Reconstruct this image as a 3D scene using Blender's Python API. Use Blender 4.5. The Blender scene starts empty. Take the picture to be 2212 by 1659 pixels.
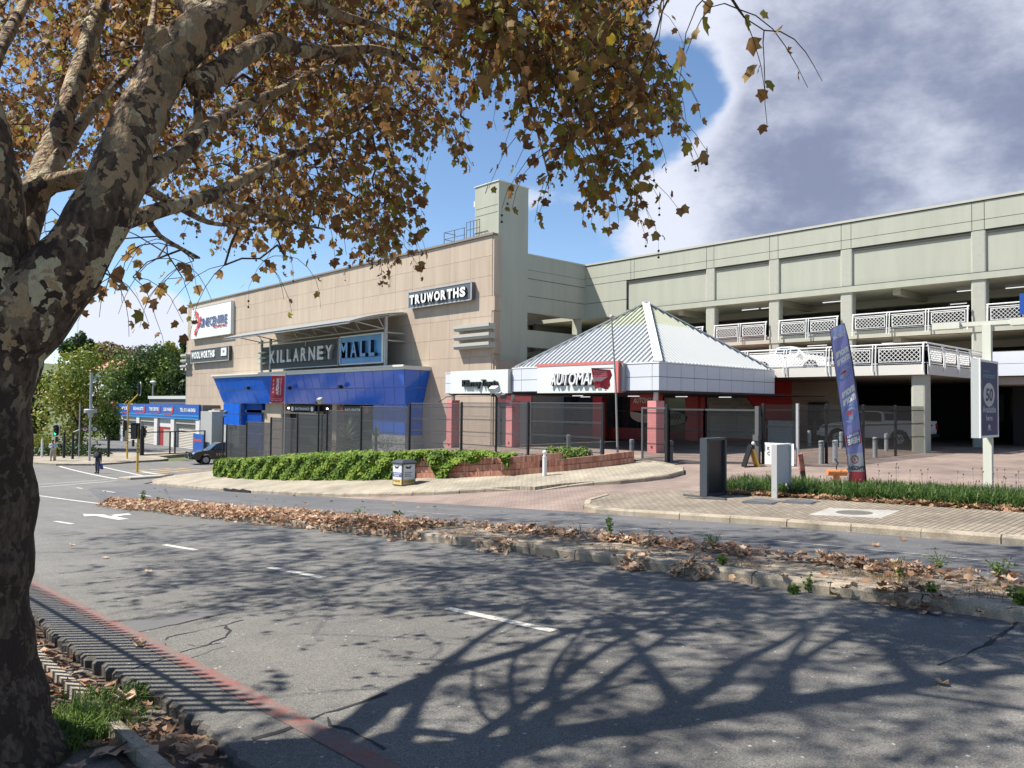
import bpy, bmesh, math, random
import numpy as np
from mathutils import Vector, Matrix
rnd = random.Random(7)
nr = np.random.RandomState(11)
R_ = math.radians
scene = bpy.context.scene

# ---------------------------------------------------------------- camera
# world: +X towards the mall, +Y down the road (left-away in the picture), Z up, eye at the origin
FPX = 1650.0; PCX = 1106.0; PCY = 829.5           # picture units: 2212 x 1659
YAW = R_(43.2); PITCH = math.atan(44.5/1650); ROLL = R_(0.5)
vF = Vector((math.sin(YAW)*math.cos(PITCH), math.cos(YAW)*math.cos(PITCH), math.sin(PITCH)))
vR0 = Vector((math.cos(YAW), -math.sin(YAW), 0)); vU0 = vR0.cross(vF)
vR = vR0*math.cos(ROLL)+vU0*math.sin(ROLL); vU = -vR0*math.sin(ROLL)+vU0*math.cos(ROLL)
cam_d = bpy.data.cameras.new('camera'); cam = bpy.data.objects.new('camera', cam_d)
scene.collection.objects.link(cam); scene.camera = cam
m = Matrix((( vR.x, vU.x, -vF.x, 0), (vR.y, vU.y, -vF.y, 0), (vR.z, vU.z, -vF.z, 0), (0, 0, 0, 1)))
cam.matrix_world = m
cam_d.sensor_fit = 'HORIZONTAL'; cam_d.sensor_width = 36.0; cam_d.lens = 36.0*FPX/2212.0
cam_d.clip_start = 0.05; cam_d.clip_end = 3000

# ---------------------------------------------------------------- sun and sky
SUN_TO = Vector((-0.95, 1.0, 1.93)).normalized()      # direction from the scene to the sun
SUN_EL = math.asin(SUN_TO.z); SUN_AZ = math.atan2(SUN_TO.x, SUN_TO.y)
sd = bpy.data.lights.new('sun', 'SUN'); sd.energy = 5.0; sd.angle = R_(0.75); sd.color = (1.0, 0.93, 0.83)
so = bpy.data.objects.new('sun', sd); scene.collection.objects.link(so)
so.rotation_euler = (-SUN_TO).to_track_quat('-Z', 'Y').to_euler(); so.location = (-30, 30, 60)

world = bpy.data.worlds.new('World'); scene.world = world; world.use_nodes = True
wn = world.node_tree; wn.nodes.clear(); WL = wn.links
def wnode(t, **k):
    n = wn.nodes.new(t)
    for a, b in k.items(): setattr(n, a, b)
    return n
out = wnode('ShaderNodeOutputWorld'); bg = wnode('ShaderNodeBackground'); bg.inputs[1].default_value = 0.078
WL.new(bg.outputs[0], out.inputs[0])
sky = wnode('ShaderNodeTexSky', sky_type='NISHITA', sun_disc=False, sun_elevation=SUN_EL, sun_rotation=SUN_AZ,
            air_density=1.15, dust_density=0.35, ozone_density=1.6, altitude=1700)
tc = wnode('ShaderNodeTexCoord')
def wmath(op, a, b=None, c=None, clamp=False):
    n = wnode('ShaderNodeMath', operation=op, use_clamp=clamp)
    for i, v in enumerate((a, b, c)):
        if v is None: continue
        if isinstance(v, (int, float)): n.inputs[i].default_value = v
        else: WL.new(v, n.inputs[i])
    return n.outputs[0]
def wvmath(op, a, b):
    n = wnode('ShaderNodeVectorMath', operation=op)
    for i, v in enumerate((a, b)):
        if isinstance(v, tuple): n.inputs[i].default_value = v
        else: WL.new(v, n.inputs[i])
    return n
def wsmooth(v, lo, hi):
    n = wnode('ShaderNodeMapRange', interpolation_type='SMOOTHSTEP')
    WL.new(v, n.inputs[0]); n.inputs[1].default_value = lo; n.inputs[2].default_value = hi
    return n.outputs[0]
def skydir(u, v):
    return tuple((vF + vR*(u-PCX)/FPX - vU*(v-PCY)/FPX).normalized())
nrm = wvmath('NORMALIZE', tc.outputs['Generated'], (0, 0, 0)).outputs[0]
def wnoise(scale, detail, rough, off=(0, 0, 0), sc=(1, 1, 1.7)):
    mp = wnode('ShaderNodeMapping'); WL.new(nrm, mp.inputs[0]); mp.inputs['Location'].default_value = off
    mp.inputs['Scale'].default_value = sc
    n = wnode('ShaderNodeTexNoise'); WL.new(mp.outputs[0], n.inputs[0])
    n.inputs['Scale'].default_value = scale; n.inputs['Detail'].default_value = detail; n.inputs['Roughness'].default_value = rough
    return n.outputs[0]
def blob(u, v, ang, soft):
    """1 inside a cone about the sky direction seen at (u, v), fading over `soft` radians"""
    d = wvmath('DOT_PRODUCT', nrm, skydir(u, v)).outputs['Value']
    return wsmooth(d, math.cos(ang+soft), math.cos(max(ang-soft, 0)))
n1 = wnoise(3.2, 10, 0.58, (3.1, 0.4, 1.2)); n2 = wnoise(9.0, 8, 0.6, (7, 2, 0))
nn = wmath('ADD', wmath('MULTIPLY', n1, 0.66), wmath('MULTIPLY', n2, 0.34))
bias = None
for (u, v, a, s, w) in [(2020, 230, .25, .12, .27), (1750, 150, .16, .10, .10), (1900, 440, .18, .10, .08), (1540, 440, .09, .07, .15), (1500, 40, .05, .05, .10), (1330, 470, .07, .06, .12), (2700, 200, .4, .2, .2),
                        (255, 705, .055, .04, .34), (335, 735, .05, .04, .26), (430, 650, .035, .04, .16), (690, 560, .05, .05, .12), (330, 600, .05, .04, -.14), (520, 560, .08, .06, -.08), (150, 560, .1, .06, -.10), (1190, 440, .05, .05, .20), (1080, 400, .04, .04, .12),
                        (1180, 300, .10, .07, -.12), (1455, 235, .05, .05, -.30), (1500, 150, .04, .04, -.14), (1200,520,.03,.03,-.1), (1230,100,.07,.06,-.08), (800, 300, .2, .15, -.05), (1280, 540, .04, .04, -.05)]:
    t = wmath('MULTIPLY', blob(u, v, a, s), w)
    bias = t if bias is None else wmath('ADD', bias, t)
dens = wmath('ADD', nn, bias)
mask = wsmooth(dens, 0.60, 0.76)
# cloud shading: thick parts grey-violet below, thin rims white
thick = wsmooth(dens, 0.66, .98)
n3 = wnoise(5.5, 8, 0.62, (1.5, 6.2, 3.0))
shade = wmath('MULTIPLY', thick, wsmooth(wmath('ADD', n3, wmath('SUBTRACT', wmath('MULTIPLY', blob(1900, 230, .15, .12), .34), 0.08)), 0.38, 0.86))
cr = wnode('ShaderNodeMix', data_type='RGBA'); WL.new(shade, cr.inputs[0])
cr.inputs[6].default_value = (6.1, 6.35, 7.2, 1); cr.inputs[7].default_value = (1.9, 2.15, 3.1, 1)
cm = wnode('ShaderNodeMix', data_type='RGBA'); WL.new(wmath('MULTIPLY', mask, 0.93), cm.inputs[0])
skm = wnode('ShaderNodeMix', data_type='RGBA', blend_type='MULTIPLY'); skm.inputs[0].default_value = 1.0
WL.new(sky.outputs[0], skm.inputs[6]); skm.inputs[7].default_value = (1.05, 1.14, 1.22, 1)
WL.new(skm.outputs[2], cm.inputs[6]); WL.new(cr.outputs[2], cm.inputs[7])
WL.new(cm.outputs[2], bg.inputs[0])
try: world.cycles.sampling_method = 'MANUAL'; world.cycles.sample_map_resolution = 1024
except Exception: pass
scene.view_settings.view_transform = 'Standard'; scene.view_settings.look = 'None'
scene.view_settings.gamma = 1.0; scene.view_settings.use_curve_mapping = False
scene.view_settings.exposure = 0.85
scene.cycles.max_bounces = 6; scene.cycles.diffuse_bounces = 3; scene.cycles.transparent_max_bounces = 12
scene.cycles.use_denoising = True

# ---------------------------------------------------------------- picture-ray helpers (used to place things on real surfaces)
def ray(u, v): return vF + vR*(u-PCX)/FPX - vU*(v-PCY)/FPX
def onX(u, v, X): q = ray(u, v); return q*(X/q.x)
def onY(u, v, Y): q = ray(u, v); return q*(Y/q.y)
def at(u, v, d): return ray(u, v)*d
def proj(p):
    d = p.dot(vF); return (PCX+FPX*p.dot(vR)/d, PCY-FPX*p.dot(vU)/d, d)
# ground height
KA = [-60, -5, 0, 5, 10, 16, 25, 35, 45, 50, 55, 65, 90, 160]; KZ = [-0.6, -1.85, -2.03, -2.23, -2.5, -2.88, -3.45, -4.05, -4.6, -4.82, -5.0, -5.2, -5.3, -5.4]
QA = [-60, 22, 27, 33, 38, 45, 50, 55, 65, 160]; QZ = [-1.9, -1.95, -2.05, -2.4, -2.8, -3.5, -4.7, -5.0, -5.2, -5.4]
def dense(A, Z):
    # knots smoothed to one value per metre so that roads and painted lines share the same profile
    a = np.arange(A[0], A[-1]+1.0); z = np.interp(a, A, Z)
    k = np.ones(7)/7; zz = np.convolve(np.pad(z, 3, mode='edge'), k, 'valid'); return a, zz
PA_, PZ_ = dense(KA, KZ); QA_, QZ_ = dense(QA, QZ)
def P(a): return float(np.interp(a, PA_, PZ_))
def Q(a): return float(np.interp(a, QA_, QZ_))
def G(x, y):
    t = min(max((x-14.5)/9.5, 0), 1)
    return P(y)*(1-t)+Q(y)*t
def gp(u, v, dz=0.0):
    q = ray(u, v); k = prev = 0.5
    while k < 400:
        if q.z*k < G(q.x*k, q.y*k)+dz:
            lo, hi = prev, k
            for _ in range(30):
                mm = (lo+hi)/2
                if q.z*mm < G(q.x*mm, q.y*mm)+dz: hi = mm
                else: lo = mm
            return q*hi
        prev = k; k *= 1.01
    return q*k
# zoom-window converters used while measuring the photograph
def zq(x0, y0, s): return lambda x, y: ((x0+x*s)*.553, (y0+y*s)*.553)
Z3 = zq(100, 1750, .3617); ZS = zq(150, 2200, .3617); ZP = zq(1450, 1780, .3617); ZD = zq(3000, 1650, .4069); ZB = zq(3050, 1150, .4822)
ZG = zq(2280, 1480, .3797); ZF = zq(1480, 1500, .2411); ZL = zq(100, 1400, .2712); Z6 = zq(2600, 1150, .6329); Z4 = zq(700, 1100, .5123)
Z5 = zq(1700, 1150, .482); ZT = zq(100, 1100, .4823); ZK = zq(1000, 1150, .2712); Z7 = zq(2500, 650, .678); Z9 = zq(0, 1800, .7232)
Z10 = zq(1300, 1700, .6329); Z11 = zq(2600, 1900, .6329)

# ---------------------------------------------------------------- materials
MT = {}
def mat(name, col, rough=0.6, metal=0.0, var=0.0, vscale=3.0, bump=0.0, bscale=40.0, spec=0.5, col2=None, thr=None, emit=None, estr=1.0, streak=False, fine=0.0, trans=0.0, coat=0.0):
    if name in MT: return MT[name]
    mm = bpy.data.materials.new(name); mm.use_nodes = True; MT[name] = mm
    nt = mm.node_tree; b = nt.nodes['Principled BSDF']; L = nt.links
    b.inputs['Base Color'].default_value = (*col, 1); b.inputs['Roughness'].default_value = rough; b.inputs['Metallic'].default_value = metal
    b.inputs['Specular IOR Level'].default_value = spec
    if coat: b.inputs['Coat Weight'].default_value = coat; b.inputs['Coat Roughness'].default_value = 0.06
    geo = nt.nodes.new('ShaderNodeNewGeometry')
    def noise(sc, det=5, rg=0.6, stretch=None):
        n = nt.nodes.new('ShaderNodeTexNoise'); n.inputs['Scale'].default_value = sc; n.inputs['Detail'].default_value = det; n.inputs['Roughness'].default_value = rg
        if stretch:
            mp = nt.nodes.new('ShaderNodeMapping'); mp.inputs['Scale'].default_value = stretch
            L.new(geo.outputs['Position'], mp.inputs[0]); L.new(mp.outputs[0], n.inputs[0])
        else: L.new(geo.outputs['Position'], n.inputs[0])
        return n.outputs[0]
    last = None
    if var or col2 or fine:
        c2 = col2 or tuple(max(0, c*(1-var)) for c in col); c1 = col if col2 else tuple(min(1, c*(1+var)) for c in col)
        mx = nt.nodes.new('ShaderNodeMix'); mx.data_type = 'RGBA'
        mx.inputs[6].default_value = (*c1, 1); mx.inputs[7].default_value = (*c2, 1)
        mr = nt.nodes.new('ShaderNodeMapRange'); lo, hi = thr or (0.3, 0.7)
        L.new(noise(vscale, 6, 0.62, (1, 1, .12) if streak else None), mr.inputs[0]); mr.inputs[1].default_value = lo; mr.inputs[2].default_value = hi
        L.new(mr.outputs[0], mx.inputs[0]); last = mx.outputs[2]
        if fine:
            m2 = nt.nodes.new('ShaderNodeMix'); m2.data_type = 'RGBA'; m2.blend_type = 'MULTIPLY'; m2.inputs[0].default_value = 1
            r2 = nt.nodes.new('ShaderNodeMapRange'); L.new(noise(fine, 3, 0.8), r2.inputs[0]); r2.inputs[1].default_value = .3; r2.inputs[2].default_value = .7
            r2.inputs[3].default_value = .62; r2.inputs[4].default_value = 1.38
            L.new(last, m2.inputs[6]); L.new(r2.outputs[0], m2.inputs[7]); last = m2.outputs[2]
        L.new(last, b.inputs['Base Color'])
    if bump:
        bp = nt.nodes.new('ShaderNodeBump'); bp.inputs['Strength'].default_value = bump; bp.inputs['Distance'].default_value = 0.02
        L.new(noise(bscale, 4, 0.7), bp.inputs['Height']); L.new(bp.outputs[0], b.inputs['Normal'])
    if emit:
        b.inputs['Emission Color'].default_value = (*emit, 1); b.inputs['Emission Strength'].default_value = estr
    if trans:
        tr = nt.nodes.new('ShaderNodeBsdfTranslucent'); ms = nt.nodes.new('ShaderNodeMixShader'); ms.inputs[0].default_value = trans
        if last: L.new(last, tr.inputs[0])
        else: tr.inputs[0].default_value = (*col, 1)
        L.new(b.outputs[0], ms.inputs[1]); L.new(tr.outputs[0], ms.inputs[2]); L.new(ms.outputs[0], nt.nodes['Material Output'].inputs[0])
    return mm

def attr_leaf(name, ramp, trans=0.35, rough=0.6):
    """foliage material: a per-leaf random value stored on the mesh picks the leaf's own colour"""
    mm = bpy.data.materials.new(name); mm.use_nodes = True; nt = mm.node_tree; L = nt.links; b = nt.nodes['Principled BSDF']
    at_ = nt.nodes.new('ShaderNodeAttribute'); at_.attribute_name = 'tint'
    cr_ = nt.nodes.new('ShaderNodeValToRGB'); cr_.color_ramp.interpolation = 'LINEAR'
    el = cr_.color_ramp.elements
    while len(el) > 1: el.remove(el[0])
    el[0].position = ramp[0][0]; el[0].color = (*ramp[0][1], 1)
    for p_, c_ in ramp[1:]:
        e = el.new(p_); e.color = (*c_, 1)
    L.new(at_.outputs['Fac'], cr_.inputs[0]); L.new(cr_.outputs[0], b.inputs['Base Color']); b.inputs['Roughness'].default_value = rough
    b.inputs['Specular IOR Level'].default_value = 0.3
    tr = nt.nodes.new('ShaderNodeBsdfTranslucent'); ms = nt.nodes.new('ShaderNodeMixShader'); ms.inputs[0].default_value = trans
    L.new(cr_.outputs[0], tr.inputs[0]); L.new(b.outputs[0], ms.inputs[1]); L.new(tr.outputs[0], ms.inputs[2]); L.new(ms.outputs[0], nt.nodes['Material Output'].inputs[0])
    MT[name] = mm
    return mm

# ---------------------------------------------------------------- mesh building
class MB:
    def __init__(s): s.v = []; s.f = []; s.mi = []; s.m = 0; s.sm = []; s.smooth = False
    def add(s, vs, fs):
        o = len(s.v); s.v += [tuple(p) for p in vs]
        for f in fs: s.f.append([o+i for i in f]); s.mi.append(s.m); s.sm.append(s.smooth)
        return s
    def box(s, x0, x1, y0, y1, z0, z1):
        return s.add([(x0,y0,z0),(x1,y0,z0),(x1,y1,z0),(x0,y1,z0),(x0,y0,z1),(x1,y0,z1),(x1,y1,z1),(x0,y1,z1)],
                     [(3,2,1,0),(4,5,6,7),(0,1,5,4),(1,2,6,5),(2,3,7,6),(3,0,4,7)])
    def obox(s, c, ax, ay, az):
        """box about c with half-axis vectors"""
        c = Vector(c); ax = Vector(ax); ay = Vector(ay); az = Vector(az)
        p = [c+ax*i+ay*j+az*k for k in (-1,1) for (i,j) in ((-1,-1),(1,-1),(1,1),(-1,1))]
        return s.add(p, [(3,2,1,0),(4,5,6,7),(0,1,5,4),(1,2,6,5),(2,3,7,6),(3,0,4,7)])
    def bar(s, a, b, w, h=None, up=(0,0,1)):
        a = Vector(a); b = Vector(b); d = b-a; h = w if h is None else h; up = Vector(up)
        if abs(d.normalized().dot(up)) > .99: up = Vector((1,0,0))
        sx = d.cross(up).normalized(); sz = sx.cross(d).normalized()
        return s.obox((a+b)/2, d/2, sx*w/2, sz*h/2)
    def poly(s, pts): return s.add(pts, [tuple(range(len(pts)))])
    def prism(s, pts, off):
        """closed prism: polygon pts (3-D) pushed along off"""
        n = len(pts); off = Vector(off); a = [Vector(p) for p in pts]; b = [p+off for p in a]
        return s.add(a+b, [tuple(range(n-1,-1,-1)), tuple(range(n,2*n))]+[(i,(i+1)%n,n+(i+1)%n,n+i) for i in range(n)])
    def tube(s, pts, rad, n=8, cap=True, jit=0.0, sc=None):
        pts = [Vector(p) for p in pts]; k = len(pts)
        if not hasattr(rad, '__len__'): rad = [rad]*k
        t = (pts[1]-pts[0]).normalized(); u = t.orthogonal().normalized(); V = []; F = []
        for i, p in enumerate(pts):
            t2 = (pts[min(i+1,k-1)]-pts[max(i-1,0)]).normalized()
            u = (u-t2*u.dot(t2)).normalized(); w = t2.cross(u)
            for j in range(n):
                a = 2*math.pi*j/n; r = rad[i]
                if jit: r *= 1+jit*(math.sin(3*a+i*.7)*.4+math.sin(5*a-i*.43+1)*.3+rnd.uniform(-.35,.35))
                V.append(p+(u*math.cos(a)+w*math.sin(a))*r)
        for i in range(k-1):
            for j in range(n):
                F.append((i*n+j, i*n+(j+1)%n, (i+1)*n+(j+1)%n, (i+1)*n+j))
        if cap: F.append(tuple(range(n-1,-1,-1))); F.append(tuple((k-1)*n+j for j in range(n)))
        return s.add(V, F)
    def cyl(s, c, r, z0, z1, n=16, r2=None):
        return s.tube([(c[0],c[1],z0),(c[0],c[1],z1)], [r, r if r2 is None else r2], n)
    def ball(s, c, r, n=10, k=6, sz=1.0):
        pts = [(0,0,0)]; V = []; F = []
        for i in range(k+1):
            th = math.pi*i/k
            for j in range(n):
                a = 2*math.pi*j/n; V.append((c[0]+r*math.sin(th)*math.cos(a), c[1]+r*math.sin(th)*math.sin(a), c[2]+r*sz*math.cos(th)))
        for i in range(k):
            for j in range(n): F.append((i*n+j, (i+1)*n+j, (i+1)*n+(j+1)%n, i*n+(j+1)%n))
        return s.add(V, F)
    def mesh(s, name, mats, origin=(0,0,0)):
        me = bpy.data.meshes.new(name); o = Vector(origin)
        me.from_pydata([(x-o.x, y-o.y, z-o.z) for x, y, z in s.v], [], s.f)
        for q in (mats if isinstance(mats, (list, tuple)) else [mats]): me.materials.append(q)
        me.polygons.foreach_set('material_index', s.mi); me.polygons.foreach_set('use_smooth', s.sm); me.update()
        return me

def root_loc(p):
    while p.parent: p = p.parent
    return Vector(p.location)
def props(o, label=None, cat=None, group=None, kind=None):
    if label: o['label'] = label
    if cat: o['category'] = cat
    if group: o['group'] = group
    if kind: o['kind'] = kind
    return o
def thing(name, label, cat, loc=(0,0,0), group=None):
    o = bpy.data.objects.new(name, None); scene.collection.objects.link(o); o.location = loc; o.empty_display_size = .2
    return props(o, label, cat, group)
def link(name, me, parent=None, loc=None):
    o = bpy.data.objects.new(name, me); scene.collection.objects.link(o)
    if parent: o.parent = parent
    if loc is not None: o.location = loc
    return o
def part(name, mb, m_, parent, kind=None, label=None):
    """mesh given in world coordinates, parented under a thing that stands at its own base"""
    o = link(name, mb.mesh(name, m_, root_loc(parent)), parent)
    return props(o, label, kind=kind)
def lpart(name, mb, m_, parent, kind=None, label=None):
    """mesh given in the thing's local coordinates"""
    o = link(name, mb.mesh(name, m_), parent); return props(o, label, kind=kind)
def solo(name, mb, m_, label, cat, loc=(0,0,0), group=None, kind=None):
    o = link(name, mb.mesh(name, m_, loc), None, loc); return props(o, label, cat, group, kind)
def setting(name, mb, m_, parent=None, kind='structure'):
    o = link(name, mb.mesh(name, m_), parent); o['kind'] = kind; return o
def copy_tree(o, parent=None):
    c = o.copy(); scene.collection.objects.link(c); c.parent = parent
    for ch in list(o.children): copy_tree(ch, c)
    return c
def recess(v, a, b): return min(max((v-a)/(b-a), 0), 1)

def np_mesh(name, V, F, m_, tint=None, smooth=False):
    """fast mesh from arrays; F is (n,k); tint one value per face"""
    me = bpy.data.meshes.new(name); n, k = F.shape
    me.vertices.add(len(V)); me.vertices.foreach_set('co', V.astype(np.float32).ravel())
    me.loops.add(n*k); me.loops.foreach_set('vertex_index', F.astype(np.int32).ravel())
    me.polygons.add(n); me.polygons.foreach_set('loop_start', np.arange(0, n*k, k, dtype=np.int32))
    try: me.polygons.foreach_set('loop_total', np.full(n, k, dtype=np.int32))
    except Exception: pass
    if smooth: me.polygons.foreach_set('use_smooth', np.ones(n, dtype=bool))
    me.materials.append(m_)
    if tint is not None:
        a = me.attributes.new('tint', 'FLOAT', 'FACE'); a.data.foreach_set('value', tint.astype(np.float32))
    me.update(calc_edges=True)
    return me

# text --------------------------------------------------------------
_tx = {}
def text_geo(s, extrude=0.0, bold=0.0, shear=0.0, spacing=1.0):
    key = (s, extrude, bold, shear, spacing)
    if key in _tx: return _tx[key]
    cu = bpy.data.curves.new('text', 'FONT'); cu.body = s; cu.size = 1; cu.extrude = extrude; cu.offset = bold; cu.shear = shear; cu.space_character = spacing
    cu.resolution_u = 3; cu.fill_mode = 'BOTH'
    o = bpy.data.objects.new('text', cu); scene.collection.objects.link(o)
    dg = bpy.context.evaluated_depsgraph_get(); me = bpy.data.meshes.new_from_object(o.evaluated_get(dg))
    V = np.array([v.co[:] for v in me.vertices]); F = [tuple(p.vertices) for p in me.polygons]
    bpy.data.objects.remove(o); bpy.data.curves.remove(cu); bpy.data.meshes.remove(me)
    _tx[key] = (V, F); return V, F
def text_mb(mb, s, org, xd, ud, w, h, depth=0.0, bold=0.02, shear=0.0, spacing=1.0, mirror=False):
    """text filling a box w x h whose lower-left corner is org; depth along the outward normal"""
    V, F = text_geo(s, 0.1 if depth else 0.0, bold, shear, spacing)
    lo = V.min(0); hi = V.max(0); xd = Vector(xd); ud = Vector(ud); nd = xd.cross(ud).normalized(); org = Vector(org); out = []
    for x, y, z in V:
        a = (x-lo[0])/(hi[0]-lo[0])*w
        if mirror: a = w-a
        b_ = (y-lo[1])/(hi[1]-lo[1])*h; c = (z-lo[2])/(hi[2]-lo[2])*depth if depth else 0
        out.append(org+xd*a+ud*b_+nd*c)
    if mirror: F = [f[::-1] for f in F]
    mb.add(out, F); return mb
NX = (0, -1, 0)    # reading direction on a wall that faces the road (-X)
UP = (0, 0, 1)

# ================================================================ SETTING: ground, roads, pavements
XL = [1.0, 1.9, 2.3, 14.5, 24.0]+[15.5+i for i in range(9)]
YL = sorted(set(KA+QA+list(range(-14, 80))))
def sheet_mesh(poly, dz, name, m_, thick=0.0, G_=None, xl=None, yl=None):
    bm = bmesh.new(); g = G_ or G
    f = bm.faces.new([bm.verts.new((x, y, 0)) for x, y in poly]); f.normal_update()
    if f.normal.z < 0: f.normal_flip()
    xs = [p[0] for p in poly]; ys = [p[1] for p in poly]
    for x in (xl or XL):
        if min(xs) < x < max(xs): bmesh.ops.bisect_plane(bm, geom=bm.verts[:]+bm.edges[:]+bm.faces[:], plane_co=(x,0,0), plane_no=(1,0,0), dist=1e-5)
    for y in (yl or YL):
        if min(ys) < y < max(ys): bmesh.ops.bisect_plane(bm, geom=bm.verts[:]+bm.edges[:]+bm.faces[:], plane_co=(0,y,0), plane_no=(0,1,0), dist=1e-5)
    if thick:
        r = bmesh.ops.extrude_face_region(bm, geom=bm.faces[:])
        top = [v for v in r['geom'] if isinstance(v, bmesh.types.BMVert)]; ts = set(top)
        for v in bm.verts: v.co.z = g(v.co.x, v.co.y)+(dz if v in ts else dz-thick)
        bmesh.ops.recalc_face_normals(bm, faces=bm.faces[:])
    else:
        for v in bm.verts: v.co.z = g(v.co.x, v.co.y)+dz
    me = bpy.data.meshes.new(name); bm.to_mesh(me); bm.free(); me.materials.append(m_); return me
def sheet(name, poly, dz, m_, thick=0.0, parent=None, kind='structure'):
    o = link(name, sheet_mesh(poly, dz, name, m_, thick), parent)
    if kind: o['kind'] = kind
    return o

def asphalt_mat(name, col, fine_amp=.5, tracks=.12):
    mm = bpy.data.materials.new(name); mm.use_nodes = True; nt = mm.node_tree; L = nt.links; b = nt.nodes['Principled BSDF']; b.inputs['Roughness'].default_value = .88; b.inputs['Specular IOR Level'].default_value = .35
    geo = nt.nodes.new('ShaderNodeNewGeometry'); last = None
    for sc, st, amp, det, lo, hi in ((85,(1,1,1),fine_amp,2,.32,.68),(34,(1,1,1),fine_amp*.45,3,.3,.7),(1.6,(1,1,1),.13,6,.3,.7),(1.1,(1,.05,1),tracks,3,.3,.7),(.22,(1,1,1),.10,4,.3,.7)):
        mp = nt.nodes.new('ShaderNodeMapping'); mp.inputs['Scale'].default_value = st; L.new(geo.outputs['Position'], mp.inputs[0]); n = nt.nodes.new('ShaderNodeTexNoise'); n.inputs['Scale'].default_value = sc; n.inputs['Detail'].default_value = det; n.inputs['Roughness'].default_value = .75; L.new(mp.outputs[0], n.inputs[0])
        r = nt.nodes.new('ShaderNodeMapRange'); L.new(n.outputs[0], r.inputs[0]); r.inputs[1].default_value = lo; r.inputs[2].default_value = hi; r.inputs[3].default_value = 1-amp; r.inputs[4].default_value = 1+amp
        if last is None:
            last = r.outputs[0]; bp = nt.nodes.new('ShaderNodeBump'); bp.inputs['Strength'].default_value = .8; bp.inputs['Distance'].default_value = .012; L.new(n.outputs[0], bp.inputs['Height']); L.new(bp.outputs[0], b.inputs['Normal'])
        else:
            m_ = nt.nodes.new('ShaderNodeMath'); m_.operation = 'MULTIPLY'; L.new(last, m_.inputs[0]); L.new(r.outputs[0], m_.inputs[1]); last = m_.outputs[0]
    # pale stone chips
    v = nt.nodes.new('ShaderNodeTexVoronoi'); v.inputs['Scale'].default_value = 6.5; L.new(geo.outputs['Position'], v.inputs[0]); t = nt.nodes.new('ShaderNodeMath'); t.operation = 'LESS_THAN'; L.new(v.outputs['Distance'], t.inputs[0]); t.inputs[1].default_value = .075
    mx = nt.nodes.new('ShaderNodeMix'); mx.data_type = 'RGBA'; mx.blend_type = 'MULTIPLY'; mx.inputs[0].default_value = 1; mx.inputs[6].default_value = (*col, 1); L.new(last, mx.inputs[7])
    m2 = nt.nodes.new('ShaderNodeMix'); m2.data_type = 'RGBA'; L.new(t.outputs[0], m2.inputs[0]); L.new(mx.outputs[2], m2.inputs[6]); m2.inputs[7].default_value = (.42,.41,.38,1)
    L.new(m2.outputs[2], b.inputs['Base Color']); MT[name] = mm; return mm
M_asph = asphalt_mat('asphalt_coarse', (.152,.149,.139)); M_asph2 = asphalt_mat('asphalt_far', (.118,.120,.124), .3, .2)
M_soil = mat('soil', (.12,.085,.06), .95, var=.3, vscale=4, bump=.9, bscale=25, fine=40)
M_grassy = mat('dry_grass_ground', (.09,.115,.04), .95, var=.35, vscale=.6, bump=.5, bscale=12)
M_kerb = mat('kerb_concrete', (.37,.32,.245), .85, col2=(.20,.165,.12), vscale=2.2, thr=(.42,.72), bump=.5, bscale=45, fine=60)
M_conc = mat('concrete', (.34,.33,.30), .85, var=.15, vscale=2.5, bump=.4, bscale=40, fine=50)
M_paint = mat('road_paint', (.56,.55,.49), .8, col2=(.30,.30,.28), vscale=9, thr=(.42,.78), fine=60)
M_yel = mat('yellow_paint', (.72,.45,.12), .7, col2=(.4,.3,.18), vscale=5, thr=(.45,.8))
M_redp = mat('red_paint', (.205,.085,.072), .88, col2=(.15,.125,.115), vscale=5.5, thr=(.36,.62), fine=80)
M_crack = mat('crack_filler', (.022,.022,.024), .95)
M_patch = mat('asphalt_patch', (.115,.114,.116), .85, var=.1, vscale=2, bump=.4, bscale=100, fine=100)

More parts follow.
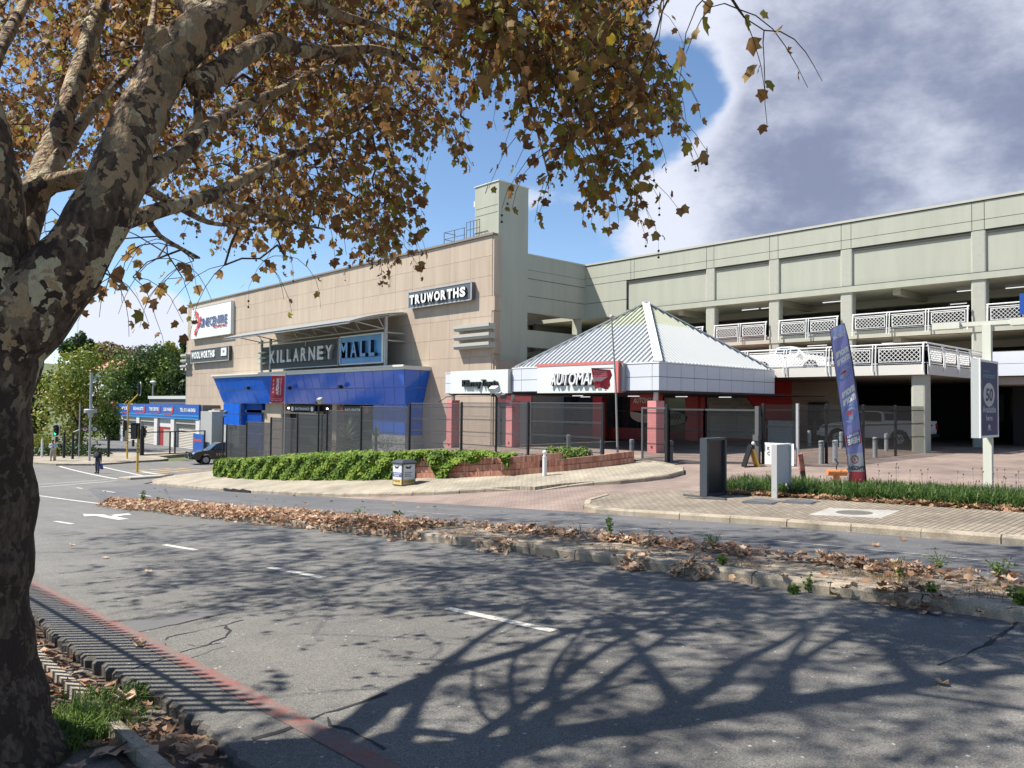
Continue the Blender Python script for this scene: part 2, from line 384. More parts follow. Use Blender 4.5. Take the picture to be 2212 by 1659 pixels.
def paver_mat(name, c1, c2, mortar, bw, bh, rot=0.0, msize=.012):
    mm = bpy.data.materials.new(name); mm.use_nodes = True; nt = mm.node_tree; L = nt.links; b = nt.nodes['Principled BSDF']
    geo = nt.nodes.new('ShaderNodeNewGeometry'); mp = nt.nodes.new('ShaderNodeMapping'); L.new(geo.outputs['Position'], mp.inputs[0])
    mp.inputs['Rotation'].default_value = (0, 0, rot)
    br = nt.nodes.new('ShaderNodeTexBrick'); L.new(mp.outputs[0], br.inputs[0])
    br.inputs['Scale'].default_value = 1; br.inputs['Brick Width'].default_value = bw; br.inputs['Row Height'].default_value = bh
    br.inputs['Mortar Size'].default_value = msize; br.inputs['Color1'].default_value = (*c1, 1); br.inputs['Color2'].default_value = (*c2, 1); br.inputs['Mortar'].default_value = (*mortar, 1)
    n = nt.nodes.new('ShaderNodeTexNoise'); n.inputs['Scale'].default_value = .8; n.inputs['Detail'].default_value = 8; L.new(geo.outputs['Position'], n.inputs[0])
    r = nt.nodes.new('ShaderNodeMapRange'); L.new(n.outputs[0], r.inputs[0]); r.inputs[1].default_value = .3; r.inputs[2].default_value = .7; r.inputs[3].default_value = .72; r.inputs[4].default_value = 1.2
    mx = nt.nodes.new('ShaderNodeMix'); mx.data_type = 'RGBA'; mx.blend_type = 'MULTIPLY'; mx.inputs[0].default_value = 1
    L.new(br.outputs[0], mx.inputs[6]); L.new(r.outputs[0], mx.inputs[7]); L.new(mx.outputs[2], b.inputs['Base Color'])
    bp = nt.nodes.new('ShaderNodeBump'); bp.inputs['Strength'].default_value = .6; bp.inputs['Distance'].default_value = .01; bp.invert = True
    L.new(br.outputs['Fac'], bp.inputs['Height']); L.new(bp.outputs[0], b.inputs['Normal']); b.inputs['Roughness'].default_value = .85
    MT[name] = mm; return mm
M_pave_red = paver_mat('red_brick_paving', (.225,.168,.140), (.28,.215,.18), (.17,.13,.11), .22, .11, .785)
M_pave_tan = paver_mat('tan_brick_paving', (.305,.27,.205), (.385,.345,.265), (.2,.17,.125), .22, .11, .0)
M_pave_grey = paver_mat('weathered_brick_paving', (.205,.172,.13), (.28,.24,.185), (.10,.08,.06), .22, .11, .0)

# ground: one wide sheet to the horizon
gm = MB()
gx = [-300,-60,-20,-6,0,14.5]+[15.5+i for i in range(9)]+[34,60,120,250,700]; gy = [-150,-60,-30]+list(range(-20, 80))+[90,110,160,260,500,1200]
gx.sort(); V = [(x, y, G(x, y)-.16) for y in gy for x in gx]; nx_ = len(gx)
gm.add(V, [(j*nx_+i, j*nx_+i+1, (j+1)*nx_+i+1, (j+1)*nx_+i) for j in range(len(gy)-1) for i in range(nx_-1)])
setting('ground', gm, M_grassy)

# road: both carriageways, the crossing and the mall's side street
jag = []
yy = -45.0
while yy < 46:
    near = 1.5 < yy < 14
    jag.append((2.12+(rnd.uniform(-.03,.03) if near else 0)+.05*math.sin(yy*1.3), yy)); yy += .05 if near else 2
jag += [(-60, 47), (-60, 72), (2, 74), (2, 165)]
road = sheet('road', jag+[(12.8,165),(12.8,76),(19,69.2),(40,69.6),(40,80),(32,80),(32,122),(60,122),(60,47.5),(17,47.2),(14.35,45.5),(14.35,-45)], 0.0, M_asph, .0)
# the torn asphalt lip beside the gutter
lip = MB()
for (a, b) in zip(jag[:-1], jag[1:]):
    if 1.4 < a[1] < 14:
        za, zb = P(a[1]), P(b[1])
        lip.add([(a[0],a[1],za),(b[0],b[1],zb),(b[0]-.025,b[1],zb-.03),(a[0]-.025,a[1],za-.03),(b[0]-.02,b[1],zb-.16),(a[0]-.02,a[1],za-.16)], [(0,1,2,3),(3,2,4,5)])
setting('asphalt_edge', lip, mat('asphalt_broken', (.12,.112,.10), .95, var=.3, vscale=12, bump=1, bscale=45), road)
# far carriageway: finer grain, darker blue-grey colour
sheet('far_carriageway', [(10.35,-45),(14.33,-45),(14.33,44),(11.2,44),(8.9,33),(8.6,30.4),(9.2,29),(10.2,18),(10.35,12)], .004, M_asph2, parent=road)
sheet('asphalt_patch', [tuple(gp(*ZS(x, y))[:2]) for x, y in [(700,690),(1000,625),(1500,545),(2212,430),(2212,505),(1500,660),(1010,757),(840,770)]], .004, M_patch, parent=road)

def strip(name, pts, w, dz, m_, parent, kind='structure', jit=0):
    """thin painted ribbon on the ground along pts"""
    mb = MB(); P3 = []
    dense = [pts[0]]
    for a, b in zip(pts[:-1], pts[1:]):
        n = max(1, int(math.hypot(b[0]-a[0], b[1]-a[1])/(.12 if jit else 1.0)))
        for i in range(1, n+1): dense.append((a[0]+(b[0]-a[0])*i/n+rnd.uniform(-jit,jit), a[1]+(b[1]-a[1])*i/n+rnd.uniform(-jit,jit)))
    for i, p in enumerate(dense):
        q = dense[min(i+1, len(dense)-1)]; o = dense[max(i-1, 0)]; d = Vector((q[0]-o[0], q[1]-o[1])).normalized(); n = Vector((-d.y, d.x))*w/2
        if jit: n *= rnd.uniform(.15, 1.3)
        for s in (-1, 1): P3.append((p[0]+n.x*s, p[1]+n.y*s, G(p[0]+n.x*s, p[1]+n.y*s)+dz))
    for i in range(len(dense)-1): mb.add([P3[2*i], P3[2*i+1], P3[2*i+3], P3[2*i+2]], [(0,1,2,3)] )
    return setting(name, mb, m_, parent, kind)
marks = bpy.data.objects.new('road_markings', None); scene.collection.objects.link(marks); marks['kind'] = 'structure'
for y0, y1 in [(5.3,6.9),(9.85,11.4),(14.6,16.05),(23.3,24.8),(28.3,29.8),(33,34.5),(38,39.5),(42.5,44)]:
    strip('lane_dash', [(5.58,y0),(5.5,y1)], .12, .005, M_paint, marks)
for y0, y1 in [(38.5,40.8),(44,45.5),(33.6,35.4),(28.5,30.3)]: strip('lane_dash', [(10.95,y0),(11.05,y1)], .11, .009, M_paint, marks)
strip('edge_line', [(12.42,-20),(12.4,6.5),(12.35,18)], .05, .009, mat('worn_paint', (.36,.36,.34), .8, col2=(.17,.17,.17), vscale=6, thr=(.4,.65)), marks)
strip('edge_line', [(8.45,29.6),(8.2,41),(8.1,46)], .13, .005, M_paint, marks)
strip('red_line', [(2.66,-20),(2.64,4),(2.62,8),(2.6,14),(2.6,46)], .16, .005, M_redp, marks)
strip('stop_line', [(-20,49.2),(9.54,47.95+.2),(14.3,50.2)], .22, .005, M_paint, marks)
strip('crossing_line', [(-20,49.5),(10.0,50.7),(14.4,52.1)], .16, .005, M_paint, marks)
strip('crossing_line', [(14.9,52),(15.1,58),(15.5,69)], .2, .005, M_paint, marks)
strip('crossing_line', [(17.0,53.5),(17.4,58),(17.9,66.5)], .2, .005, M_paint, marks)
strip('stop_line', [(18.2,49.3),(18.3,54.5),(18.4,58.5)], .32, .005, M_paint, marks)
for i in range(4): strip('yellow_hatching', [(19.3+i*.9,56+.3*i),(18.6+i*1.0,60.5)], .14, .006, M_yel, marks)
strip('yellow_line', [(18.4,60.6),(30,59.5)], .14, .006, M_yel, marks)
strip('yellow_line', [(18.6,56.2),(30,55.5)], .14, .006, M_yel, marks)
ar = MB()
def flat(mb, pts, dz):
    mb.add([(x, y, G(x, y)+dz) for x, y in pts], [tuple(range(len(pts)))])
flat(ar, [(6.72,23.3),(7.02,23.3),(6.98,25.3),(6.72,25.3)], .006); flat(ar, [(6.98,24.4),(7.35,24.9),(7.5,24.7),(7.62,25.35),(7.1,25.55),(7.22,25.3),(6.98,24.9)], .006)
flat(ar, [(6.72,25.0),(6.98,25.0),(6.98,25.6),(7.1,25.6),(6.68,26.7),(6.45,25.6),(6.72,25.6)], .010)
setting('turn_arrow', ar, M_paint, marks)
# cracks in the tar (real filler ribbons), traced on the road surface
for pts in [[(1000,2230),(430,930)], ]:
    pass
def gxy(conv, L_): return [tuple(gp(*conv(x, y))[:2]) for x, y in L_]
for conv, L_, w in [(ZS, [(1000,760),(1500,660),(1800,590),(2212,500)], .03), (Z10, [(0,968),(450,885),(640,850),(900,800),(1110,745),(1290,738)], .022),
                 (ZS, [(1000,1150),(1150,1090),(1330,1040),(1500,970),(1800,890),(2020,800)], .028), (ZS, [(2020,800),(2060,730),(2040,670),(2212,610)], .035),
                 (ZS, [(1370,830),(1390,800),(1650,745),(2000,670)], .02), (ZS, [(1370,870),(1410,940),(1560,1060),(2000,900)], .013), (ZS, [(1620,880),(1700,900),(1990,860)], .015),
                 (Z9, [(1360,1505),(1500,1465),(1640,1410),(1760,1360),(1830,1345),(1950,1300),(2074,1255)], .05), (Z9, [(1770,1385),(1800,1430),(1880,1460),(1990,1520),(2074,1570)], .028),
                 (Z11, [(2212,720+100),(1960,990),(1700,1106)], .03), (Z11, [(1960,990),(2010,930),(2150,860)], .02), (Z10, [(600,820),(900,810),(1100,780)], .012)]:
    strip('crack', gxy(conv, L_), w*1.0, .004, M_crack, road, 'stuff', jit=.022)

# brick-paved plaza and driveway behind the kerb
sheet('plaza', [(14.35,-45),(62,-45),(62,47.0),(17,47.0),(14.35,44.9)], .006, M_pave_red)

# kerb stones --------------------------------------------------------
def kerb_run(parent, path, h=.14, w=.16, L_=1.0, up=0.0, name='kerb_stone', hs=None, bury=.16):
    """separate stones laid end to end along path; outer face on the path, body to its left"""
    pts = [Vector((p[0], p[1], 0)) for p in path]; seg = []; 
    for a, b in zip(pts[:-1], pts[1:]):
        n = max(1, round((b-a).length/L_))
        for i in range(n): seg.append((a.lerp(b, i/n), a.lerp(b, (i+1)/n)))
    N = len(seg)
    for i, (a, b) in enumerate(seg):
        d = (b-a).normalized(); n = Vector((-d.y, d.x, 0)); g_ = .008; a2 = a+d*g_; b2 = b-d*g_
        j = rnd.uniform(-.008, .008); k = rnd.uniform(-.01,.01)
        ha = h if hs is None else hs(i/N); hb = h if hs is None else hs((i+1)/N)
        V = []
        for p, hh in ((a2, ha), (b2, hb)):
            g0 = G(p.x, p.y)
            for off, z in ((k, g0-bury), (k, g0+hh*.72+j), (k+.025, g0+hh+j), (k+w, g0+hh+j), (k+w, g0-bury)):
                q = p+n*off; V.append((q.x, q.y, z+up))
        mb = MB(); F = [(0,1,2,3,4)[::-1], (5,6,7,8,9)]+[(q, (q+1)%5, 5+(q+1)%5, 5+q) for q in range(5)]
        mb.add(V, F); me = mb.mesh(name, M_kerb); bm = bmesh.new(); bm.from_mesh(me); bmesh.ops.recalc_face_normals(bm, faces=bm.faces[:]); bm.to_mesh(me); bm.free()
        link(name, me, parent)

# mall-side pavement round the planter
isl_path = [(18.0,48.2),(16.3,47.2),(14.9,45.6),(14.3,43.4),(14.2,40),(14.1,36),(14.1,30),(14.3,26.5),(14.6,24),(15.0,22),(15.5,20.2),(16.3,18.6)]
isl_ramp = [(16.3,18.6),(16.8,17.6)]
isl_right = [(16.86,16.83),(17.7,16.25),(18.2,15.65),(18.65,14.95),(19.3,14.45),(20.0,14.1),(20.9,14.15),(21.7,14.7),(22.2,15.6),(22.4,16.4)]
pv = sheet('mall_pavement', [(18.5,48.0)]+[(x+.14, y-.02) for x, y in isl_path]+[(16.9,17.6),(16.95,16.95)]+[(x+.02, y+.14) for x, y in isl_right[1:-1]]+[(22.2,16.4),(22.3,20),(22.3,47.8)], .125, M_pave_tan, .25)
kerb_run(pv, isl_path, .14)
kerb_run(pv, isl_ramp, .14, hs=lambda t: .14*(1-t)+.012)
kerb_run(pv, isl_right, .14, hs=lambda t: min(.14, .01+.5*t))
dr = MB()
for i in range(3):
    y0 = 31.0+i*.9; z = P(y0)
    dr.box(14.02,14.32,y0,y0+.85,z-.02,z+.09)
setting('storm_drain_mouth', dr, mat('drain_dark', (.01,.01,.01), .9), pv)
# pavement on the right of the driveway
rp_path = [(16.3,13.6),(15.4,13.5),(14.75,13.0),(14.35,12.2),(14.25,11),(14.2,6),(14.2,0),(14.2,-20)]
rp = sheet('hedge_pavement', [(x+.13, y-.02) for x, y in rp_path[1:]]+[(17.35,-20),(17.35,8),(17.6,10.6),(17.6,12.3),(16.4,13.4)], .125, M_pave_grey, .25)
kerb_run(rp, rp_path, .15, L_=1.25)
sheet('hedge_bed', [(17.35,-20),(20.2,-20),(19.8,5),(19.4,9),(19.2,11.4),(18.0,11.6),(17.6,10.9),(17.35,8)], .10, M_soil, .2)
# manhole in its slab, two hatch covers
mh = MB(); cs = [(15.15,7.25),(16.2,7.3),(16.45,5.95),(15.35,5.9)]
mh.add([(x, y, G(x, y)+.130) for x, y in cs]+[(x, y, G(x, y)+.10) for x, y in cs], [(0,1,2,3)[::-1],(0,3,7,4),(1,0,4,5),(2,1,5,6),(3,2,6,7)])
mo = setting('manhole_slab', mh, M_conc, rp)
mc = MB(); cx_, cy_ = 15.78, 6.6; ring = []
for k, r, dz in ((0,.36,.131),(1,.345,.139),(2,.33,.139),(3,.32,.133),(4,0.0,.134)):
    for j in range(24):
        a = 2*math.pi*j/24; x = cx_+r*math.cos(a)*.8; y = cy_+r*math.sin(a); ring.append((x, y, G(x, y)+dz))
mc.add(ring, [(k*24+j, k*24+(j+1)%24, (k+1)*24+(j+1)%24, (k+1)*24+j) for k in range(4) for j in range(24)])
setting('manhole_cover', mc, mat('cast_iron', (.12,.11,.1), .7, var=.3, vscale=20, bump=.4, bscale=90), rp)
for (x0,x1,y0,y1) in [(16.25,16.85,8.65,9.3),(16.6,17.1,7.9,8.5)]:
    hb = MB(); z = G((x0+x1)/2,(y0+y1)/2)+.125; hb.box(x0,x1,y0,y1,z,z+.03); hb.box(x0-.06,x1+.06,y0-.06,y1+.06,z-.03,z+.01)
    setting('hatch_cover', hb, mat('steel_plate', (.10,.105,.115), .6, var=.2, vscale=6), rp)

# the far side of the crossing
fp_path = [(32,79.6),(24.6,74.5),(24.4,71),(23.4,69.9),(21.6,69.6),(19.7,68.7),(17.6,68.3),(15.6,70),(14.5,73.4),(12.9,76),(12.8,120)]
fp = sheet('crossing_pavement', [(x+.1, y+.1) for x, y in fp_path]+[(20,120),(21,84),(26,80.5)], .12, M_pave_tan, .25)
kerb_run(fp, fp_path, .14, L_=2.2)
fc = sheet('forecourt', [(21.2,84.5),(26.2,80.7),(32.2,80.5),(33,124),(21,124)], .01, M_asph2)
isl = sheet('traffic_island', [(14.85,51.4),(15.1,50.0),(16.8,49.2),(17.5,49.9),(17.2,51.2),(15.9,52.0)], .14, M_conc, .25)
kerb_run(isl, [(14.8,51.4),(15.05,49.95),(16.8,49.1),(17.6,49.9)], .14, L_=.9)

# median: paved strip between the carriageways
ME = [(8.9,-25),(8.9,3),(8.88,9),(8.82,13),(8.6,18),(8.42,22),(8.3,26),(8.4,29.2)]; MF = [(8.75,29.8),(9.2,29.0),(9.8,24),(10.3,18),(10.45,12),(10.45,-25)]
med = sheet('median', [(x+.12, y) for x, y in ME]+[(x-.1, y) for x, y in MF], .105, M_pave_grey, .25)
kerb_run(med, ME[::-1], .14, L_=1.0)
kerb_run(med, MF[::-1], .13, L_=1.0)
# individual pavers where the photograph resolves them
pm = MB(); pm.box(-.049,.049,-.106,.106,-.03,.012); pmes = []
for c in [(.31,.255,.185),(.26,.21,.155),(.36,.30,.22),(.22,.18,.14)]:
    pmes.append(pm.mesh('paving_brick', mat('paver_%d' % len(pmes), c, .88, var=.2, vscale=9, bump=.5, bscale=60, fine=70)))
rest = MB(); cnt = 0
for r_ in range(18):
    for c_ in range(70):
        x = 9.12+r_*.105; y = -1.0+c_*.222+(.111 if r_ % 2 else 0)
        if x > 10.28 or rnd.random() < .02: continue
        if y > 12.5: continue
        z = G(x, y)+.105+rnd.uniform(-.004,.006)
        if 1.5 < y < 5.5 and cnt < 300:
            o = link('paving_brick', pmes[rnd.randrange(4)], med, (x, y, z)); o.rotation_euler = (rnd.uniform(-.03,.03), rnd.uniform(-.03,.03)+.0, rnd.uniform(-.02,.02)); o.rotation_euler.x += math.atan((P(y+.5)-P(y-.5))); cnt += 1
        else:
            rest.m = rnd.randrange(4); s0 = (P(y+.11)-P(y-.11))/2
            rest.add([(x-.049,y-.106,z-s0-.03),(x+.049,y-.106,z-s0-.03),(x+.049,y+.106,z+s0-.03),(x-.049,y+.106,z+s0-.03),
                      (x-.049,y-.106,z-s0+.012),(x+.049,y-.106,z-s0+.012),(x+.049,y+.106,z+s0+.012),(x-.049,y+.106,z+s0+.012)],
                     [(4,5,6,7),(0,1,5,4),(1,2,6,5),(2,3,7,6),(3,0,4,7)])
o = link('paving_bricks', rest.mesh('paving_bricks', [MT['paver_%d' % i] for i in range(4)]), med); o['kind'] = 'stuff'

# the pavement at the photographer's feet, with its edging and broken gutter
M_path = mat('dirty_concrete', (.20,.185,.165), .95, col2=(.075,.058,.042), vscale=1.6, thr=(.36,.66), bump=.9, bscale=22, fine=45)
sheet('near_pavement', [(-40,-40),(1.55,-40),(1.55,46.6),(-40,46.6)], -.02, M_path, .1)
eg = MB(); y = -2.0
while y < 16:
    ln = rnd.uniform(.7,1.1); z0, z1 = P(y), P(y+ln-.02); w0 = 1.66+.03*math.sin(y); h = rnd.uniform(.03,.06)
    eg.add([(w0,y,z0-.1),(w0+.09,y,z0-.1),(w0+.09,y+ln-.02,z1-.1),(w0,y+ln-.02,z1-.1),(w0,y,z0+h),(w0+.085,y,z0+h-.01),(w0+.085,y+ln-.02,z1+h-.01),(w0,y+ln-.02,z1+h)],
           [(4,5,6,7),(0,1,5,4),(1,2,6,5),(2,3,7,6),(3,0,4,7)]); y += ln
ego = setting('pavement_edging', eg, M_kerb)
gt = MB(); ys = [i*.07 for i in range(-40, 230)]; xs = [1.5,1.6,1.7,1.8,1.9,2.0,2.08,2.2]
V = [(x, y, P(y)-.085+rnd.uniform(-.02,.02)+(-.02 if x > 1.85 else 0)+(.05 if x < 1.65 else 0)) for y in ys for x in xs]
gt.add(V, [(j*8+i, j*8+i+1, (j+1)*8+i+1, (j+1)*8+i) for j in range(len(ys)-1) for i in range(7)])
setting('gutter', gt, mat('gutter_dirt', (.115,.082,.06), .95, col2=(.22,.2,.18), vscale=3, thr=(.5,.7), bump=1, bscale=30, fine=35))

# hill far behind with its trees; a rise on the left
hm = MB(); hx = [-200+i*25 for i in range(29)]; hy = [118,135,160,190,230,280,400]
def hillz(x, y):
    t = recess(y, 125, 240); return -5.6+t*t*(3-2*t)*(13+4*math.sin(x*.02)+2*math.sin(x*.05+1))
V = [(x, y, hillz(x, y)) for y in hy for x in hx]
hm.add(V, [(j*29+i, j*29+i+1, (j+1)*29+i+1, (j+1)*29+i) for j in range(6) for i in range(28)]); hm.smooth = True
setting('hill', hm, M_grassy)

# ================================================================ MALL
M_tan = mat('tan_stone', (.445,.365,.282), .8, col2=(.385,.31,.238), vscale=1.3, thr=(.35,.65), bump=.12, bscale=30, streak=True)
M_tan2 = mat('tan_stone_pale', (.452,.372,.288), .8, col2=(.395,.31,.238), vscale=1.5, thr=(.35,.65), streak=True)
M_tan3 = mat('tan_stone_dark', (.438,.358,.276), .8, col2=(.37,.29,.222), vscale=1.5, thr=(.35,.65), streak=True)
M_tanj = mat('stone_joint', (.385,.31,.24), .9)
M_sage = mat('sage_plaster', (.365,.378,.312), .85, var=.07, vscale=1.6, streak=True, bump=.12, bscale=25)
M_sage2 = mat('sage_column', (.37,.38,.325), .9, var=.06, vscale=5, bump=.5, bscale=35)
M_joint_shade = mat('dark_joint_and_shade', (.05,.052,.045), .9)
M_cap = mat('white_cap', (.62,.62,.56), .6, var=.05, vscale=2)
M_blue = mat('blue_panel', (.012,.125,.62), .16, spec=.6, var=.05, vscale=.4, coat=.4)
M_blue2 = mat('blue_panel_dark', (.008,.07,.38), .16, spec=.6, coat=.4)
M_pinkj = mat('panel_joint', (.60,.55,.62), .6)
M_dark = mat('interior_dark', (.018,.018,.02), .8)  # near-black colour standing for unlit interiors
M_gdark = mat('sign_charcoal', (.05,.053,.055), .6, var=.08, vscale=2)
M_steel = mat('galvanised_steel', (.42,.43,.43), .45, .3, var=.08, vscale=4)
M_steeld = mat('dark_steel', (.10,.105,.11), .5)
M_white = mat('white_paint', (.74,.75,.73), .5, var=.03, vscale=2)
M_wpanel = mat('white_aluminium', (.60,.63,.68), .35, var=.03, vscale=.8, spec=.5)
M_black = mat('black_paint', (.012,.013,.014), .45)
M_red = mat('red_paint_gloss', (.55,.035,.035), .4)
M_pink = mat('faded_red', (.66,.26,.25), .6, var=.08, vscale=2.5)
M_glass = mat('dark_glass', (.018,.022,.026), .06, spec=.8)
M_grey = mat('grey_paint', (.30,.31,.32), .6, var=.05, vscale=3)

mall = thing('shopping_mall', 'tan stone-clad shopping mall with blue panelled entrance and tall sage green tower', 'building', (34, 60, -4.2))
# core wall and cladding panels
w = MB(); w.box(34.06, 37.3, 38.26, 92.74, -6, 11.45); w.box(37.3, 60, 45, 92.74, -6, 10.2)
part('wall', w, M_tanj, mall)
meshes = {}
def clad(x0, y0, y1, z0, z1, m_):
    key = (round(y1-y0,3), round(z1-z0,3), m_.name)
    if key not in meshes:
        mb = MB(); g_ = .008
        mb.add([(0,g_,g_),(0,y1-y0-g_,g_),(0,y1-y0-g_,z1-z0-g_),(0,g_,z1-z0-g_),(.05,g_,g_),(.05,y1-y0-g_,g_),(.05,y1-y0-g_,z1-z0-g_),(.05,g_,z1-z0-g_)],
               [(3,2,1,0)[::-1],(0,1,5,4),(1,2,6,5),(2,3,7,6),(3,0,4,7)])
        me = mb.mesh('stone_panel', m_); bm = bmesh.new(); bm.from_mesh(me); bmesh.ops.recalc_face_normals(bm, faces=bm.faces[:])
        for f in bm.faces:
            if abs(f.normal.x) > .9 and f.normal.x > 0: f.normal_flip()
        bm.to_mesh(me); bm.free(); meshes[key] = me
    o = link('stone_panel', meshes[key], mall); o.location = Vector((x0+rnd.uniform(-.004,.0), y0, z0))-Vector(mall.location)
ncol, nrow = 24, 12
for j in range(nrow):
    for i in range(ncol):
        clad(34.0, 38.25+i*54.5/ncol, 38.25+(i+1)*54.5/ncol, -4.9+j*16.3/nrow, -4.9+(j+1)*16.3/nrow, rnd.choice([M_tan, M_tan, M_tan2, M_tan3]))
w = MB(); w.box(33.88, 34.4, 38.1, 92.9, 11.42, 11.56); w.box(34.4,60,92.7,92.9,11.42,11.56); part('coping', w, mat('coping', (.22,.18,.15), .8), mall)
# quoin strip on the right end and left end
w = MB()
for i, (z0, z1, p_) in enumerate([(-3,-1.2,0),(-1.2,1.0,0),(1.0,1.9,.14),(1.9,3.4,0),(3.4,4.3,.14),(4.3,6.3,0),(6.3,7.3,.14),(7.3,11.4,0)]):
    w.box(34.03-p_*.3, 34.62, 38.1-p_, 38.27, z0, z1-.02)
    w.box(34.03-p_*.3, 34.6, 92.7, 92.85+p_, z0-1.5, z1-.02)
part('quoins', w, M_tan3, mall)
for k in range(3):
    for (y0, y1, zb) in ((37.9, 41.7, 5.42), (91.6, 93.4, 5.6)):
        w = MB(); z = zb-k*.63; w.box(33.5, 34.02, y0, y1, z-.36, z); w.box(33.42, 33.52, y0, y1, z-.2, z+.02); part('fin', w, mat('fin_grey', (.40,.40,.36), .7), mall)
# tower
w = MB(); w.box(34.5, 37.3, 38.2, 40.7, -4, 15.2); t_ = part('tower', w, M_sage, mall)
w = MB(); w.box(34.44,37.36,38.14,40.76,15.2,15.26); part('tower_coping', w, M_cap, t_)
w = MB()
for z in (13.6, 13.1): w.box(34.492,34.5,38.3,40.6,z,z+.025)
w.box(35.3,35.32,38.192,38.2,12.4,12.42)
part('tower_joint', w, M_joint_shade, t_)
w = MB(); w.tube([(35.3,38.16,13.75),(35.3,38.25,13.75)], .08, 12); part('overflow_pipe', w, M_black, t_)
w = MB(); w.box(34.6,34.9,40.7,40.95,13.9,14.3); part('tower_light', w, M_cap, t_)
# roof ladder cage
w = MB()
def loop(mb, pts, r=.025): mb.tube(pts, r, 6)
for y in (41.6, 42.7, 43.9): w.tube([(34.3,y,11.5),(34.3,y,12.5)], .03, 6)
for z in (12.0, 12.5): w.tube([(34.3,41.5,z),(34.3,43.9,z)], .025, 6); w.tube([(34.3,43.9,z),(35.4,43.9,z)], .025, 6)
for y in (39.7, 40.0, 40.35, 40.7, 41.1): w.tube([(34.1,y,11.5),(34.1,y,12.75)], .025, 6)
w.tube([(34.1,39.7,12.75),(34.1,41.1,12.75)], .025, 6); w.tube([(34.1,39.7,12.2),(34.1,41.1,12.2)], .025, 6)
part('roof_ladder_rail', w, M_steeld, mall)

# ---- side wing (plane y=38.24) and garage wing (plane x=43.4)
gar = thing('parking_garage', 'sage green multi-storey parking garage with white lattice balustrades', 'building', (43.4, 14, -2.0))
GX, GY = 43.4, 38.24
w = MB()
# side wing bands
for z0, z1, o_ in ((8.9, 10.5, .0), (7.66, 8.86, .03), (6.47, 7.62, .03), (4.05, 5.26, .03), (-3, 3.1, .06)):
    w.box(37.3, GX-.002, GY+o_, GY+.6, z0, z1)
w.box(42.7, 43.2, GY+.15, GY+.65, 3.1, 6.47)
part('side_wing', w, M_sage, gar)
w = MB(); w.box(37.3, GX, GY+.05, GY+.5, 8.86, 8.9); w.box(37.3,GX,GY+.06,GY+.5,7.62,7.66)
for z in (9.47,): w.box(37.3, GX-.01, GY-.006, GY, z, z+.02)
part('shadow_gap', w, M_joint_shade, gar)
w = MB(); w.box(37.2, GX, GY-.06, GY+.7, 10.5, 10.62); w.box(GX-.06, GX+.7, -30, GY+.7, 10.5+.012, 10.64); part('roof_edge', w, mat('edge_cream', (.42,.42,.36), .7), gar)
w = MB(); w.box(GX-.03, GX, -30, GY, 10.46, 10.505); part('edge_shadow_line', w, M_joint_shade, gar)
# main wing upper bands
w = MB()
w.box(GX, GX+.5, -30, GY+.05, 9.03, 10.51)                         # parapet band
w.box(GX+.13, GX+.6, -30, 34.3, 6.88, 9.03)                      # recessed wall
w.box(GX+.0, GX+.5, 34.3, GY+.05, 7.66, 8.99); w.box(GX, GX+.5, 34.3, GY+.05, 6.5, 7.62)
w.box(GX-.05, GX+.6, -30, 34.2, 6.52, 6.88)                      # ledge
part('facade_wall', w, M_sage, gar)
w = MB()
w.box(GX-.006, GX+.0, -30, GY, 9.52, 9.54)
COLS = [34.1, 27.4, 22.95, 18.55, 11.9, 5.3, -1.3, -7.9]
for y in [COLS[i]+d for i in range(1, 8) for d in (-.28, .28)]+[33.6, 33.9]: w.box(GX-.006, GX, y-.012, y+.012, 9.05, 10.5)
w.box(GX+.08, GX+.5, 34.28, GY, 7.62, 7.66); w.box(GX+.08,GX+.5,34.28,GY,8.99,9.03); w.box(GX+.1,GX+.3,34.2,34.3,6.6,9.03)
w.box(GX-.056, GX+.1, -30, 34.2, 6.86, 6.886)
part('wall_joint', w, M_joint_shade, gar)
w = MB(); w.box(GX+.05, GX+.14, -30, 34.3, 8.84, 9.02); part('soffit_shade_strip', w, M_joint_shade, gar)  # dark strip painting in the shade under the parapet band
for y in COLS[1:]:
    for z0, z1 in ((6.885, 9.0), (-2.2, 6.51)):
        w = MB(); w.smooth = True; w.tube([(GX+.3-.0*1, y, z0), (GX+.3, y, z1)], .001, 4) if False else None
        w.smooth = False; a, b = .25, .36      # column with rounded corners
        pts = []
        for cx_, cy_, q in ((a-.1, b-.1, 0), (-a+.1, b-.1, 1), (-a+.1, -b+.1, 2), (a-.1, -b+.1, 3)):
            for k in range(4):
                an = math.pi/2*(q+k/3); pts.append((GX+.27+cx_+.1*math.cos(an), y+cy_+.1*math.sin(an), z0))
        w.prism(pts, (0, 0, z1-z0)); part('column', w, M_sage2, gar)
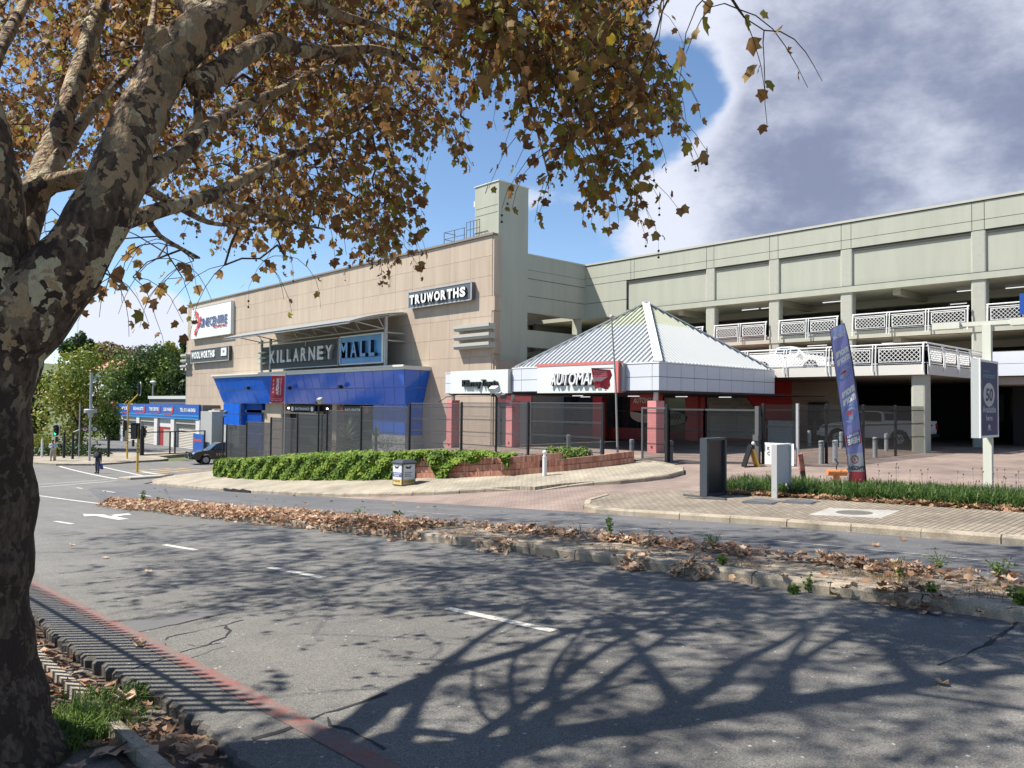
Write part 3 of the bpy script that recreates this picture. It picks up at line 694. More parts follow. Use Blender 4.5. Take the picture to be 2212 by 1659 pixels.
# slabs, ceilings, back walls
w = MB()
w.box(GX+.5, 66, -30, 60, 6.55, 6.85); w.box(GX, 66, -30, 60, 3.87, 4.29); w.box(GX-.02, GX+.3, -30, 34.2, 3.87, 4.29)
part('floor_slab', w, mat('slab_paint', (.40,.40,.33), .85, var=.06, vscale=.6), gar)
w = MB(); w.box(35.6, 66, 11.8, 34, 1.52, 1.88); w.box(GX, 66, -30, 11.8, 1.2, 1.88); part('deck_slab', w, mat('deck_soffit', (.42,.36,.29), .85, var=.08, vscale=1.2), gar)
w = MB(); w.box(35.5, 35.62, 11.7, 34, 1.46, 1.9); w.box(35.5, GX, 11.68, 11.8, 1.46, 1.9); part('deck_fascia', w, mat('deck_fascia', (.58,.57,.53), .7, col2=(.42,.38,.34), vscale=1.4, thr=(.6,.9), streak=True), gar)
w = MB()
for y in (30, 22.9, 16, 9, 2): w.box(GX+.5, 64, y-.2, y+.2, 6.2, 6.55); w.box(GX+.5, 64, y-.2, y+.2, 3.55, 3.87)
w.box(48, 48.5, -30, 34, 6.1, 6.55); w.box(49,49.5,-30,34,3.45,3.87)
part('ceiling_beam', w, mat('beam_paint', (.34,.33,.27), .9), gar)
w = MB(); w.box(64, 64.3, -30, 60, -2.5, 6.6); w.box(GX,64,-30,-29.7,-2.5,6.6); w.box(GX+.5,64,44,44.3,-3,6.6); part('back_wall', w, mat('back_wall', (.16,.155,.14), .9), gar)
w = MB(); w.box(60, 60.1, -30, -2, 10.2, 10.5); w.box(GX+.5,66,-30,60,10.2,10.5); part('roof_slab', w, M_grey, gar)
for (x, y, z) in [(46,24.6,6.5),(46,20.5,6.5),(52,15.5,6.5),(47,11,6.5),(46.5,13.2,6.5),(45,21,3.8),(46,17,3.8),(50,14,3.8),(46,8,3.8),(46,26,6.5),(54,9,6.5)]:
    w = MB(); w.box(x-.03, x+.03, y-.6, y+.6, z-.09, z-.04); part('strip_light', w, mat('tube_light', (.8,.82,.85), .4, emit=(1,1,1), estr=.45), gar)
# white panelled fascia right of the deck
for i in range(8):
    for k in range(2):
        w = MB(); y1 = 11.55-i*2.1; w.box(GX-.35, GX-.3, y1-2.08, y1, 1.62+k*.6, 2.2+k*.6); part('fascia_panel', w, M_wpanel, gar)
w = MB(); w.box(GX-.3, GX-.02, -6, 11.6, 1.58, 2.84); part('fascia_frame', w, M_joint_shade, gar)
w = MB(); w.box(GX-.06, GX+.1, 9.2, 9.9, 4.7, 6.6); 
# blue sign at the right edge on level two
bs = solo('hanging_sign', MB().box(GX-.5, GX-.35, 6.0, 10.02, 4.55, 5.55), mat('sign_blue', (.01,.06,.30), .4), 'plain blue sign board on the upper garage level at the far right edge', 'sign', (GX-.4, 8, 4.55))
# ground floor behind the yard
w = MB(); w.box(GX-.4, GX, 18.9, 21.8, -2.1, 1.5); part('beige_wall', w, mat('beige_wall', (.48,.41,.34), .85, var=.04, vscale=2), gar)
w = MB(); w.box(GX-.45, GX-.4, 19.3, 19.36, -2, .3); w.box(GX-.45,GX-.4,20.6,20.66,-2,.3); w.box(GX-.45,GX-.4,19.3,20.66,.3,.38); part('door_frame', w, M_grey, gar)
w = MB(); w.box(GX-.43, GX-.41, 19.36, 20.6, -2, .3); part('glass_door', w, M_glass, gar)
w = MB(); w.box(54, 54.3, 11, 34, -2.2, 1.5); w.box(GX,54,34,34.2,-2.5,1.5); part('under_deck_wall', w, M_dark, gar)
for k in range(5):
    w = MB(); w.box(53.9,53.98,12.9+k*.55,13.12+k*.55,-.8,.9); part('wall_slot', w, M_black, gar)
for k in range(3):
    sh = MB(); y0 = 10.6-k*6.6
    for j in range(22): sh.add([(46.5,y0,-2+j*.145),(46.5,y0-5.4,-2+j*.145),(46.46,y0-5.4,-1.93+j*.145),(46.46,y0,-1.93+j*.145),(46.5,y0-5.4,-1.86+j*.145),(46.5,y0,-1.86+j*.145)], [(0,1,2,3),(3,2,4,5)])
    part('roller_shutter', sh, mat('shutter_dark', (.035,.035,.038), .6), gar)
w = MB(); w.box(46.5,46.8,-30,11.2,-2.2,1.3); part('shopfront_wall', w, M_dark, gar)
# deck column
w = MB(); pts = []
for cx_, cy_, q in ((.2,.2,0),(-.2,.2,1),(-.2,-.2,2),(.2,-.2,3)):
    for k in range(4):
        an = math.pi/2*(q+k/3); pts.append((36.05+cx_+.12*math.cos(an), 12.15+cy_+.12*math.sin(an), -2.1))
w.prism(pts, (0,0,3.6)); part('deck_column', w, M_sage2, gar)

# balustrades -----------------------------------------------------------
def lattice_mesh(L_, H):
    mb = MB(); fr = .035; t = .012
    mb.box(0, L_, -t, t, 0, fr); mb.box(0, L_, -t, t, H-fr, H); mb.box(0, fr, -t, t, fr, H-fr); mb.box(L_-fr, L_, -t, t, fr, H-fr)
    s = .19; wd = .055
    def clip(x0, z0, x1, z1):
        # clip line to the frame interior
        dx, dz = x1-x0, z1-z0; t0, t1 = 0, 1
        for p, q in ((-dx, x0-fr), (dx, L_-fr-x0), (-dz, z0-fr), (dz, H-fr-z0)):
            if p == 0:
                if q < 0: return None
            else:
                r = q/p
                if p < 0: t0 = max(t0, r)
                else: t1 = min(t1, r)
        if t0 >= t1: return None
        return (x0+dx*t0, z0+dz*t0, x0+dx*t1, z0+dz*t1)
    k = -H
    while k < L_+H:
        for (a, b) in (((k, 0), (k+H, H)), ((k+H, 0), (k, H))):
            c = clip(a[0], a[1], b[0], b[1])
            if c and math.hypot(c[2]-c[0], c[3]-c[1]) > .05: mb.bar((c[0], 0, c[1]), (c[2], 0, c[3]), .016, wd, up=(0,1,0))
        k += s
    return mb
M_lat = mat('white_balustrade', (.70,.71,.70), .5)
_lm = {}
def balustrade(pa, pb, z, n, parent_thing, lean=.12, ends=True):
    """n lattice panels between pa and pb standing on level z; tilted double-tube posts"""
    a = Vector((*pa, z)); b = Vector((*pb, z)); d = (b-a); L_ = d.length; d.normalize(); nrm_ = Vector((d.y, -d.x, 0))
    if nrm_.dot(Vector((-1,-1,0))) < 0: nrm_ = -nrm_
    hr = MB(); hr.tube([a+Vector((0,0,.98)), b+Vector((0,0,.98))], .035, 6); hr.tube([a+Vector((0,0,.84)), b+Vector((0,0,.84))], .022, 6); hr.tube([a+Vector((0,0,.12)), b+Vector((0,0,.12))], .02, 6)
    bo = part('balustrade', hr, M_lat, parent_thing)
    step = L_/n
    for i in range(n):
        w_ = step-.36; key = round(w_, 2)
        if key not in _lm: _lm[key] = lattice_mesh(w_, .60).mesh('lattice_panel', M_lat)
        o = link('lattice_panel', _lm[key], bo); p0 = a+d*(i*step+.18)+nrm_*.04+Vector((0,0,.18))
        o.rotation_euler = (0, 0, math.atan2(d.y, d.x)); o.location = p0-root_loc(parent_thing)
    for i in range(n+1):
        for s in (-.07, .07):
            p = a+d*min(max(i*step+s, .05), L_-.05); q = MB()
            q.tube([p+nrm_*.12+Vector((0,0,-.22)), p+nrm_*.10+Vector((0,0,.3)), p+nrm_*.06+Vector((0,0,.8)), p+nrm_*.02+Vector((0,0,.98)), p-nrm_*.05+Vector((0,0,1.0))], .03, 6)
            o = link('post', q.mesh('post', M_lat, root_loc(parent_thing)), bo)
for i in range(1, len(COLS)-1):
    n = 2 if COLS[i]-COLS[i+1] < 5 else 3
    balustrade((GX-.12, COLS[i]-.38), (GX-.12, COLS[i+1]+.38), 4.22, n, gar)
balustrade((GX-.12, 33.9), (GX-.12, 27.8), 4.22, 3, gar)
balustrade((35.55, 33), (35.55, 11.8), 1.85, 10, gar)
balustrade((35.55, 11.75), (GX-.1, 11.75), 1.85, 4, gar)

# ---- entrance: blue leaning canopy ------------------------------------
ZTP, ZM1, ZB_ = 2.45, 1.18, -.1
def fr(t, z):
    """front face point: t 0..1 from right (near) end to left end, z height"""
    k = (ZTP-z)/(ZTP-ZB_); k = min(max(k, 0), 1)
    y = (45.0+.85*k)*(1-t)+(79.05-.85*k)*t
    return Vector((31.7+.75*k, y, z))
core = MB(); a, b = .0, 1
c = [fr(0,ZTP), fr(1,ZTP), fr(1,ZB_), fr(0,ZB_)]
core.add([c[0]+Vector((.05,.05,0)), c[1]+Vector((.05,-.05,0)), c[2]+Vector((.05,-.05,0)), c[3]+Vector((.05,.05,0)), (34,45.05,ZTP), (34,79,ZTP), (34,78.2,ZB_), (34,45.9,ZB_)],
         [(0,1,2,3),(0,3,7,4),(1,5,6,2),(3,2,6,7),(0,4,5,1)])
part('entrance_canopy', core, M_pinkj, mall)
def bpanel(q, m_=None, name='blue_panel', inset=.05, out=Vector((-.03,0,0))):
    c = sum((Vector(p) for p in q), Vector())/4; V = [Vector(p)+(c-Vector(p)).normalized()*inset+out for p in q]; V2 = [Vector(p)+(c-Vector(p)).normalized()*inset*.5 for p in q]
    mb = MB(); mb.add(V+V2, [(0,1,2,3),(0,4,5,1),(1,5,6,2),(2,6,7,3),(3,7,4,0)]); return part(name, mb, m_ or M_blue, mall)
NP = 25
for i in range(NP):
    for z0, z1 in ((ZM1, ZTP), (ZB_, ZM1)):
        t0, t1 = i/NP, (i+1)/NP; bpanel([fr(t0,z0), fr(t0,z1), fr(t1,z1), fr(t1,z0)])
for z0, z1 in ((ZM1, ZTP), (ZB_, ZM1)):        # right-hand end face
    for x0, x1 in ((0,.62),(.62,1)):
        def ef(s, z): p = fr(0, z); return Vector((p.x+(34-p.x)*s, p.y, z))
        bpanel([ef(x0,z0), ef(x1,z0), ef(x1,z1), ef(x0,z1)], out=Vector((0,-.03,0)))
w = MB(); w.box(31.6, 34.0, 44.9, 79.2, ZTP, ZTP+.28); w.box(31.5,31.62,44.85,79.25,ZTP+.2,ZTP+.34); part('canopy_cap', w, M_cap, mall)
# legs
def leg(y0, y1, nc):
    z0, z1 = -2.33, ZB_; w = MB(); w.box(32.5, 34, y0+.05, y1-.05, -5.5, z1); part('entrance_leg', w, M_pinkj, mall)
    for j in range(2):
        za, zb = z0+(z1-z0)*j/2, z0+(z1-z0)*(j+1)/2
        for i in range(nc):
            ya, yb = y0+(y1-y0)*i/nc, y0+(y1-y0)*(i+1)/nc; bpanel([(32.45,ya,za),(32.45,ya,zb),(32.45,yb,zb),(32.45,yb,za)])
        bpanel([(32.5,y0,za),(34,y0,za),(34,y0,zb),(32.5,y0,zb)], out=Vector((0,-.03,0)))
        bpanel([(34,y1,za),(32.5,y1,za),(32.5,y1,zb),(34,y1,zb)], out=Vector((0,.03,0)))
    w = MB(); w.box(32.40, 34, y0-.05, y1+.05, -5.6, z0); part('plinth', w, mat('plinth_grey', (.36,.38,.37), .8, var=.08, vscale=3), mall)
leg(45.85, 50.1, 3); leg(74.2, 78.2, 3)
# recessed entrance: dark sheet paints its unlit depth; pale columns, signs and lights
w = MB(); w.box(34.001-.25, 34.02-.25+.01, 50.1, 74.2, -5, ZB_); part('entrance_shade_sheet', w, M_dark, mall)
w = MB(); w.box(32.9, 33.7, 66, 69.5, -5, ZB_); part('entrance_column', w, M_tan3, mall); w = MB(); w.box(33.0,33.7,56.5,57.2,-5,ZB_); part('entrance_column', w, M_tan3, mall)
w = MB(); w.box(33.0,33.6,70.5,73.9,-5,ZB_); part('entrance_side_panel', w, M_blue2, mall)
for y0, y1, s in ((60.2,64.6,'ENTRANCE'),(51.5,56,'NO ENTRY')):
    w = MB(); w.box(33.0,33.15,y0,y1,-.85,-.25); bo = part('clearance_sign', w, M_black, mall)
    w = MB(); text_mb(w, s, (32.97, y1-.9, -.65), NX, UP, y1-y0-1.8, .22); part('lettering', w, M_white, bo) if False else link('lettering', w.mesh('lettering', M_white, root_loc(mall)), bo)
    for yy in (y0+.4, y1-.4):
        w = MB(); w.tube([(32.96,yy,-.55),(33,yy,-.55)], .22, 14); link('sign_disc', w.mesh('sign_disc', M_white if s[0] == 'E' else M_red, root_loc(mall)), bo)
for y in (58.2, 65.2):
    w = MB(); w.ball((33.1, y, -.5), .09, 8, 5); part('entrance_lamp', w, mat('lamp_glow', (1,1,1), .5, emit=(1,.98,.9), estr=3), mall)
# floodlights on the blue front
for (u, v) in (Z4(550,825), Z4(865,825), Z4(1255,818)):
    p = onX(u, v, 32.0); w = MB(); w.box(p.x-.5, p.x-.2, p.y-.16, p.y+.16, p.z+.02, p.z+.3); w.bar((p.x-.2,p.y,p.z+.1),(p.x+.2,p.y,p.z+.25), .06)
    solo('floodlight', w, M_black, {0:'small black floodlight on the blue entrance, left of the red banner',1:'small black floodlight on the blue entrance, right next to the red banner',2:'small black floodlight on the blue entrance, nearest its right end'}[[550,865,1255].index(int(round(((u/.553)-700)/.5123)))], 'floodlight', (p.x,p.y,p.z), group='floodlights on the blue entrance')

# ---- Killarney Mall sign in its frame under the curved roof ------------
sg = thing('mall_sign', 'big KILLARNEY MALL sign in grey letters above the blue entrance', 'sign', (32.3, 58, 3.0))
w = MB(); w.box(32.3, 32.45, 55.1, 67.2, 3.08, 5.34); part('dark_board', w, M_gdark, sg)
w = MB()
for z in (3.08, 5.34): w.box(32.24, 32.3, 55.05, 67.25, z-.04, z+.04)
for y in (55.08, 67.22, 60.6): w.box(32.24, 32.3, y-.04, y+.04, 3.08 if y != 60.6 else 4.9, 5.34)
part('board_frame', w, M_steel, sg)
w = MB(); w.box(32.3, 32.45, 67.3, 68.9, 3.05, 5.2); part('dark_return_board', w, M_gdark, sg)
w = MB(); w.box(32.25, 32.42, 48.7, 54.7, 3.1, 5.34); part('light_box', w, mat('mall_blue', (.05,.20,.52), .3, col2=(.09,.32,.60), vscale=.9, spec=.4), sg)
w = MB()
for z in (3.1, 5.34): w.box(32.18, 32.25, 48.6, 54.8, z-.05, z+.05)
for y in (48.65, 54.75): w.box(32.18, 32.25, y-.05, y+.05, 3.1, 5.34)
w.box(32.18,32.42,48.45,48.6,3.05,5.39)
part('light_box_frame', w, M_white, sg)
def letters(word, y_left, y_right, z0, z1, x, depth, m_face, m_side, parent, bold=.03, gap=.22):
    """one solid letter per part, faces towards the road"""
    n = len(word); ws = {'I': .35, 'M': 1.25, 'W': 1.3, 'N': 1.1, 'O': 1.1, 'L': .85, 'Y': 1.05}
    tot = sum(ws.get(ch, 1) for ch in word)+gap*(n-1); k = (y_left-y_right)/tot; y = y_left
    for ch in word:
        wd = ws.get(ch, 1)*k; V, F = text_geo(ch, .1, bold); lo = V.min(0); hi = V.max(0); mb = MB(); out = []
        for a, b, c in V: out.append((x-(c-lo[2])/(hi[2]-lo[2])*depth, y-(a-lo[0])/(hi[0]-lo[0])*wd, z0+(b-lo[1])/(hi[1]-lo[1])*(z1-z0)))
        for f in F:
            cc = sum(out[i][0] for i in f)/len(f); mb.m = 0 if cc < x-depth*.98 else 1; mb.add([out[i] for i in f], [tuple(range(len(f)))])
        part('letter', mb, [m_face, m_side], parent, label=None); y -= wd+gap*k
M_lf = mat('letter_face', (.60,.62,.62), .5); M_ls = mat('letter_side', (.36,.37,.37), .5)
letters('KILLARNEY', 66.9, 55.7, 3.62, 4.78, 32.3, .28, M_lf, M_ls, sg, gap=.35)
letters('MALL', 54.35, 49.3, 3.62, 4.86, 32.25, .30, mat('mall_letter_face', (.07,.22,.50), .25), M_black, sg, gap=.5)  # MALL letter sides coloured black for their shade
cr_ = thing('entrance_roof', 'curved metal roof on steel struts over the KILLARNEY MALL sign', 'canopy roof', (32.3, 59, 3.0))
def arc(s):  # s 0 front .. 1 wall
    return Vector((28.9+5.05*s, 0, 5.9+1.08*(s+.32*s*(1-s)*2)))
w = MB(); n_ = 12; L0, L1 = 48.0, 70.1
yy = L0; ridges = []
while yy < L1: ridges.append(yy); yy += .19
V = []; 
for i in range(n_+1):
    p = arc(i/n_)
    for j, y in enumerate(ridges): V.append((p.x, y, p.z+(.035 if j % 2 else 0)))
m_ = len(ridges); w.add(V, [(i*m_+j, i*m_+j+1, (i+1)*m_+j+1, (i+1)*m_+j) for i in range(n_) for j in range(m_-1)])
part('roof_sheet', w, mat('corrugated_grey', (.30,.32,.31), .45, .2), cr_)
w = MB()
for y in (48.1, 69.9): w.tube([arc(i/8)+Vector((0,y,-.08)) for i in range(9)], .07, 6)
for s in (.02, .35, .7, .98): p = arc(s); w.tube([(p.x,48.05,p.z-.14),(p.x,70,p.z-.14)], .06, 6)
w.tube([(32.1,48.6,5.62),(32.1,70.0,5.62)], .06, 6)
part('purlin', w, M_steel, cr_)
for y in (48.3, 51.6, 55, 58.4, 61.8, 65.2, 68.6):
    w = MB(); w.tube([(32.15,y,5.6), (29.6,y,5.98)], .045, 6); w.tube([(32.15,y,5.6),(31.5,y,6.55)], .035, 6); w.tube([(29.4,y,5.95),(33.8,y,6.85)], .035, 6); part('strut', w, M_steel, cr_)
for y in (48.3, 67.35, 69.2):
    w = MB(); w.box(32.2,32.4,y-.09,y+.09,2.75,6.6 if y < 50 else 5.9); part('post', w, M_steel, cr_)
for z in (4.75, 5.35):
    w = MB(); w.tube([(32.3,48.2,z),(34.1,48.2,z)], .06, 6); part('tie_arm', w, M_steel, cr_)
for k in range(3):
    w = MB(); w.box(31.9,32.2,67.6,69.6,3.6+k*.5,3.72+k*.5); part('fin', w, mat('fin_green', (.35,.40,.37), .6), cr_)

# ---- other signs on the stone wall ---------------------------------------
def board(name, label, y0, y1, z0, z1, x=34.0, t=.35, face=None, rim=None, ld=None):
    s = thing(name, label, 'sign', (x-t, (y0+y1)/2, z0)); w = MB(); w.box(x-t, x-.01, y0, y1, z0, z1); part('sign_box', w, face, s)
    if rim:
        w = MB()
        for z in (z0, z1): w.box(x-t-.03, x-t, y0, y1, z-.04, z+.04)
        for y in (y0, y1): w.box(x-t-.03, x-t, y-.05, y+.05, z0, z1)
        part('rim', w, rim, s)
    return s
tw = board('shop_sign', 'long dark grey TRUWORTHS sign in white letters high on the stone wall', 39.98, 47.33, 7.18, 8.40, face=mat('sign_slate', (.10,.11,.125), .5), rim=M_steel)
letters('TRUWORTHS', 47.0, 40.45, 7.42, 8.12, 33.65, .16, M_white, M_black, tw, bold=.05, gap=.16)
ww = board('shop_sign', 'dark grey WOOLWORTHS sign with a white W tile, below the CINECENTRE sign', 80.0, 90.7, 4.5, 6.02, face=M_gdark, rim=M_steel)
letters('WOOLWORTHS', 90.3, 83.6, 4.95, 5.75, 33.65, .08, M_white, M_ls, ww, bold=.05, gap=.12)
w = MB(); w.box(33.58,33.64,80.5,81.9,5.0,5.85); part('white_tile', w, M_white, ww)
w = MB(); text_mb(w, 'W', (33.57,81.5,5.25), NX, UP, .6, .38); part('lettering', w, M_black, ww)
cc = board('shop_sign', 'large white CINECENTRE sign with red stars at the top left of the mall', 79.6, 90.8, 7.3, 10.83, face=mat('sign_white', (.74,.76,.76), .45), rim=mat('rim_grey', (.45,.47,.46), .5))
cb = mat('cine_blue', (.10,.13,.28), .5)
w = MB(); text_mb(w, 'CINECENTRE', (33.61, 88.2, 8.55), NX, UP, 7.7, .95, depth=.05, bold=.0, spacing=.9); part('lettering', w, cb, cc)
w = MB(); text_mb(w, 'CINECENTRE', (33.605, 88.05, 8.45), NX, UP, 7.7, .95, bold=.0, spacing=.9); part('lettering_shadow', w, mat('cine_grey', (.4,.45,.55), .5), cc)
w = MB(); text_mb(w, 'KILLARNEY MALL', (33.61, 84.2, 8.2), NX, UP, 3.7, .24, depth=.03, bold=.01); part('lettering', w, mat('cine_red', (.42,.03,.04), .5), cc)
def star(mb, y, z, r, x=33.6, rot=0, t=.06, n=5):
    pts = []
    for i in range(n*2):
        a = math.pi*i/n+math.pi/2+rot; rr = r if i % 2 == 0 else r*.42; pts.append((x, y-rr*math.cos(a), z+rr*math.sin(a)))
    mb.prism(pts, (-t,0,0))
w = MB(); star(w, 89.1, 10.05, .55, rot=.2); star(w, 89.3, 8.0, .45, rot=-.2); star(w, 88.2, 9.25, .75, rot=.5)
w.prism([(33.58,88.9,10.3),(33.58,88.5,9.3),(33.58,88.9,8.5),(33.58,89.3,7.7),(33.58,88.5,8.6),(33.58,88.1,9.3),(33.58,88.7,10.2)], (-.05,0,0))
part('red_star', w, mat('star_red', (.62,.09,.08), .5), cc)

# ================================================================ SHOWROOM with pyramid roof
sh = thing('car_showroom', 'low car showroom with white panelled fascia and ribbed white pyramid roof', 'building', (30, 24, -2.1))
X0, X1, Y0, Y1 = 25.7, 35.25, 18.6, 27.35; FB, FT = .63, 1.76
def fpanels(p0, p1, n, faceout, y_is=True):
    pass
w = MB(); w.box(X0+.03, X1, Y0+.03, Y1, FB, FT-.02); w.box(X0+.15, 33.9, Y1, 32.75, .58, 1.66); part('fascia_core', w, M_joint_shade, sh)
def wp(a, b, z0, z1, out):
    a = Vector(a); b = Vector(b); d = (b-a).normalized(); g_ = .012; o = Vector(out)
    mb = MB(); P_ = [a+d*g_, b-d*g_]; q = [Vector((p.x,p.y,z)) for p, z in ((P_[0],z0+g_),(P_[1],z0+g_),(P_[1],z1-g_),(P_[0],z1-g_))]
    mb.prism(q, -o*.03); me = mb.mesh('fascia_panel', M_wpanel, root_loc(sh)); bm = bmesh.new(); bm.from_mesh(me); bmesh.ops.recalc_face_normals(bm, faces=bm.faces[:]); bm.to_mesh(me); bm.free(); link('fascia_panel', me, sh)
zm = (FB+FT)/2
for z0, z1 in ((FB, zm), (zm, FT)):
    yy = [18.6, 18.95, 19.9, 20.85]+[25.1, 26.1, 27.0, 27.35]
    for a, b in ((18.6,18.95),(18.95,20.25),(20.25,21.6),(21.6,22.9),(22.9,24.2),(24.2,25.5),(25.5,26.7),(26.7,27.35)): wp((X0,a,0),(X0,b,0), z0, z1, (-1,0,0))
    xs = [25.7, 26.25]+[26.25+1.0*i for i in range(1,9)]+[35.25]
    for a, b in zip(xs[:-1], xs[1:]): wp((a,Y0,0),(b,Y0,0), z0, z1, (0,-1,0))
for z0, z1 in ((.58, 1.12), (1.12, 1.66)):
    for a, b in ((27.4,28.3),(28.3,29.8),(29.8,31.3),(31.3,32.15),(32.15,32.8)): wp((X0+.12,a,0),(X0+.12,b,0), z0, z1, (-1,0,0))
w = MB(); w.box(X0-.02, X1, Y0-.02, Y1+.02, FT, FT+.05); w.box(X0+.1, 34, Y1+.03, 32.8, 1.66, 1.7); part('fascia_cap', w, M_white, sh)
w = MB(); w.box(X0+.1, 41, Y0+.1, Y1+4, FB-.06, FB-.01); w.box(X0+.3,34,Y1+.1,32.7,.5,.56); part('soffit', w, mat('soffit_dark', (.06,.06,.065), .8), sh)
# pyramid
C_ = Vector((30.45, 22.85, 5.02)); cs = [Vector((X0+.15,Y0+.15,FT+.05)), Vector((X1,Y0+.15,FT+.05)), Vector((X1,Y1,FT+.05)), Vector((X0+.15,Y1,FT+.05))]
M_rib = mat('white_roof_sheet_shaded', (.36,.38,.39), .45, .0, var=.04, vscale=2); M_ribd = mat('roof_rib', (.47,.49,.49), .45)  # sheet darker than its ribs, painting shade into the troughs
M_ylw = mat('translucent_roof', (.42,.44,.33), .35, var=.06, vscale=2)
split = .62
for a, b in ((0,1),(3,0),(2,3),(1,2)):
    A, B = cs[a], cs[b]; mid = (A+B)/2; up_ = C_-mid; n = (B-A).cross(up_).normalized()
    if n.z < 0: n = -n
    F_ = lambda s, f: A.lerp(B, s)+up_*f
    lo = MB(); lo.add([F_(0,0), F_(1,0), F_(1-split/2,split), F_(split/2,split)], [(0,1,2,3)])
    hi = MB(); hi.add([F_(split/2,split), F_(1-split/2,split), F_(.5,1)], [(0,1,2)])
    lo.m = 1; hi.m = 1; lo.mi[0] = 0
    L_ = (B-A).length; k = int(L_/.27)
    for i in range(1, k):
        s = i/k; top = min(s, 1-s)*2
        for mb, f0, f1 in ((lo, 0, min(top, split)), (hi, split, top)):
            if f1-f0 < .01: continue
            p, q = F_(s, f0), F_(s, f1); e = (B-A).normalized()*.045
            mb.add([p-e, p+n*.07-e*.4, p+n*.07+e*.4, p+e, q-e, q+n*.07-e*.4, q+n*.07+e*.4, q+e], [(0,4,5,1),(1,5,6,2),(2,6,7,3),(0,1,2,3)])
    part('roof_sheet', lo, [M_rib, M_ribd], sh); part('roof_light_sheet', hi, [M_ylw, M_ylw], sh)
for c in cs:
    w = MB(); w.bar(c+Vector((0,0,.05)), C_+Vector((0,0,.07)), .34, .05); part('hip_capping', w, M_white, sh)
# columns
for y, x, h0 in ((19.05, 26.1, -2.0), (27.7, 26.1, -2.2), (32.45, 26.1, -2.5)):
    w = MB(); w.box(x-.28, x+.28, y-.22, y+.22, h0-.2, FB-.42); w.box(x-.3,x+.3,y-.24,y+.24,h0-.2,h0+.02); cl = part('column', w, M_pink, sh)
    w = MB(); w.tube([(x,y,FB-.42),(x,y,FB)], .1, 10); link('column_head', w.mesh('column_head', M_cap, root_loc(sh)), cl)
    w = MB(); w.tube([(x-.29,y,h0+.3),(x-.27,y,h0+.3)], .06, 10); link('socket', w.mesh('socket', mat('rust', (.16,.06,.04), .8), root_loc(sh)), cl)
# showroom walls: red piers, dark glass, pale shop windows
for bx_ in ((40.2, 43.2, 21.6, 26, -2.1, 1.9),(40.0,40.2,25.6,27.0,-2.1,1.4),(39.8,40.3,33.5,34.3,-2.3,1.4),(38,38.3,24.8,25.4,-2,1.3)):
    w = MB(); w.box(*bx_); part('red_wall', w, M_red, sh)
w = MB(); w.prism([(36.5,21.55,1.5),(40.2,21.55,1.5),(40.2,21.55,-.9)], (0,.2,0)); part('red_gusset', w, M_red, sh)
w = MB(); w.box(40.1,40.19,21.75,25.4,-1.75,.45); part('shop_window', w, mat('frosted_window', (.42,.41,.37), .35, var=.05, vscale=1), sh)
w = MB()
for y in (21.72,23.6,25.42): w.box(40.04,40.1,y-.05,y+.05,-1.8,.5)
for z in (-1.8,.47,-.02): w.box(40.04,40.1,21.7,25.45,z-.05,z+.05)
part('window_frame', w, mat('frame_grey', (.45,.45,.43), .5), sh)
w = MB(); w.box(40.05,40.09,21.8,25.35,.03,.28); part('notice_strip', w, mat('notice', (.5,.44,.36), .6), sh)
w = MB(); text_mb(w, 'Killarney Toyota', (40.03,25.1,.08), NX, UP, 1.2, .13, bold=.01); text_mb(w, '011 646 1133', (40.03,23.3,.08), NX, UP, .9, .12, bold=.01); part('lettering', w, M_red, sh)
w = MB(); w.box(41.2,41.3,25.6,44,-2.6,1.3); part('glass_front', w, M_glass, sh)
w = MB()
for y in (27.5,29.5,31.5,33.5,35.5,37.5): w.box(41.12,41.2,y-.05,y+.05,-2.5,1.3)
w.box(41.12,41.2,25.6,38,-.4,-.3); part('mullion', w, M_black, sh)
w = MB(); w.box(40.9,41.1,25.6,38,-2.3,-1.5); part('red_dado', w, mat('dado_red', (.25,.03,.03), .5), sh)
w = MB(); w.box(35.4,35.8,38.5,44,-3,.6); w.box(34.1,40,37.9,38.1,-3,3.0); part('side_wall', w, M_tan3, sh)
w = MB(); w.box(34.2,34.3,34.6,37.8,.25,1.2); part('red_side_panel', w, mat('dark_red', (.16,.015,.018), .4), sh)
w = MB(); w.box(34.2,34.3,34.6,37.8,-2.9,.25); part('dark_side_panel', w, mat('panel_charcoal', (.05,.045,.048), .4), sh)
for (x,y) in ((29,26),(31,24),(33,22.5),(35,21.2),(33,29)):
    w = MB(); w.box(x-.02,x+.02,y-.35,y+.35,.46,.5); part('strip_light', w, MT['tube_light'], sh)
for (x,y,lab) in ((30.2,21.6,'b'),(33.5,27.3,'a')):
    pass
hs = thing('hanging_board', 'red and white AUTOMARK board hanging under the showroom canopy', 'sign', (31.5, 23.6, -.4))
w = MB(); w.box(31.5,31.55,22.6,24.6,-.25,.62); part('board', w, M_red, hs)
w = MB(); pts = [(31.49, 23.6+1.0*math.cos(a), -.45+.42*math.sin(a)) for a in [math.pi+math.pi*i/12 for i in range(13)]]+[(31.49,24.6,-.3),(31.49,22.6,-.55)]
w.prism(pts, (.05,0,0)); part('white_curve', w, mat('board_pink', (.55,.35,.30), .5), hs)
w = MB(); text_mb(w, 'AUTOMARK', (31.48,24.4,.12), NX, UP, 1.5, .3, shear=.2); part('lettering', w, M_white, hs)
hs2 = thing('notice_board', 'grey oval AUTOMARK board low behind the fence left of the torn flag', 'sign', (38, 28.6, -1.0))
w = MB(); w.prism([(40.0, 28.3+1.5*math.cos(a), -.75+.45*math.sin(a)) for a in [2*math.pi*i/20 for i in range(20)]], (.06,0,0)); part('board', w, mat('board_grey', (.30,.27,.23), .6), hs2)
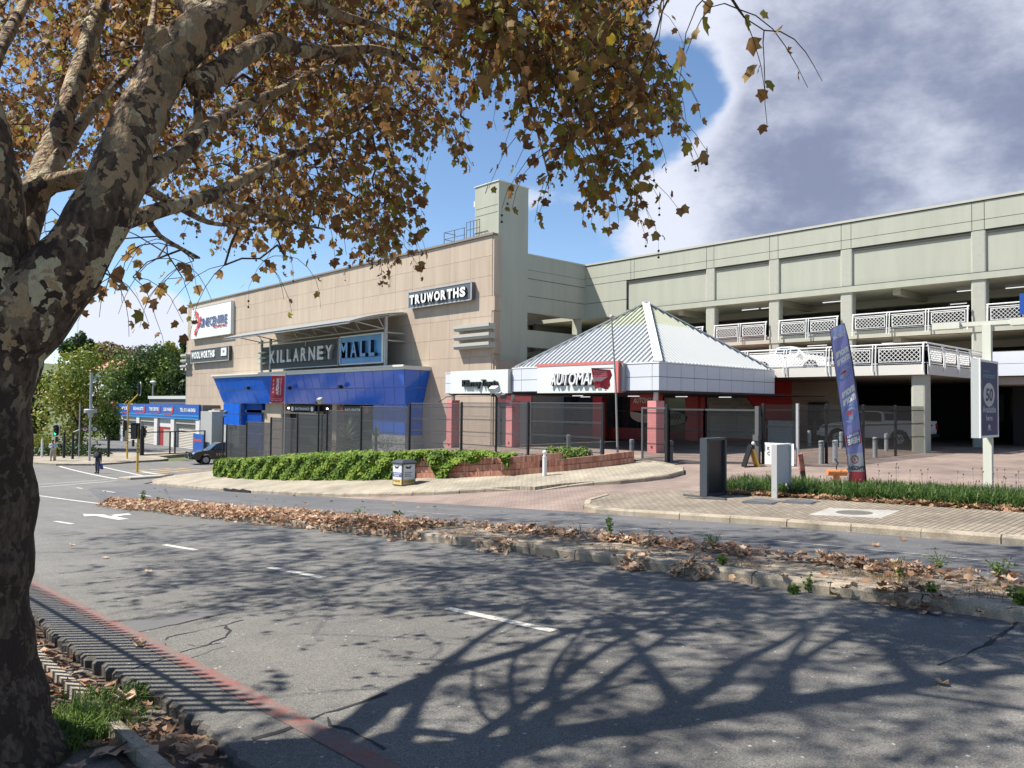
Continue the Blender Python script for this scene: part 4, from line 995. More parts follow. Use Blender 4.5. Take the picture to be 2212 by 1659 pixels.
w = MB(); text_mb(w, 'AUTOMARK', (39.98,29.5,-.85), NX, UP, 2.3, .32, shear=.15); part('lettering', w, M_black, hs2)
# fascia signs
s1 = thing('shop_sign', 'white Killarney Toyota sign in black letters on the low fascia', 'sign', (25.6, 29.6, .6))
w = MB(); w.box(25.5,25.8,27.45,31.95,.56,1.74); part('sign_box', w, mat('sign_ivory', (.66,.70,.66), .5), s1)
w = MB(); text_mb(w, 'Killarney Toyota', (25.49,30.85,.80), NX, UP, 2.75, .46, depth=.12, bold=.015, spacing=.92); part('lettering', w, M_black, s1)
s2 = thing('shop_sign', 'white AUTOMARK sign with red edge on the fascia below the pyramid roof', 'sign', (25.5, 22.8, .6))
w = MB(); w.box(25.38,25.7,20.65,25.3,.55,1.78); part('sign_box', w, MT['sign_ivory'], s2)
w = MB(); w.box(25.36,25.7,20.45,25.35,1.78,1.9); w.box(25.36,25.7,20.45,20.65,.55,1.78); part('red_edge', w, mat('sign_red', (.60,.17,.15), .5), s2)
w = MB(); w.box(25.5,25.7,20.3,20.44,.6,1.8); part('sign_side', w, M_grey, s2)
V_, F2 = text_geo('AUTOMARK', .1, .03, .22)
w = MB(); text_mb(w, 'AUTOMARK', (25.37,24.3,.86), NX, UP, 3.2, .56, depth=.04, bold=.03, shear=.22); part('lettering_back', w, M_black, s2)
w = MB(); text_mb(w, 'AUTOMARK', (25.30,24.38,.90), NX, UP, 3.2, .56, depth=.06, bold=.012, shear=.22); part('lettering', w, MT['sign_white'], s2)
# building wires drooping beside the first column
w = MB(); w.tube([(26,33.6,.1),(26,32.9,.38),(26,32.0,.5),(26,30.8,.52)], .02, 5); part('cable', w, M_black, sh)

# ================================================================ TYRE SHOP by the crossing
ty = thing('tyre_shop', 'low white tyre shop with long blue fascia and roller doors beyond the crossing', 'building', (33, 100, -5.3))
SX = 32.0; GZ = -5.32
w = MB(); w.box(SX+.6, 40, 79.5, 118, GZ, -.9); part('back_wall', w, mat('shop_wall', (.46,.44,.40), .8), ty)
w = MB(); w.box(SX+.1, 40, 82.8, 118.4, -1.0, -.35); w.box(SX+4,SX+9,88,112,-.3,.55); part('roof', w, mat('shop_roof', (.10,.10,.11), .7), ty)
w = MB(); w.box(SX+3.8,SX+4.0,90,112,.35,.75); part('roof_edge', w, mat('roof_edge_grey', (.5,.52,.5), .6), ty)
w = MB(); w.box(SX-.1, SX+.1, 83.4, 116, -1.95, -.3); part('fascia', w, mat('shop_blue', (.02,.10,.40), .4, var=.05, vscale=.5), ty)
w = MB(); w.box(SX-.11,SX-.1,83.4,116,-1.95,-1.85); w.box(SX-.11,SX-.1,83.4,116,-1.62,-1.5); part('light_stripe', w, mat('cyan_stripe', (.03,.30,.62), .4), ty)
px = [117.5, 110.2, 103.6, 97.0, 91.4, 83.8]
for y in px: w = MB(); w.box(SX-.05, SX+.6, y-.55, y+.55, GZ, -1.95); part('pier', w, mat('shop_white', (.62,.62,.60), .6, var=.05, vscale=2), ty)
for k in range(5):
    ya, yb = px[k]-.6, px[k+1]+.6; w = MB()
    if k == 3:
        w.box(SX+.2,SX+.3,yb,ya,-3.0,-1.95); part('door_header', w, MT['shop_white'], ty)
        w = MB(); w.box(SX+.2,SX+.28,yb,ya,GZ,-3.0); dd = part('door_surround', w, mat('door_red', (.28,.03,.03), .5), ty)
        w = MB(); w.box(SX+.16,SX+.2,yb+.5,ya-1.6,GZ,-3.3); link('door', w.mesh('door', MT['frosted_window'], root_loc(ty)), dd); continue
    z = GZ
    while z < -2.5:
        w.add([(SX+.4,yb,z),(SX+.4,ya,z),(SX+.36,ya,z+.09),(SX+.36,yb,z+.09),(SX+.4,ya,z+.18),(SX+.4,yb,z+.18)], [(0,1,2,3),(3,2,4,5)]); z += .18
    w.box(SX+.1,SX+.3,yb,ya,-2.5,-1.95); part('roller_door', w, mat('roller_beige', (.45,.42,.36), .6, var=.04, vscale=1), ty)
w = MB(); y = 113.3
for s, y, wd in (('SHOCKS', 110.8, 3.6), ('EXHAUSTS', 105.2, 3.9), ('TYRE CENTRE', 99.2, 3.3), ('CAR WASH', 94.2, 2.8), ('TEL: 011 646 8426', 88.9, 4.6)):
    w = MB(); text_mb(w, s, (SX-.12, y, -1.12), NX, UP, wd, .42, bold=.03); part('lettering', w, M_white, ty)
w = MB()
for y in (106.7, 100.8, 95.5, 91.1):
    w = MB(); w.prism([(SX-.12,y,-.5),(SX-.12,y-.25,-.5),(SX-.12,y-.1,-1.35),(SX-.12,y+.5,-1.5),(SX-.12,y+3.2,-1.5),(SX-.12,y+3.2,-1.4),(SX-.12,y+.3,-1.4)], (-.02,0,0)); part('red_swoosh', w, M_red, ty)

w = MB(); w.box(SX-.45,SX-.1,112.6,118,-1.35,.05); lb = part('logo_box', w, M_red, ty)
w = MB(); w.box(SX-.47,SX-.45,113,117.7,-1.2,-.1); link('logo_panel', w.mesh('logo_panel', MT['shop_blue'], root_loc(ty)), lb)
w = MB(); text_mb(w, 'Speedy', (SX-.5,117.3,-.95), NX, UP, 3.6, .65, depth=.02, bold=.04); link('lettering', w.mesh('lettering', mat('orange_letter', (.8,.25,.12), .5), root_loc(ty)), lb)
w = MB(); w.box(SX-.3, 33, 79.3, 82.3, GZ, -1.0); w.box(33,36,78,82,GZ,-.8); part('grey_pier', w, mat('grey_tile', (.36,.37,.36), .7, var=.05, vscale=3), ty)
w = MB(); w.box(33.2,33.6,70,79.3,GZ,-.9); w.box(33,34,60,93,-1.0,-.75); part('link_wall', w, M_tan3, ty)
bb = solo('blue_board', MB().box(31.2,31.3,80.2,83,GZ,-3.4), MT['shop_blue'], 'blue advertising board leaning beside the last roller door', 'board', (31.2,81.5,GZ))
w = MB(); text_mb(w, 'Speedy', (31.18,82.8,-4.3), NX, UP, 2.2, .45, bold=.03); lpx = link('lettering', w.mesh('lettering', MT['star_red'], (31.2,81.5,GZ)), bb)

# ================================================================ FENCE along the planter
FX = 22.0
def mesh_panel(pa, pb, z0a, z0b, z1, parent_thing, rr_=.0021, wm=None, name='mesh_panel'):
    """welded 358 mesh between two posts: dense vertical wires with stiffening bends"""
    mb = MB(); a = Vector((*pa, 0)); b = Vector((*pb, 0)); d = b-a; L_ = d.length; d.normalize(); n = Vector((-d.y, d.x, 0)); r = rr_; k = int(L_/.0127*.8); sp = L_/k
    for i in range(1, k):
        p = a+d*(i*sp); zb_ = z0a+(z0b-z0a)*i/k
        q = [p+n*r, p-n*r*.5+d*r*.87, p-n*r*.5-d*r*.87]
        mb.add([(c.x,c.y,zb_) for c in q]+[(c.x,c.y,z1) for c in q], [(0,1,4,3),(1,2,5,4),(2,0,3,5)])
    z = z1-.02
    while z > max(z0a, z0b):
        mb.bar((a.x,a.y,z),(b.x,b.y,z), .004, .004); z -= .0762
    z = z1-.18
    while z > min(z0a, z0b)+.2:
        c = a.lerp(b,.5)
        for dz, o in ((-.02,0),(.0,.02),(.02,0)): mb.bar((a.x+n.x*o,a.y+n.y*o,z+dz),(b.x+n.x*o,b.y+n.y*o,z+dz), .012, .012)
        z -= .56
    return part(name, mb, wm or M_black, parent_thing, kind='stuff')
M_wire = mat('weathered_wire', (.075,.08,.085), .5)
fnc = thing('mesh_fence', 'tall black welded mesh fence stepping down behind the ivy planter', 'fence', (FX, 32, -2.6))
fp_ = []
for (u, vt) in [(490.5,917),(533.6,911),(586.3,902),(643.5,894),(707.2,886),(780.9,878),(885.7,871),(997.8,870),(1141.9,870),(1303,871)]:
    p = onX(u, vt, FX); fp_.append((p.y, p.z))
for i, (y, zt) in enumerate(fp_):
    zb = G(FX, y)-.1; w = MB(); w.box(FX-.035,FX+.035,y-.035,y+.035,zb,zt+.04)
    w.box(FX-.06,FX-.035,y-.045,y+.045,zb,zt); part('post', w, M_black, fnc)
for (ya, za), (yb, zb) in zip(fp_[:-1], fp_[1:]):
    w = MB(); w.bar((FX,ya,za),(FX,yb,za), .03); part('top_rail', w, M_steeld, fnc)
    mesh_panel((FX,ya-.04),(FX,yb+.04), G(FX,ya), G(FX,yb), za, fnc, .0034 if ya > 33 else .0021, M_wire)
gt_ = thing('sliding_gate', 'black framed sliding mesh gate across the driveway', 'gate', (23, 14.8, -2.05))
def frame_panel(pa, pb, z0, z1, th, parent_thing, mesh=True):
    w = MB()
    for z in (z0, z1): w.bar((*pa,z),(*pb,z), .06)
    for p in (pa, pb): w.bar((*p,z0-.03),(*p,z1+.03), .06)
    part('frame', w, M_steeld, parent_thing)
    if mesh: mesh_panel(pa, pb, z0, z0, z1, parent_thing)
gA, gB, gC, gD = (22.75,17.2), (22.62,15.95), (23.25,14.9), (23.85,13.2)
frame_panel(gA, gB, -1.95, -.08, 0, gt_); frame_panel(gB, gC, -2.0, -.12, 0, gt_); frame_panel(gC, gD, -2.0, -.12, 0, gt_)
w = MB(); w.bar((*gD,-2.0),(*gD,.02), .14); w.box(gD[0]-.16,gD[0]-.05,gD[1]-.1,gD[1]+.1,-1.15,-.95); part('gate_post', w, M_steeld, gt_)
w = MB(); w.bar((22.5,15.95,-2.1),(22.5,15.95,.06), .1); part('gate_post', w, M_black, gt_)
w = MB(); w.bar((22.4,18.6,-2.12),(23.95,13,-1.97), .09, .03); part('track', w, M_steeld, gt_)
f2 = thing('mesh_fence', 'black mesh fence right of the gate running back to the round garage column', 'fence', (29, 11.85, -1.95))
fx = [23.95, 23.98, 25.98, 29.05, 32.3, 35.9]; fy = [13.05, 11.85, 11.8, 11.8, 11.85, 11.95]
for i in range(6):
    w = MB(); w.box(fx[i]-.04,fx[i]+.04,fy[i]-.04,fy[i]+.04,-2.0,.12); part('post', w, M_steel if i in (1,5) else M_black, f2)
for i in range(5): mesh_panel((fx[i],fy[i]),(fx[i+1],fy[i+1]), -1.95, -1.95, .08, f2, .0018)

# ================================================================ PLANTER
M_brk = [mat('face_brick_%d' % i, c, .85, var=.12, vscale=6, bump=.3, bscale=50) for i, c in enumerate([(.40,.18,.12),(.46,.225,.15),(.36,.15,.10),(.50,.27,.19)])]
pl = thing('brick_planter', 'low red brick planter wall with stepped courses in front of the fence', 'planter', (18, 28, -3.3))
PW = [(18.0,43.0),(17.0,41.8),(16.5,40.0),(16.25,36),(16.35,31),(16.9,25.5),(17.8,21.5),(18.5,19.6),(19.6,18.3),(21.0,17.3),(21.9,16.9)]
def pwlen():
    s = [0]
    for a, b in zip(PW[:-1], PW[1:]): s.append(s[-1]+math.hypot(b[0]-a[0], b[1]-a[1]))
    return s
PS = pwlen()
def pw(s):
    i = max(0, min(len(PW)-2, int(np.searchsorted(PS, s))-1)); t = (s-PS[i])/(PS[i+1]-PS[i]); a, b = PW[i], PW[i+1]
    d = Vector((b[0]-a[0], b[1]-a[1])).normalized(); return (a[0]+(b[0]-a[0])*t, a[1]+(b[1]-a[1])*t), d
def pheight(s):
    f = s/PS[-1]; return .55+.8*f if f < .35 else .84 if f < .7 else max(.28, .88-(f-.7)/.3*.62)
bw = MB(); s = 0
while s < PS[-1]-.08:
    (x, y), d = pw(s+.04); n = Vector((-d.y, d.x)); h = pheight(s); c = 0
    if n.dot(Vector((-1, 0))) > 0: n = -n
    base = G(x, y)+.10
    while c*.23 < h:
        if not (rnd.random() < .012):
            o = c*.035+rnd.uniform(0,.012); cc = (x+n.x*(o+.06), y+n.y*(o+.06), base+c*.23+.11)
            bw.m = rnd.choice([0,0,1,1,2,3]); bw.obox(cc, (d.x*.036,d.y*.036,0), (n.x*.06,n.y*.06,0), (0,0,.109))
        c += 1
    s += .077
part('brick', bw, M_brk, pl, kind='stuff')
so_ = MB(); N_ = 60; V = []
for i in range(N_+1):
    s = PS[-1]*i/N_*.999; (x, y), d = pw(s); n = Vector((-d.y, d.x))
    if n.dot(Vector((-1,0))) > 0: n = -n
    h = pheight(s); o = .14+h*.15; x += n.x*o; y += n.y*o; z = G(x, y)+.06+h
    yy2 = min(max(y, 16.9), 46)
    V.append((x,y,z-.6)); V.append((x, y, z)); V.append(((x+22.3)/2, (y+yy2)/2, max(G((x+22.3)/2, yy2)+.12, (z+G(22.3,yy2)+.1)/2))); V.append((22.35, yy2, G(22.35, yy2)+.1))
so_.add(V, [(i*4+j, (i+1)*4+j, (i+1)*4+j+1, i*4+j+1) for i in range(N_) for j in range(3)])
part('planter_soil', so_, M_soil, pl)

def leaf_cards(C, N_, size, aspect=1.0, tilt=.5, six=True):
    """little folded leaves: centre C (n,3), outward normals N_ (n,3)"""
    n = len(C); Z = N_/np.linalg.norm(N_, axis=1, keepdims=True); r = nr.normal(size=(n,3)); X = np.cross(Z, r); X /= np.linalg.norm(X, axis=1, keepdims=True); Y = np.cross(Z, X)
    s = size[:, None]
    if six:
        loc = [(-.05,-.5,0),(.42,-.15,.1),(.3,.3,.08),(0,.55,0),(-.3,.3,.08),(-.42,-.15,.1)]
        V = np.stack([C+s*(X*a*aspect+Y*b+Z*c) for a, b, c in loc], 1).reshape(-1,3); o = np.arange(n)[:,None]*6
        F = np.concatenate([o+np.array([0,1,2,3]), o+np.array([0,3,4,5])], 0)
        return V, F, np.concatenate([np.arange(n)]*2)
def put_leaves(name, C, N_, size, m_, parent=None, tint=None, aspect=1.0):
    V, F, idx = leaf_cards(C, N_, size, aspect); t = (nr.rand(len(C)) if tint is None else tint)[idx]
    o0 = root_loc(parent) if parent else Vector((0,0,0))
    return link(name, np_mesh(name, V-np.array(o0), F, m_, t), parent)
IV = []; IN = []; IT = []
for _ in range(34000):
    f = rnd.random()**1.15; s = PS[-1]*.84*f; (x, y), d = pw(min(s, PS[-1]*.99)); n = Vector((-d.y, d.x))
    if n.dot(Vector((-1,0))) > 0: n = -n
    h = pheight(s); cov = 1-recess(f, .62, 1.05)
    nz = math.sin(s*1.7)*.5+math.sin(s*.63+1)*.5+math.sin(s*4.1)*.25
    if rnd.random() < .55:    # hanging over the face
        q = rnd.random(); lowest = recess(nz+.8-cov*1.6, 0, 1)*.9 if f > .22 else recess(nz*.7-.1,0,1)*.4
        if q < lowest: continue
        z = G(x, y)+.06+q*(h+.24); o = -.05-rnd.random()*.14-.05*math.sin(s*2.3+q*5)-.05*math.sin(s*5.1-q*7+1)+q*.1
        IV.append((x+n.x*o, y+n.y*o, z)); IN.append((-n.x+rnd.gauss(0,.35), -n.y+rnd.gauss(0,.35), .5+rnd.gauss(0,.3)))
    else:
        q = rnd.random()**1.6; o = .05+h*.15+q*(4.2 if f < .55 else 2.4)
        xx = x+n.x*o; yy_ = y+n.y*o
        if xx > 22.2: continue
        z0 = G(x,y)+.06+h; z1 = G(22.3, yy_)+.1; t = recess(o, 0, 4.5); z = z0*(1-t)+z1*t+rnd.uniform(.02,.2)+.08*math.sin(xx*3+yy_*2)
        if f > .5 and math.sin(s*2.1)+.7 < rnd.random()*1.2: continue
        IV.append((xx,yy_,z)); IN.append((-.5+rnd.gauss(0,.4), rnd.gauss(0,.4), .8))
M_ivy = attr_leaf('ivy_leaf', [(0,(.05,.10,.012)),(.5,(.13,.22,.02)),(.85,(.22,.31,.035)),(1,(.30,.33,.06))], trans=.2, rough=.75)
o = put_leaves('ivy', np.array(IV), np.array(IN), nr.uniform(.07,.17,len(IV)), M_ivy, tint=np.clip(np.array([.42+.22*math.sin(v[1]*2.1+v[2]*6)+.16*math.sin(v[1]*5.3-v[2]*9) for v in IV])+nr.normal(size=len(IV))*.2,0,1)); props(o, 'bright green ivy spilling over the brick planter wall', 'ivy', kind='stuff')
# low shrub at the planter's right end
sc = gp(1215, 1003); C = []; N2 = []
for _ in range(2600):
    k = rnd.randrange(9); a = k*.7; cx0 = sc.x+.3+.25*math.cos(a*2); cy0 = sc.y-.6+k*.19
    v = Vector((rnd.gauss(0,1), rnd.gauss(0,1), abs(rnd.gauss(0,1)))).normalized(); r = .36*rnd.uniform(.7,1.05)
    C.append((cx0+v.x*r, cy0+v.y*r, G(cx0,cy0)+.22+v.z*r*1.1)); N2.append((v.x+rnd.gauss(0,.4), v.y+rnd.gauss(0,.4), v.z+.2))
M_shr = attr_leaf('shrub_leaf', [(0,(.05,.10,.02)),(.6,(.14,.24,.04)),(.9,(.22,.32,.07)),(1,(.35,.14,.06))], trans=.3)
o = put_leaves('low_shrub', np.array(C), np.array(N2), nr.uniform(.05,.10,len(C)), M_shr); props(o, 'small light green shrub growing on the bare right end of the brick planter', 'shrub')
# spiky plants and lavender inside the fence
M_agv = attr_leaf('spiky_leaf', [(0,(.10,.15,.08)),(1,(.26,.32,.20))], trans=.1)
def spiky(u, v, X, R_l, n, label, lift=.5):
    p = onX(u, v, X); z0 = G(X, p.y); V = []; F = []
    for i in range(n):
        a = rnd.uniform(0, 6.283); e = rnd.uniform(.05, 1.5); L_ = R_l*rnd.uniform(.75,1.05); d = Vector((math.cos(a)*math.cos(e), math.sin(a)*math.cos(e), math.sin(e))); sd = Vector((-math.sin(a), math.cos(a), 0))*.03
        b = Vector((X, p.y, z0+lift)); m1 = b+d*L_*.5+Vector((0,0,.06)); t = b+d*L_+Vector((0,0,-.12*math.cos(e))); o_ = len(V)
        V += [b-sd, b+sd, m1+sd, m1-sd, t]; F += [(o_,o_+1,o_+2,o_+3),(o_+3,o_+2,o_+4,o_+4)]
    th_ = thing('spiky_plant', label, 'plant', (X, p.y, z0), group='spiky plants behind the fence')
    V = np.array([(q.x-X, q.y-p.y, q.z-z0) for q in V]); F3 = np.array([(f[0],f[1],f[2]) for f in F]+[(f[0],f[2],f[3]) for f in F if f[2] != f[3] and f[3] != f[2]+0][:0])
    mb = MB(); mb.add([tuple(q) for q in V], [tuple(dict.fromkeys(f)) for f in F]); me = mb.mesh('leaves', M_agv); at__ = me.attributes.new('tint','FLOAT','FACE'); at__.data.foreach_set('value', [rnd.random() for _ in me.polygons])
    link('leaves', me, th_)
    w = MB(); w.tube([(0,0,0),(0,0,lift)], .08, 8); lpart('stem', w, mat('bark_brown', (.14,.10,.07), .9), th_)
spiky(*Z4(1270,1160), 23.5, 1.5, 70, 'largest pale spiky plant behind the stepped fence', .9)
spiky(*Z4(1060,1200), 23.3, 1.3, 45, 'spiky plant behind the fence next to the black floodlight pole', .7)
spiky(*Z4(1500,1200), 23.2, .9, 40, 'smallest spiky plant behind the fence, left of the grey plinth', .9)
C = []; N2 = []
for _ in range(3000):
    y = rnd.uniform(33.5, 43); x = rnd.uniform(22.5, 24.4); C.append((x, y, G(x,y)+rnd.random()**.6*(.75+.2*math.sin(y*2)))); N2.append((rnd.gauss(0,1),rnd.gauss(0,1),.5))
M_lav = attr_leaf('lavender_leaf', [(0,(.09,.13,.06)),(.7,(.22,.26,.15)),(.9,(.35,.30,.33)),(1,(.40,.33,.42))], trans=.2)
o = put_leaves('lavender', np.array(C), np.array(N2), nr.uniform(.04,.11,len(C)), M_lav, aspect=.5); props(o, 'greyish lavender growing low behind the stepped mesh fence', 'lavender', kind='stuff')

# ================================================================ STREET THINGS
def bollard(x, y, h, r, label, group, m_=None):
    t = thing('bollard', label, 'bollard', (x, y, G(x, y)), group); w = MB(); w.smooth = False
    w.tube([(0,0,-.1),(0,0,h*.78)], r, 14); lpart('shaft', w, m_ or M_steel, t)
    w = MB(); w.tube([(0,0,h*.78),(0,0,h*.8),(0,0,h*.97),(0,0,h)], [r*.8,r*1.08,r*1.08,r*.7], 14); lpart('cap', w, m_ or M_steel, t); return t
M_bol = mat('bollard_grey', (.40,.44,.46), .5, var=.08, vscale=8); M_bold = mat('bollard_dark', (.13,.16,.18), .5, var=.1, vscale=8)
t = thing('bollard', 'single white bollard with a round knob in front of the bricks', 'bollard', (18.75,18.3,G(18.75,18.3)+.1))
w = MB(); w.tube([(0,0,-.1),(0,0,.66)], .075, 14); w.tube([(0,0,.66),(0,0,.68)], .085, 14); lpart('shaft', w, M_white, t)
w = MB(); w.tube([(0,0,.68),(0,0,.76)], .05, 12); w.ball((0,0,.82), .08, 12, 8); lpart('knob', w, M_white, t)
BG = 'grey bollards in the fenced yard'
for (c, z, lab, k) in [(ZD,(513,398),'light grey bollard left of the two nearest behind the right fence',0),(ZD,(645,388),'light grey bollard directly above the orange T pipe',0),
        (ZD,(703,252),'far grey bollard hidden half behind the leaning blue banner',0),(ZD,(1028,338),'light grey bollard right of the leaning blue banner, the nearer one',0),
        (ZD,(1136,278),'light grey bollard just left of the round garage column, the farther one',0),(ZD,(397,230),'grey bollard by the dark glass door',0),
        (ZG,(173,880),'dark grey bollard beside the fence post left of the torn flag pole',1),(ZG,(487,880),'dark grey bollard between the torn flag pole and the sliding gate',1),
        (Z5,(1080,1292),'dark grey bollard behind the low shrub',1)]:
    p = gp(*c(*z)); x, y = p.x, p.y
    if k and x < 22.7: x += .75; y += .55
    bollard(x, y, .80, .085, lab, BG, M_bold if k else M_bol)
bollard(23.2, 16.35, .78, .15, 'thick dark bollard at the left post of the sliding gate', BG, M_bold)
# litter bin
bx, by = 16.0, 22.75; bz = G(bx, by)+.125
t = thing('litter_bin', 'square street litter bin with adverts and a dark sloping lid', 'bin', (bx+.3, by+.3, bz))
w = MB(); w.box(bx,bx+.58,by,by+.62,bz,bz+.80); part('body', w, mat('bin_frame', (.10,.10,.085), .7), t)
w = MB(); w.add([(bx-.05,by-.05,bz+.8),(bx+.63,by-.05,bz+.8),(bx+.63,by+.67,bz+.8),(bx-.05,by+.67,bz+.8),(bx+.1,by+.1,bz+.93),(bx+.48,by+.1,bz+.93),(bx+.48,by+.52,bz+.93),(bx+.1,by+.52,bz+.93),(bx-.05,by-.05,bz+.84),(bx+.63,by-.05,bz+.84),(bx+.63,by+.67,bz+.84),(bx-.05,by+.67,bz+.84)],
        [(0,3,2,1),(0,1,9,8),(1,2,10,9),(2,3,11,10),(3,0,8,11),(8,9,5,4),(9,10,6,5),(10,11,7,6),(11,8,4,7),(4,5,6,7)])
part('lid', w, mat('bin_lid', (.05,.055,.065), .35), t)
M_adw = mat('advert_white', (.60,.62,.66), .4); M_ady = mat('advert_yellow', (.60,.45,.16), .5, col2=(.45,.38,.22), vscale=9, thr=(.5,.8)); M_adb = mat('advert_blue', (.07,.10,.28), .5)
w = MB(); w.box(bx-.012,bx,by+.04,by+.58,bz+.24,bz+.77); w.box(bx+.04,bx+.54,by-.012,by,bz+.24,bz+.77); ad = part('advert', w, M_adw, t)
w = MB(); w.box(bx-.013,bx,by+.04,by+.58,bz+.04,bz+.24); w.box(bx+.04,bx+.54,by-.013,by,bz+.04,bz+.24); part('yellow_band', w, M_ady, t)
w = MB(); w.box(bx-.014,bx-.011,by+.04,by+.58,bz+.32,bz+.48); part('blue_band', w, M_adb, t)
w = MB(); text_mb(w,'ADVERTISE',(bx-.017,by+.54,bz+.41),NX,UP,.45,.045); text_mb(w,'HERE',(bx-.017,by+.50,bz+.345),NX,UP,.3,.045); part('lettering', w, M_white, t)
w = MB()
for k, s in enumerate(('JHB LANDMARK','PIKITUP','RECYCLES')): text_mb(w,s,(bx+.09,by-.016,bz+.46-k*.065),(1,0,0),UP,(.34,.26,.3)[k],.045)
text_mb(w,'011 646 5787',(bx+.07,by-.018,bz+.14),(1,0,0),UP,.42,.06); text_mb(w,'011 646 5787',(bx-.018,by+.55,bz+.14),NX,UP,.42,.06)
for (o3, xd) in (((bx+.17,by-.016,bz+.62),Vector((1,0,0))),((bx-.016,by+.42,bz+.62),Vector((0,-1,0)))):
    o3 = Vector(o3); w.add([o3, o3+xd*.16, o3+xd*.24+Vector((0,0,.12)), o3+xd*.1+Vector((0,0,.06)), o3-xd*.06+Vector((0,0,.1))], [(0,1,2,3,4)])
part('lettering', w, M_black, t)

# leaning feather flag (seen from the back, so its print is mirrored)
fb = gp(*ZB(703,1640)); dF = fb.dot(vF)
t = thing('feather_flag', 'tall leaning blue feather flag with mirrored ENGEN print in the grass', 'flag', tuple(fb))
LE = [(400,285),(412,400),(455,700),(490,950),(520,1180),(540,1330),(557,1520)]; RE = [(512,232),(540,345),(585,590),(622,870),(652,1130),(672,1320),(690,1530)]
tt = [0,.10,.34,.56,.74,.86,1.0]
def fpt(s, t_, off=0.0):
    f = np.interp(t_, tt, range(7)); i = min(int(f), 5); k = f-i
    lx = LE[i][0]*(1-k)+LE[i+1][0]*k; ly = LE[i][1]*(1-k)+LE[i+1][1]*k; rx = RE[i][0]*(1-k)+RE[i+1][0]*k; ry = RE[i][1]*(1-k)+RE[i+1][1]*k
    x = lx*(1-s)+rx*s; y = ly*(1-s)+ry*s; dd = dF-.03*math.sin(t_*9+s*2)*s*(1-s)*6+.05*(1-s)*math.sin(t_*5)-off
    return at(*ZB(x, y), dd)
w = MB(); n1_, n2_ = 6, 48; V = [fpt(i/n1_, j/n2_) for j in range(n2_+1) for i in range(n1_+1)]
mi_ = []
M_fb = mat('flag_blue', (.27,.28,.56), .7, var=.05, vscale=4, trans=.35); M_fg = mat('flag_grey', (.42,.44,.46), .7, trans=.35); M_fr = mat('flag_red', (.48,.07,.08), .7, trans=.35); M_fl = mat('flag_light_blue', (.40,.46,.74), .7, trans=.35)
for j in range(n2_):
    tj = (j+.5)/n2_; w.m = 3 if tj < .055 else (0 if tj < .825 else (1 if tj < .945 else 2)); w.smooth = True
    for i in range(n1_): w.add([V[j*(n1_+1)+i], V[j*(n1_+1)+i+1], V[(j+1)*(n1_+1)+i+1], V[(j+1)*(n1_+1)+i]], [(0,3,2,1)])
part('banner', w, [M_fb, M_fg, M_fr, M_fl], t)
w = MB(); w.tube([fb, fpt(1.02,1.0), fpt(1.02,.8), fpt(1.02,.56), fpt(1.02,.3), fpt(1.02,.1), fpt(1.0,0)+Vector((0,0,.0)), fpt(.9,-.012), fpt(0,-.004)], [.022,.02,.018,.016,.014,.012,.01,.009,.008], 6); part('pole', w, M_black, t)
w = MB(); w.tube([fpt(-.01,i/20) for i in range(21)], .006, 4); w.tube([fpt(0,1),fpt(1,1)], .008, 4); part('hem', w, M_black, t)
def text_map(mb, s, f, s0, s1, t0, t1, bold=.02, off=.012, mirror=False, shear=0):
    V_, F_ = text_geo(s, 0, bold, shear); lo = V_.min(0); hi = V_.max(0); o_ = []
    for x, y, z in V_:
        a = (x-lo[0])/(hi[0]-lo[0]); a = 1-a if mirror else a; b_ = (y-lo[1])/(hi[1]-lo[1]); o_.append(f(s0+(s1-s0)*a, t1+(t0-t1)*b_, off))
    mb.add(o_, F_)
w = MB()
for t0 in (.165, .44): text_map(w,'more',fpt,.14,.92,t0,t0+.042,bold=.06,mirror=True)
for t0 in (.22, .495): text_map(w,'more',fpt,.14,.92,t0,t0+.042,bold=.06,mirror=True)
text_map(w,'ClubCard',fpt,.15,.9,.055,.08,mirror=True,bold=.03)
part('lettering', w, M_white, t)
w = MB()
for t0 in (.207,.262,.482,.537): text_map(w,'cashback' if t0 in (.262,.537) else 'convenience',fpt,.35,.85,t0+.004,t0+.014,mirror=True,bold=.0)
part('small_lettering', w, mat('flag_pale', (.45,.5,.75), .7), t)
w = MB(); 
def fring(mb, cs_, ct, r0, r1, a0, a1, n=20, off=.012):
    asp = .105
    P4 = []
    for i in range(n+1):
        a = a0+(a1-a0)*i/n
        for r in (r0, r1): P4.append(fpt(cs_+r*math.cos(a), ct+r*asp*math.sin(a), off))
    for i in range(n): mb.add([P4[2*i],P4[2*i+1],P4[2*i+3],P4[2*i+2]], [(0,1,2,3)])
for ct in (.325, .60): fring(w, .52, ct, .40, .47, .35, 6.0)
part('dial_ring', w, mat('dial_blue', (.10,.28,.62), .6), t)
w = MB()
for ct in (.325, .60): fring(w, .52, ct, .22, .32, math.pi, 2*math.pi, 14)
for ct in (.325, .60): w.add([fpt(.44,ct+.01,.012),fpt(.64,ct+.01,.012),fpt(.64,ct+.038,.012),fpt(.44,ct+.038,.012)], [(0,1,2,3)])
part('dial_face', w, M_fg, t)
w = MB()
for ct in (.325, .60): w.add([fpt(.18,ct-.002,.016),fpt(.55,ct-.012,.016),fpt(.62,ct,.016),fpt(.55,ct+.008,.016)], [(0,1,2,3)])
w.add([fpt(.06,.715,.012),fpt(.94,.71,.012),fpt(.96,.785,.012),fpt(.08,.79,.012)], [(0,1,2,3)])
part('red_print', w, mat('print_red', (.5,.03,.06), .7), t)
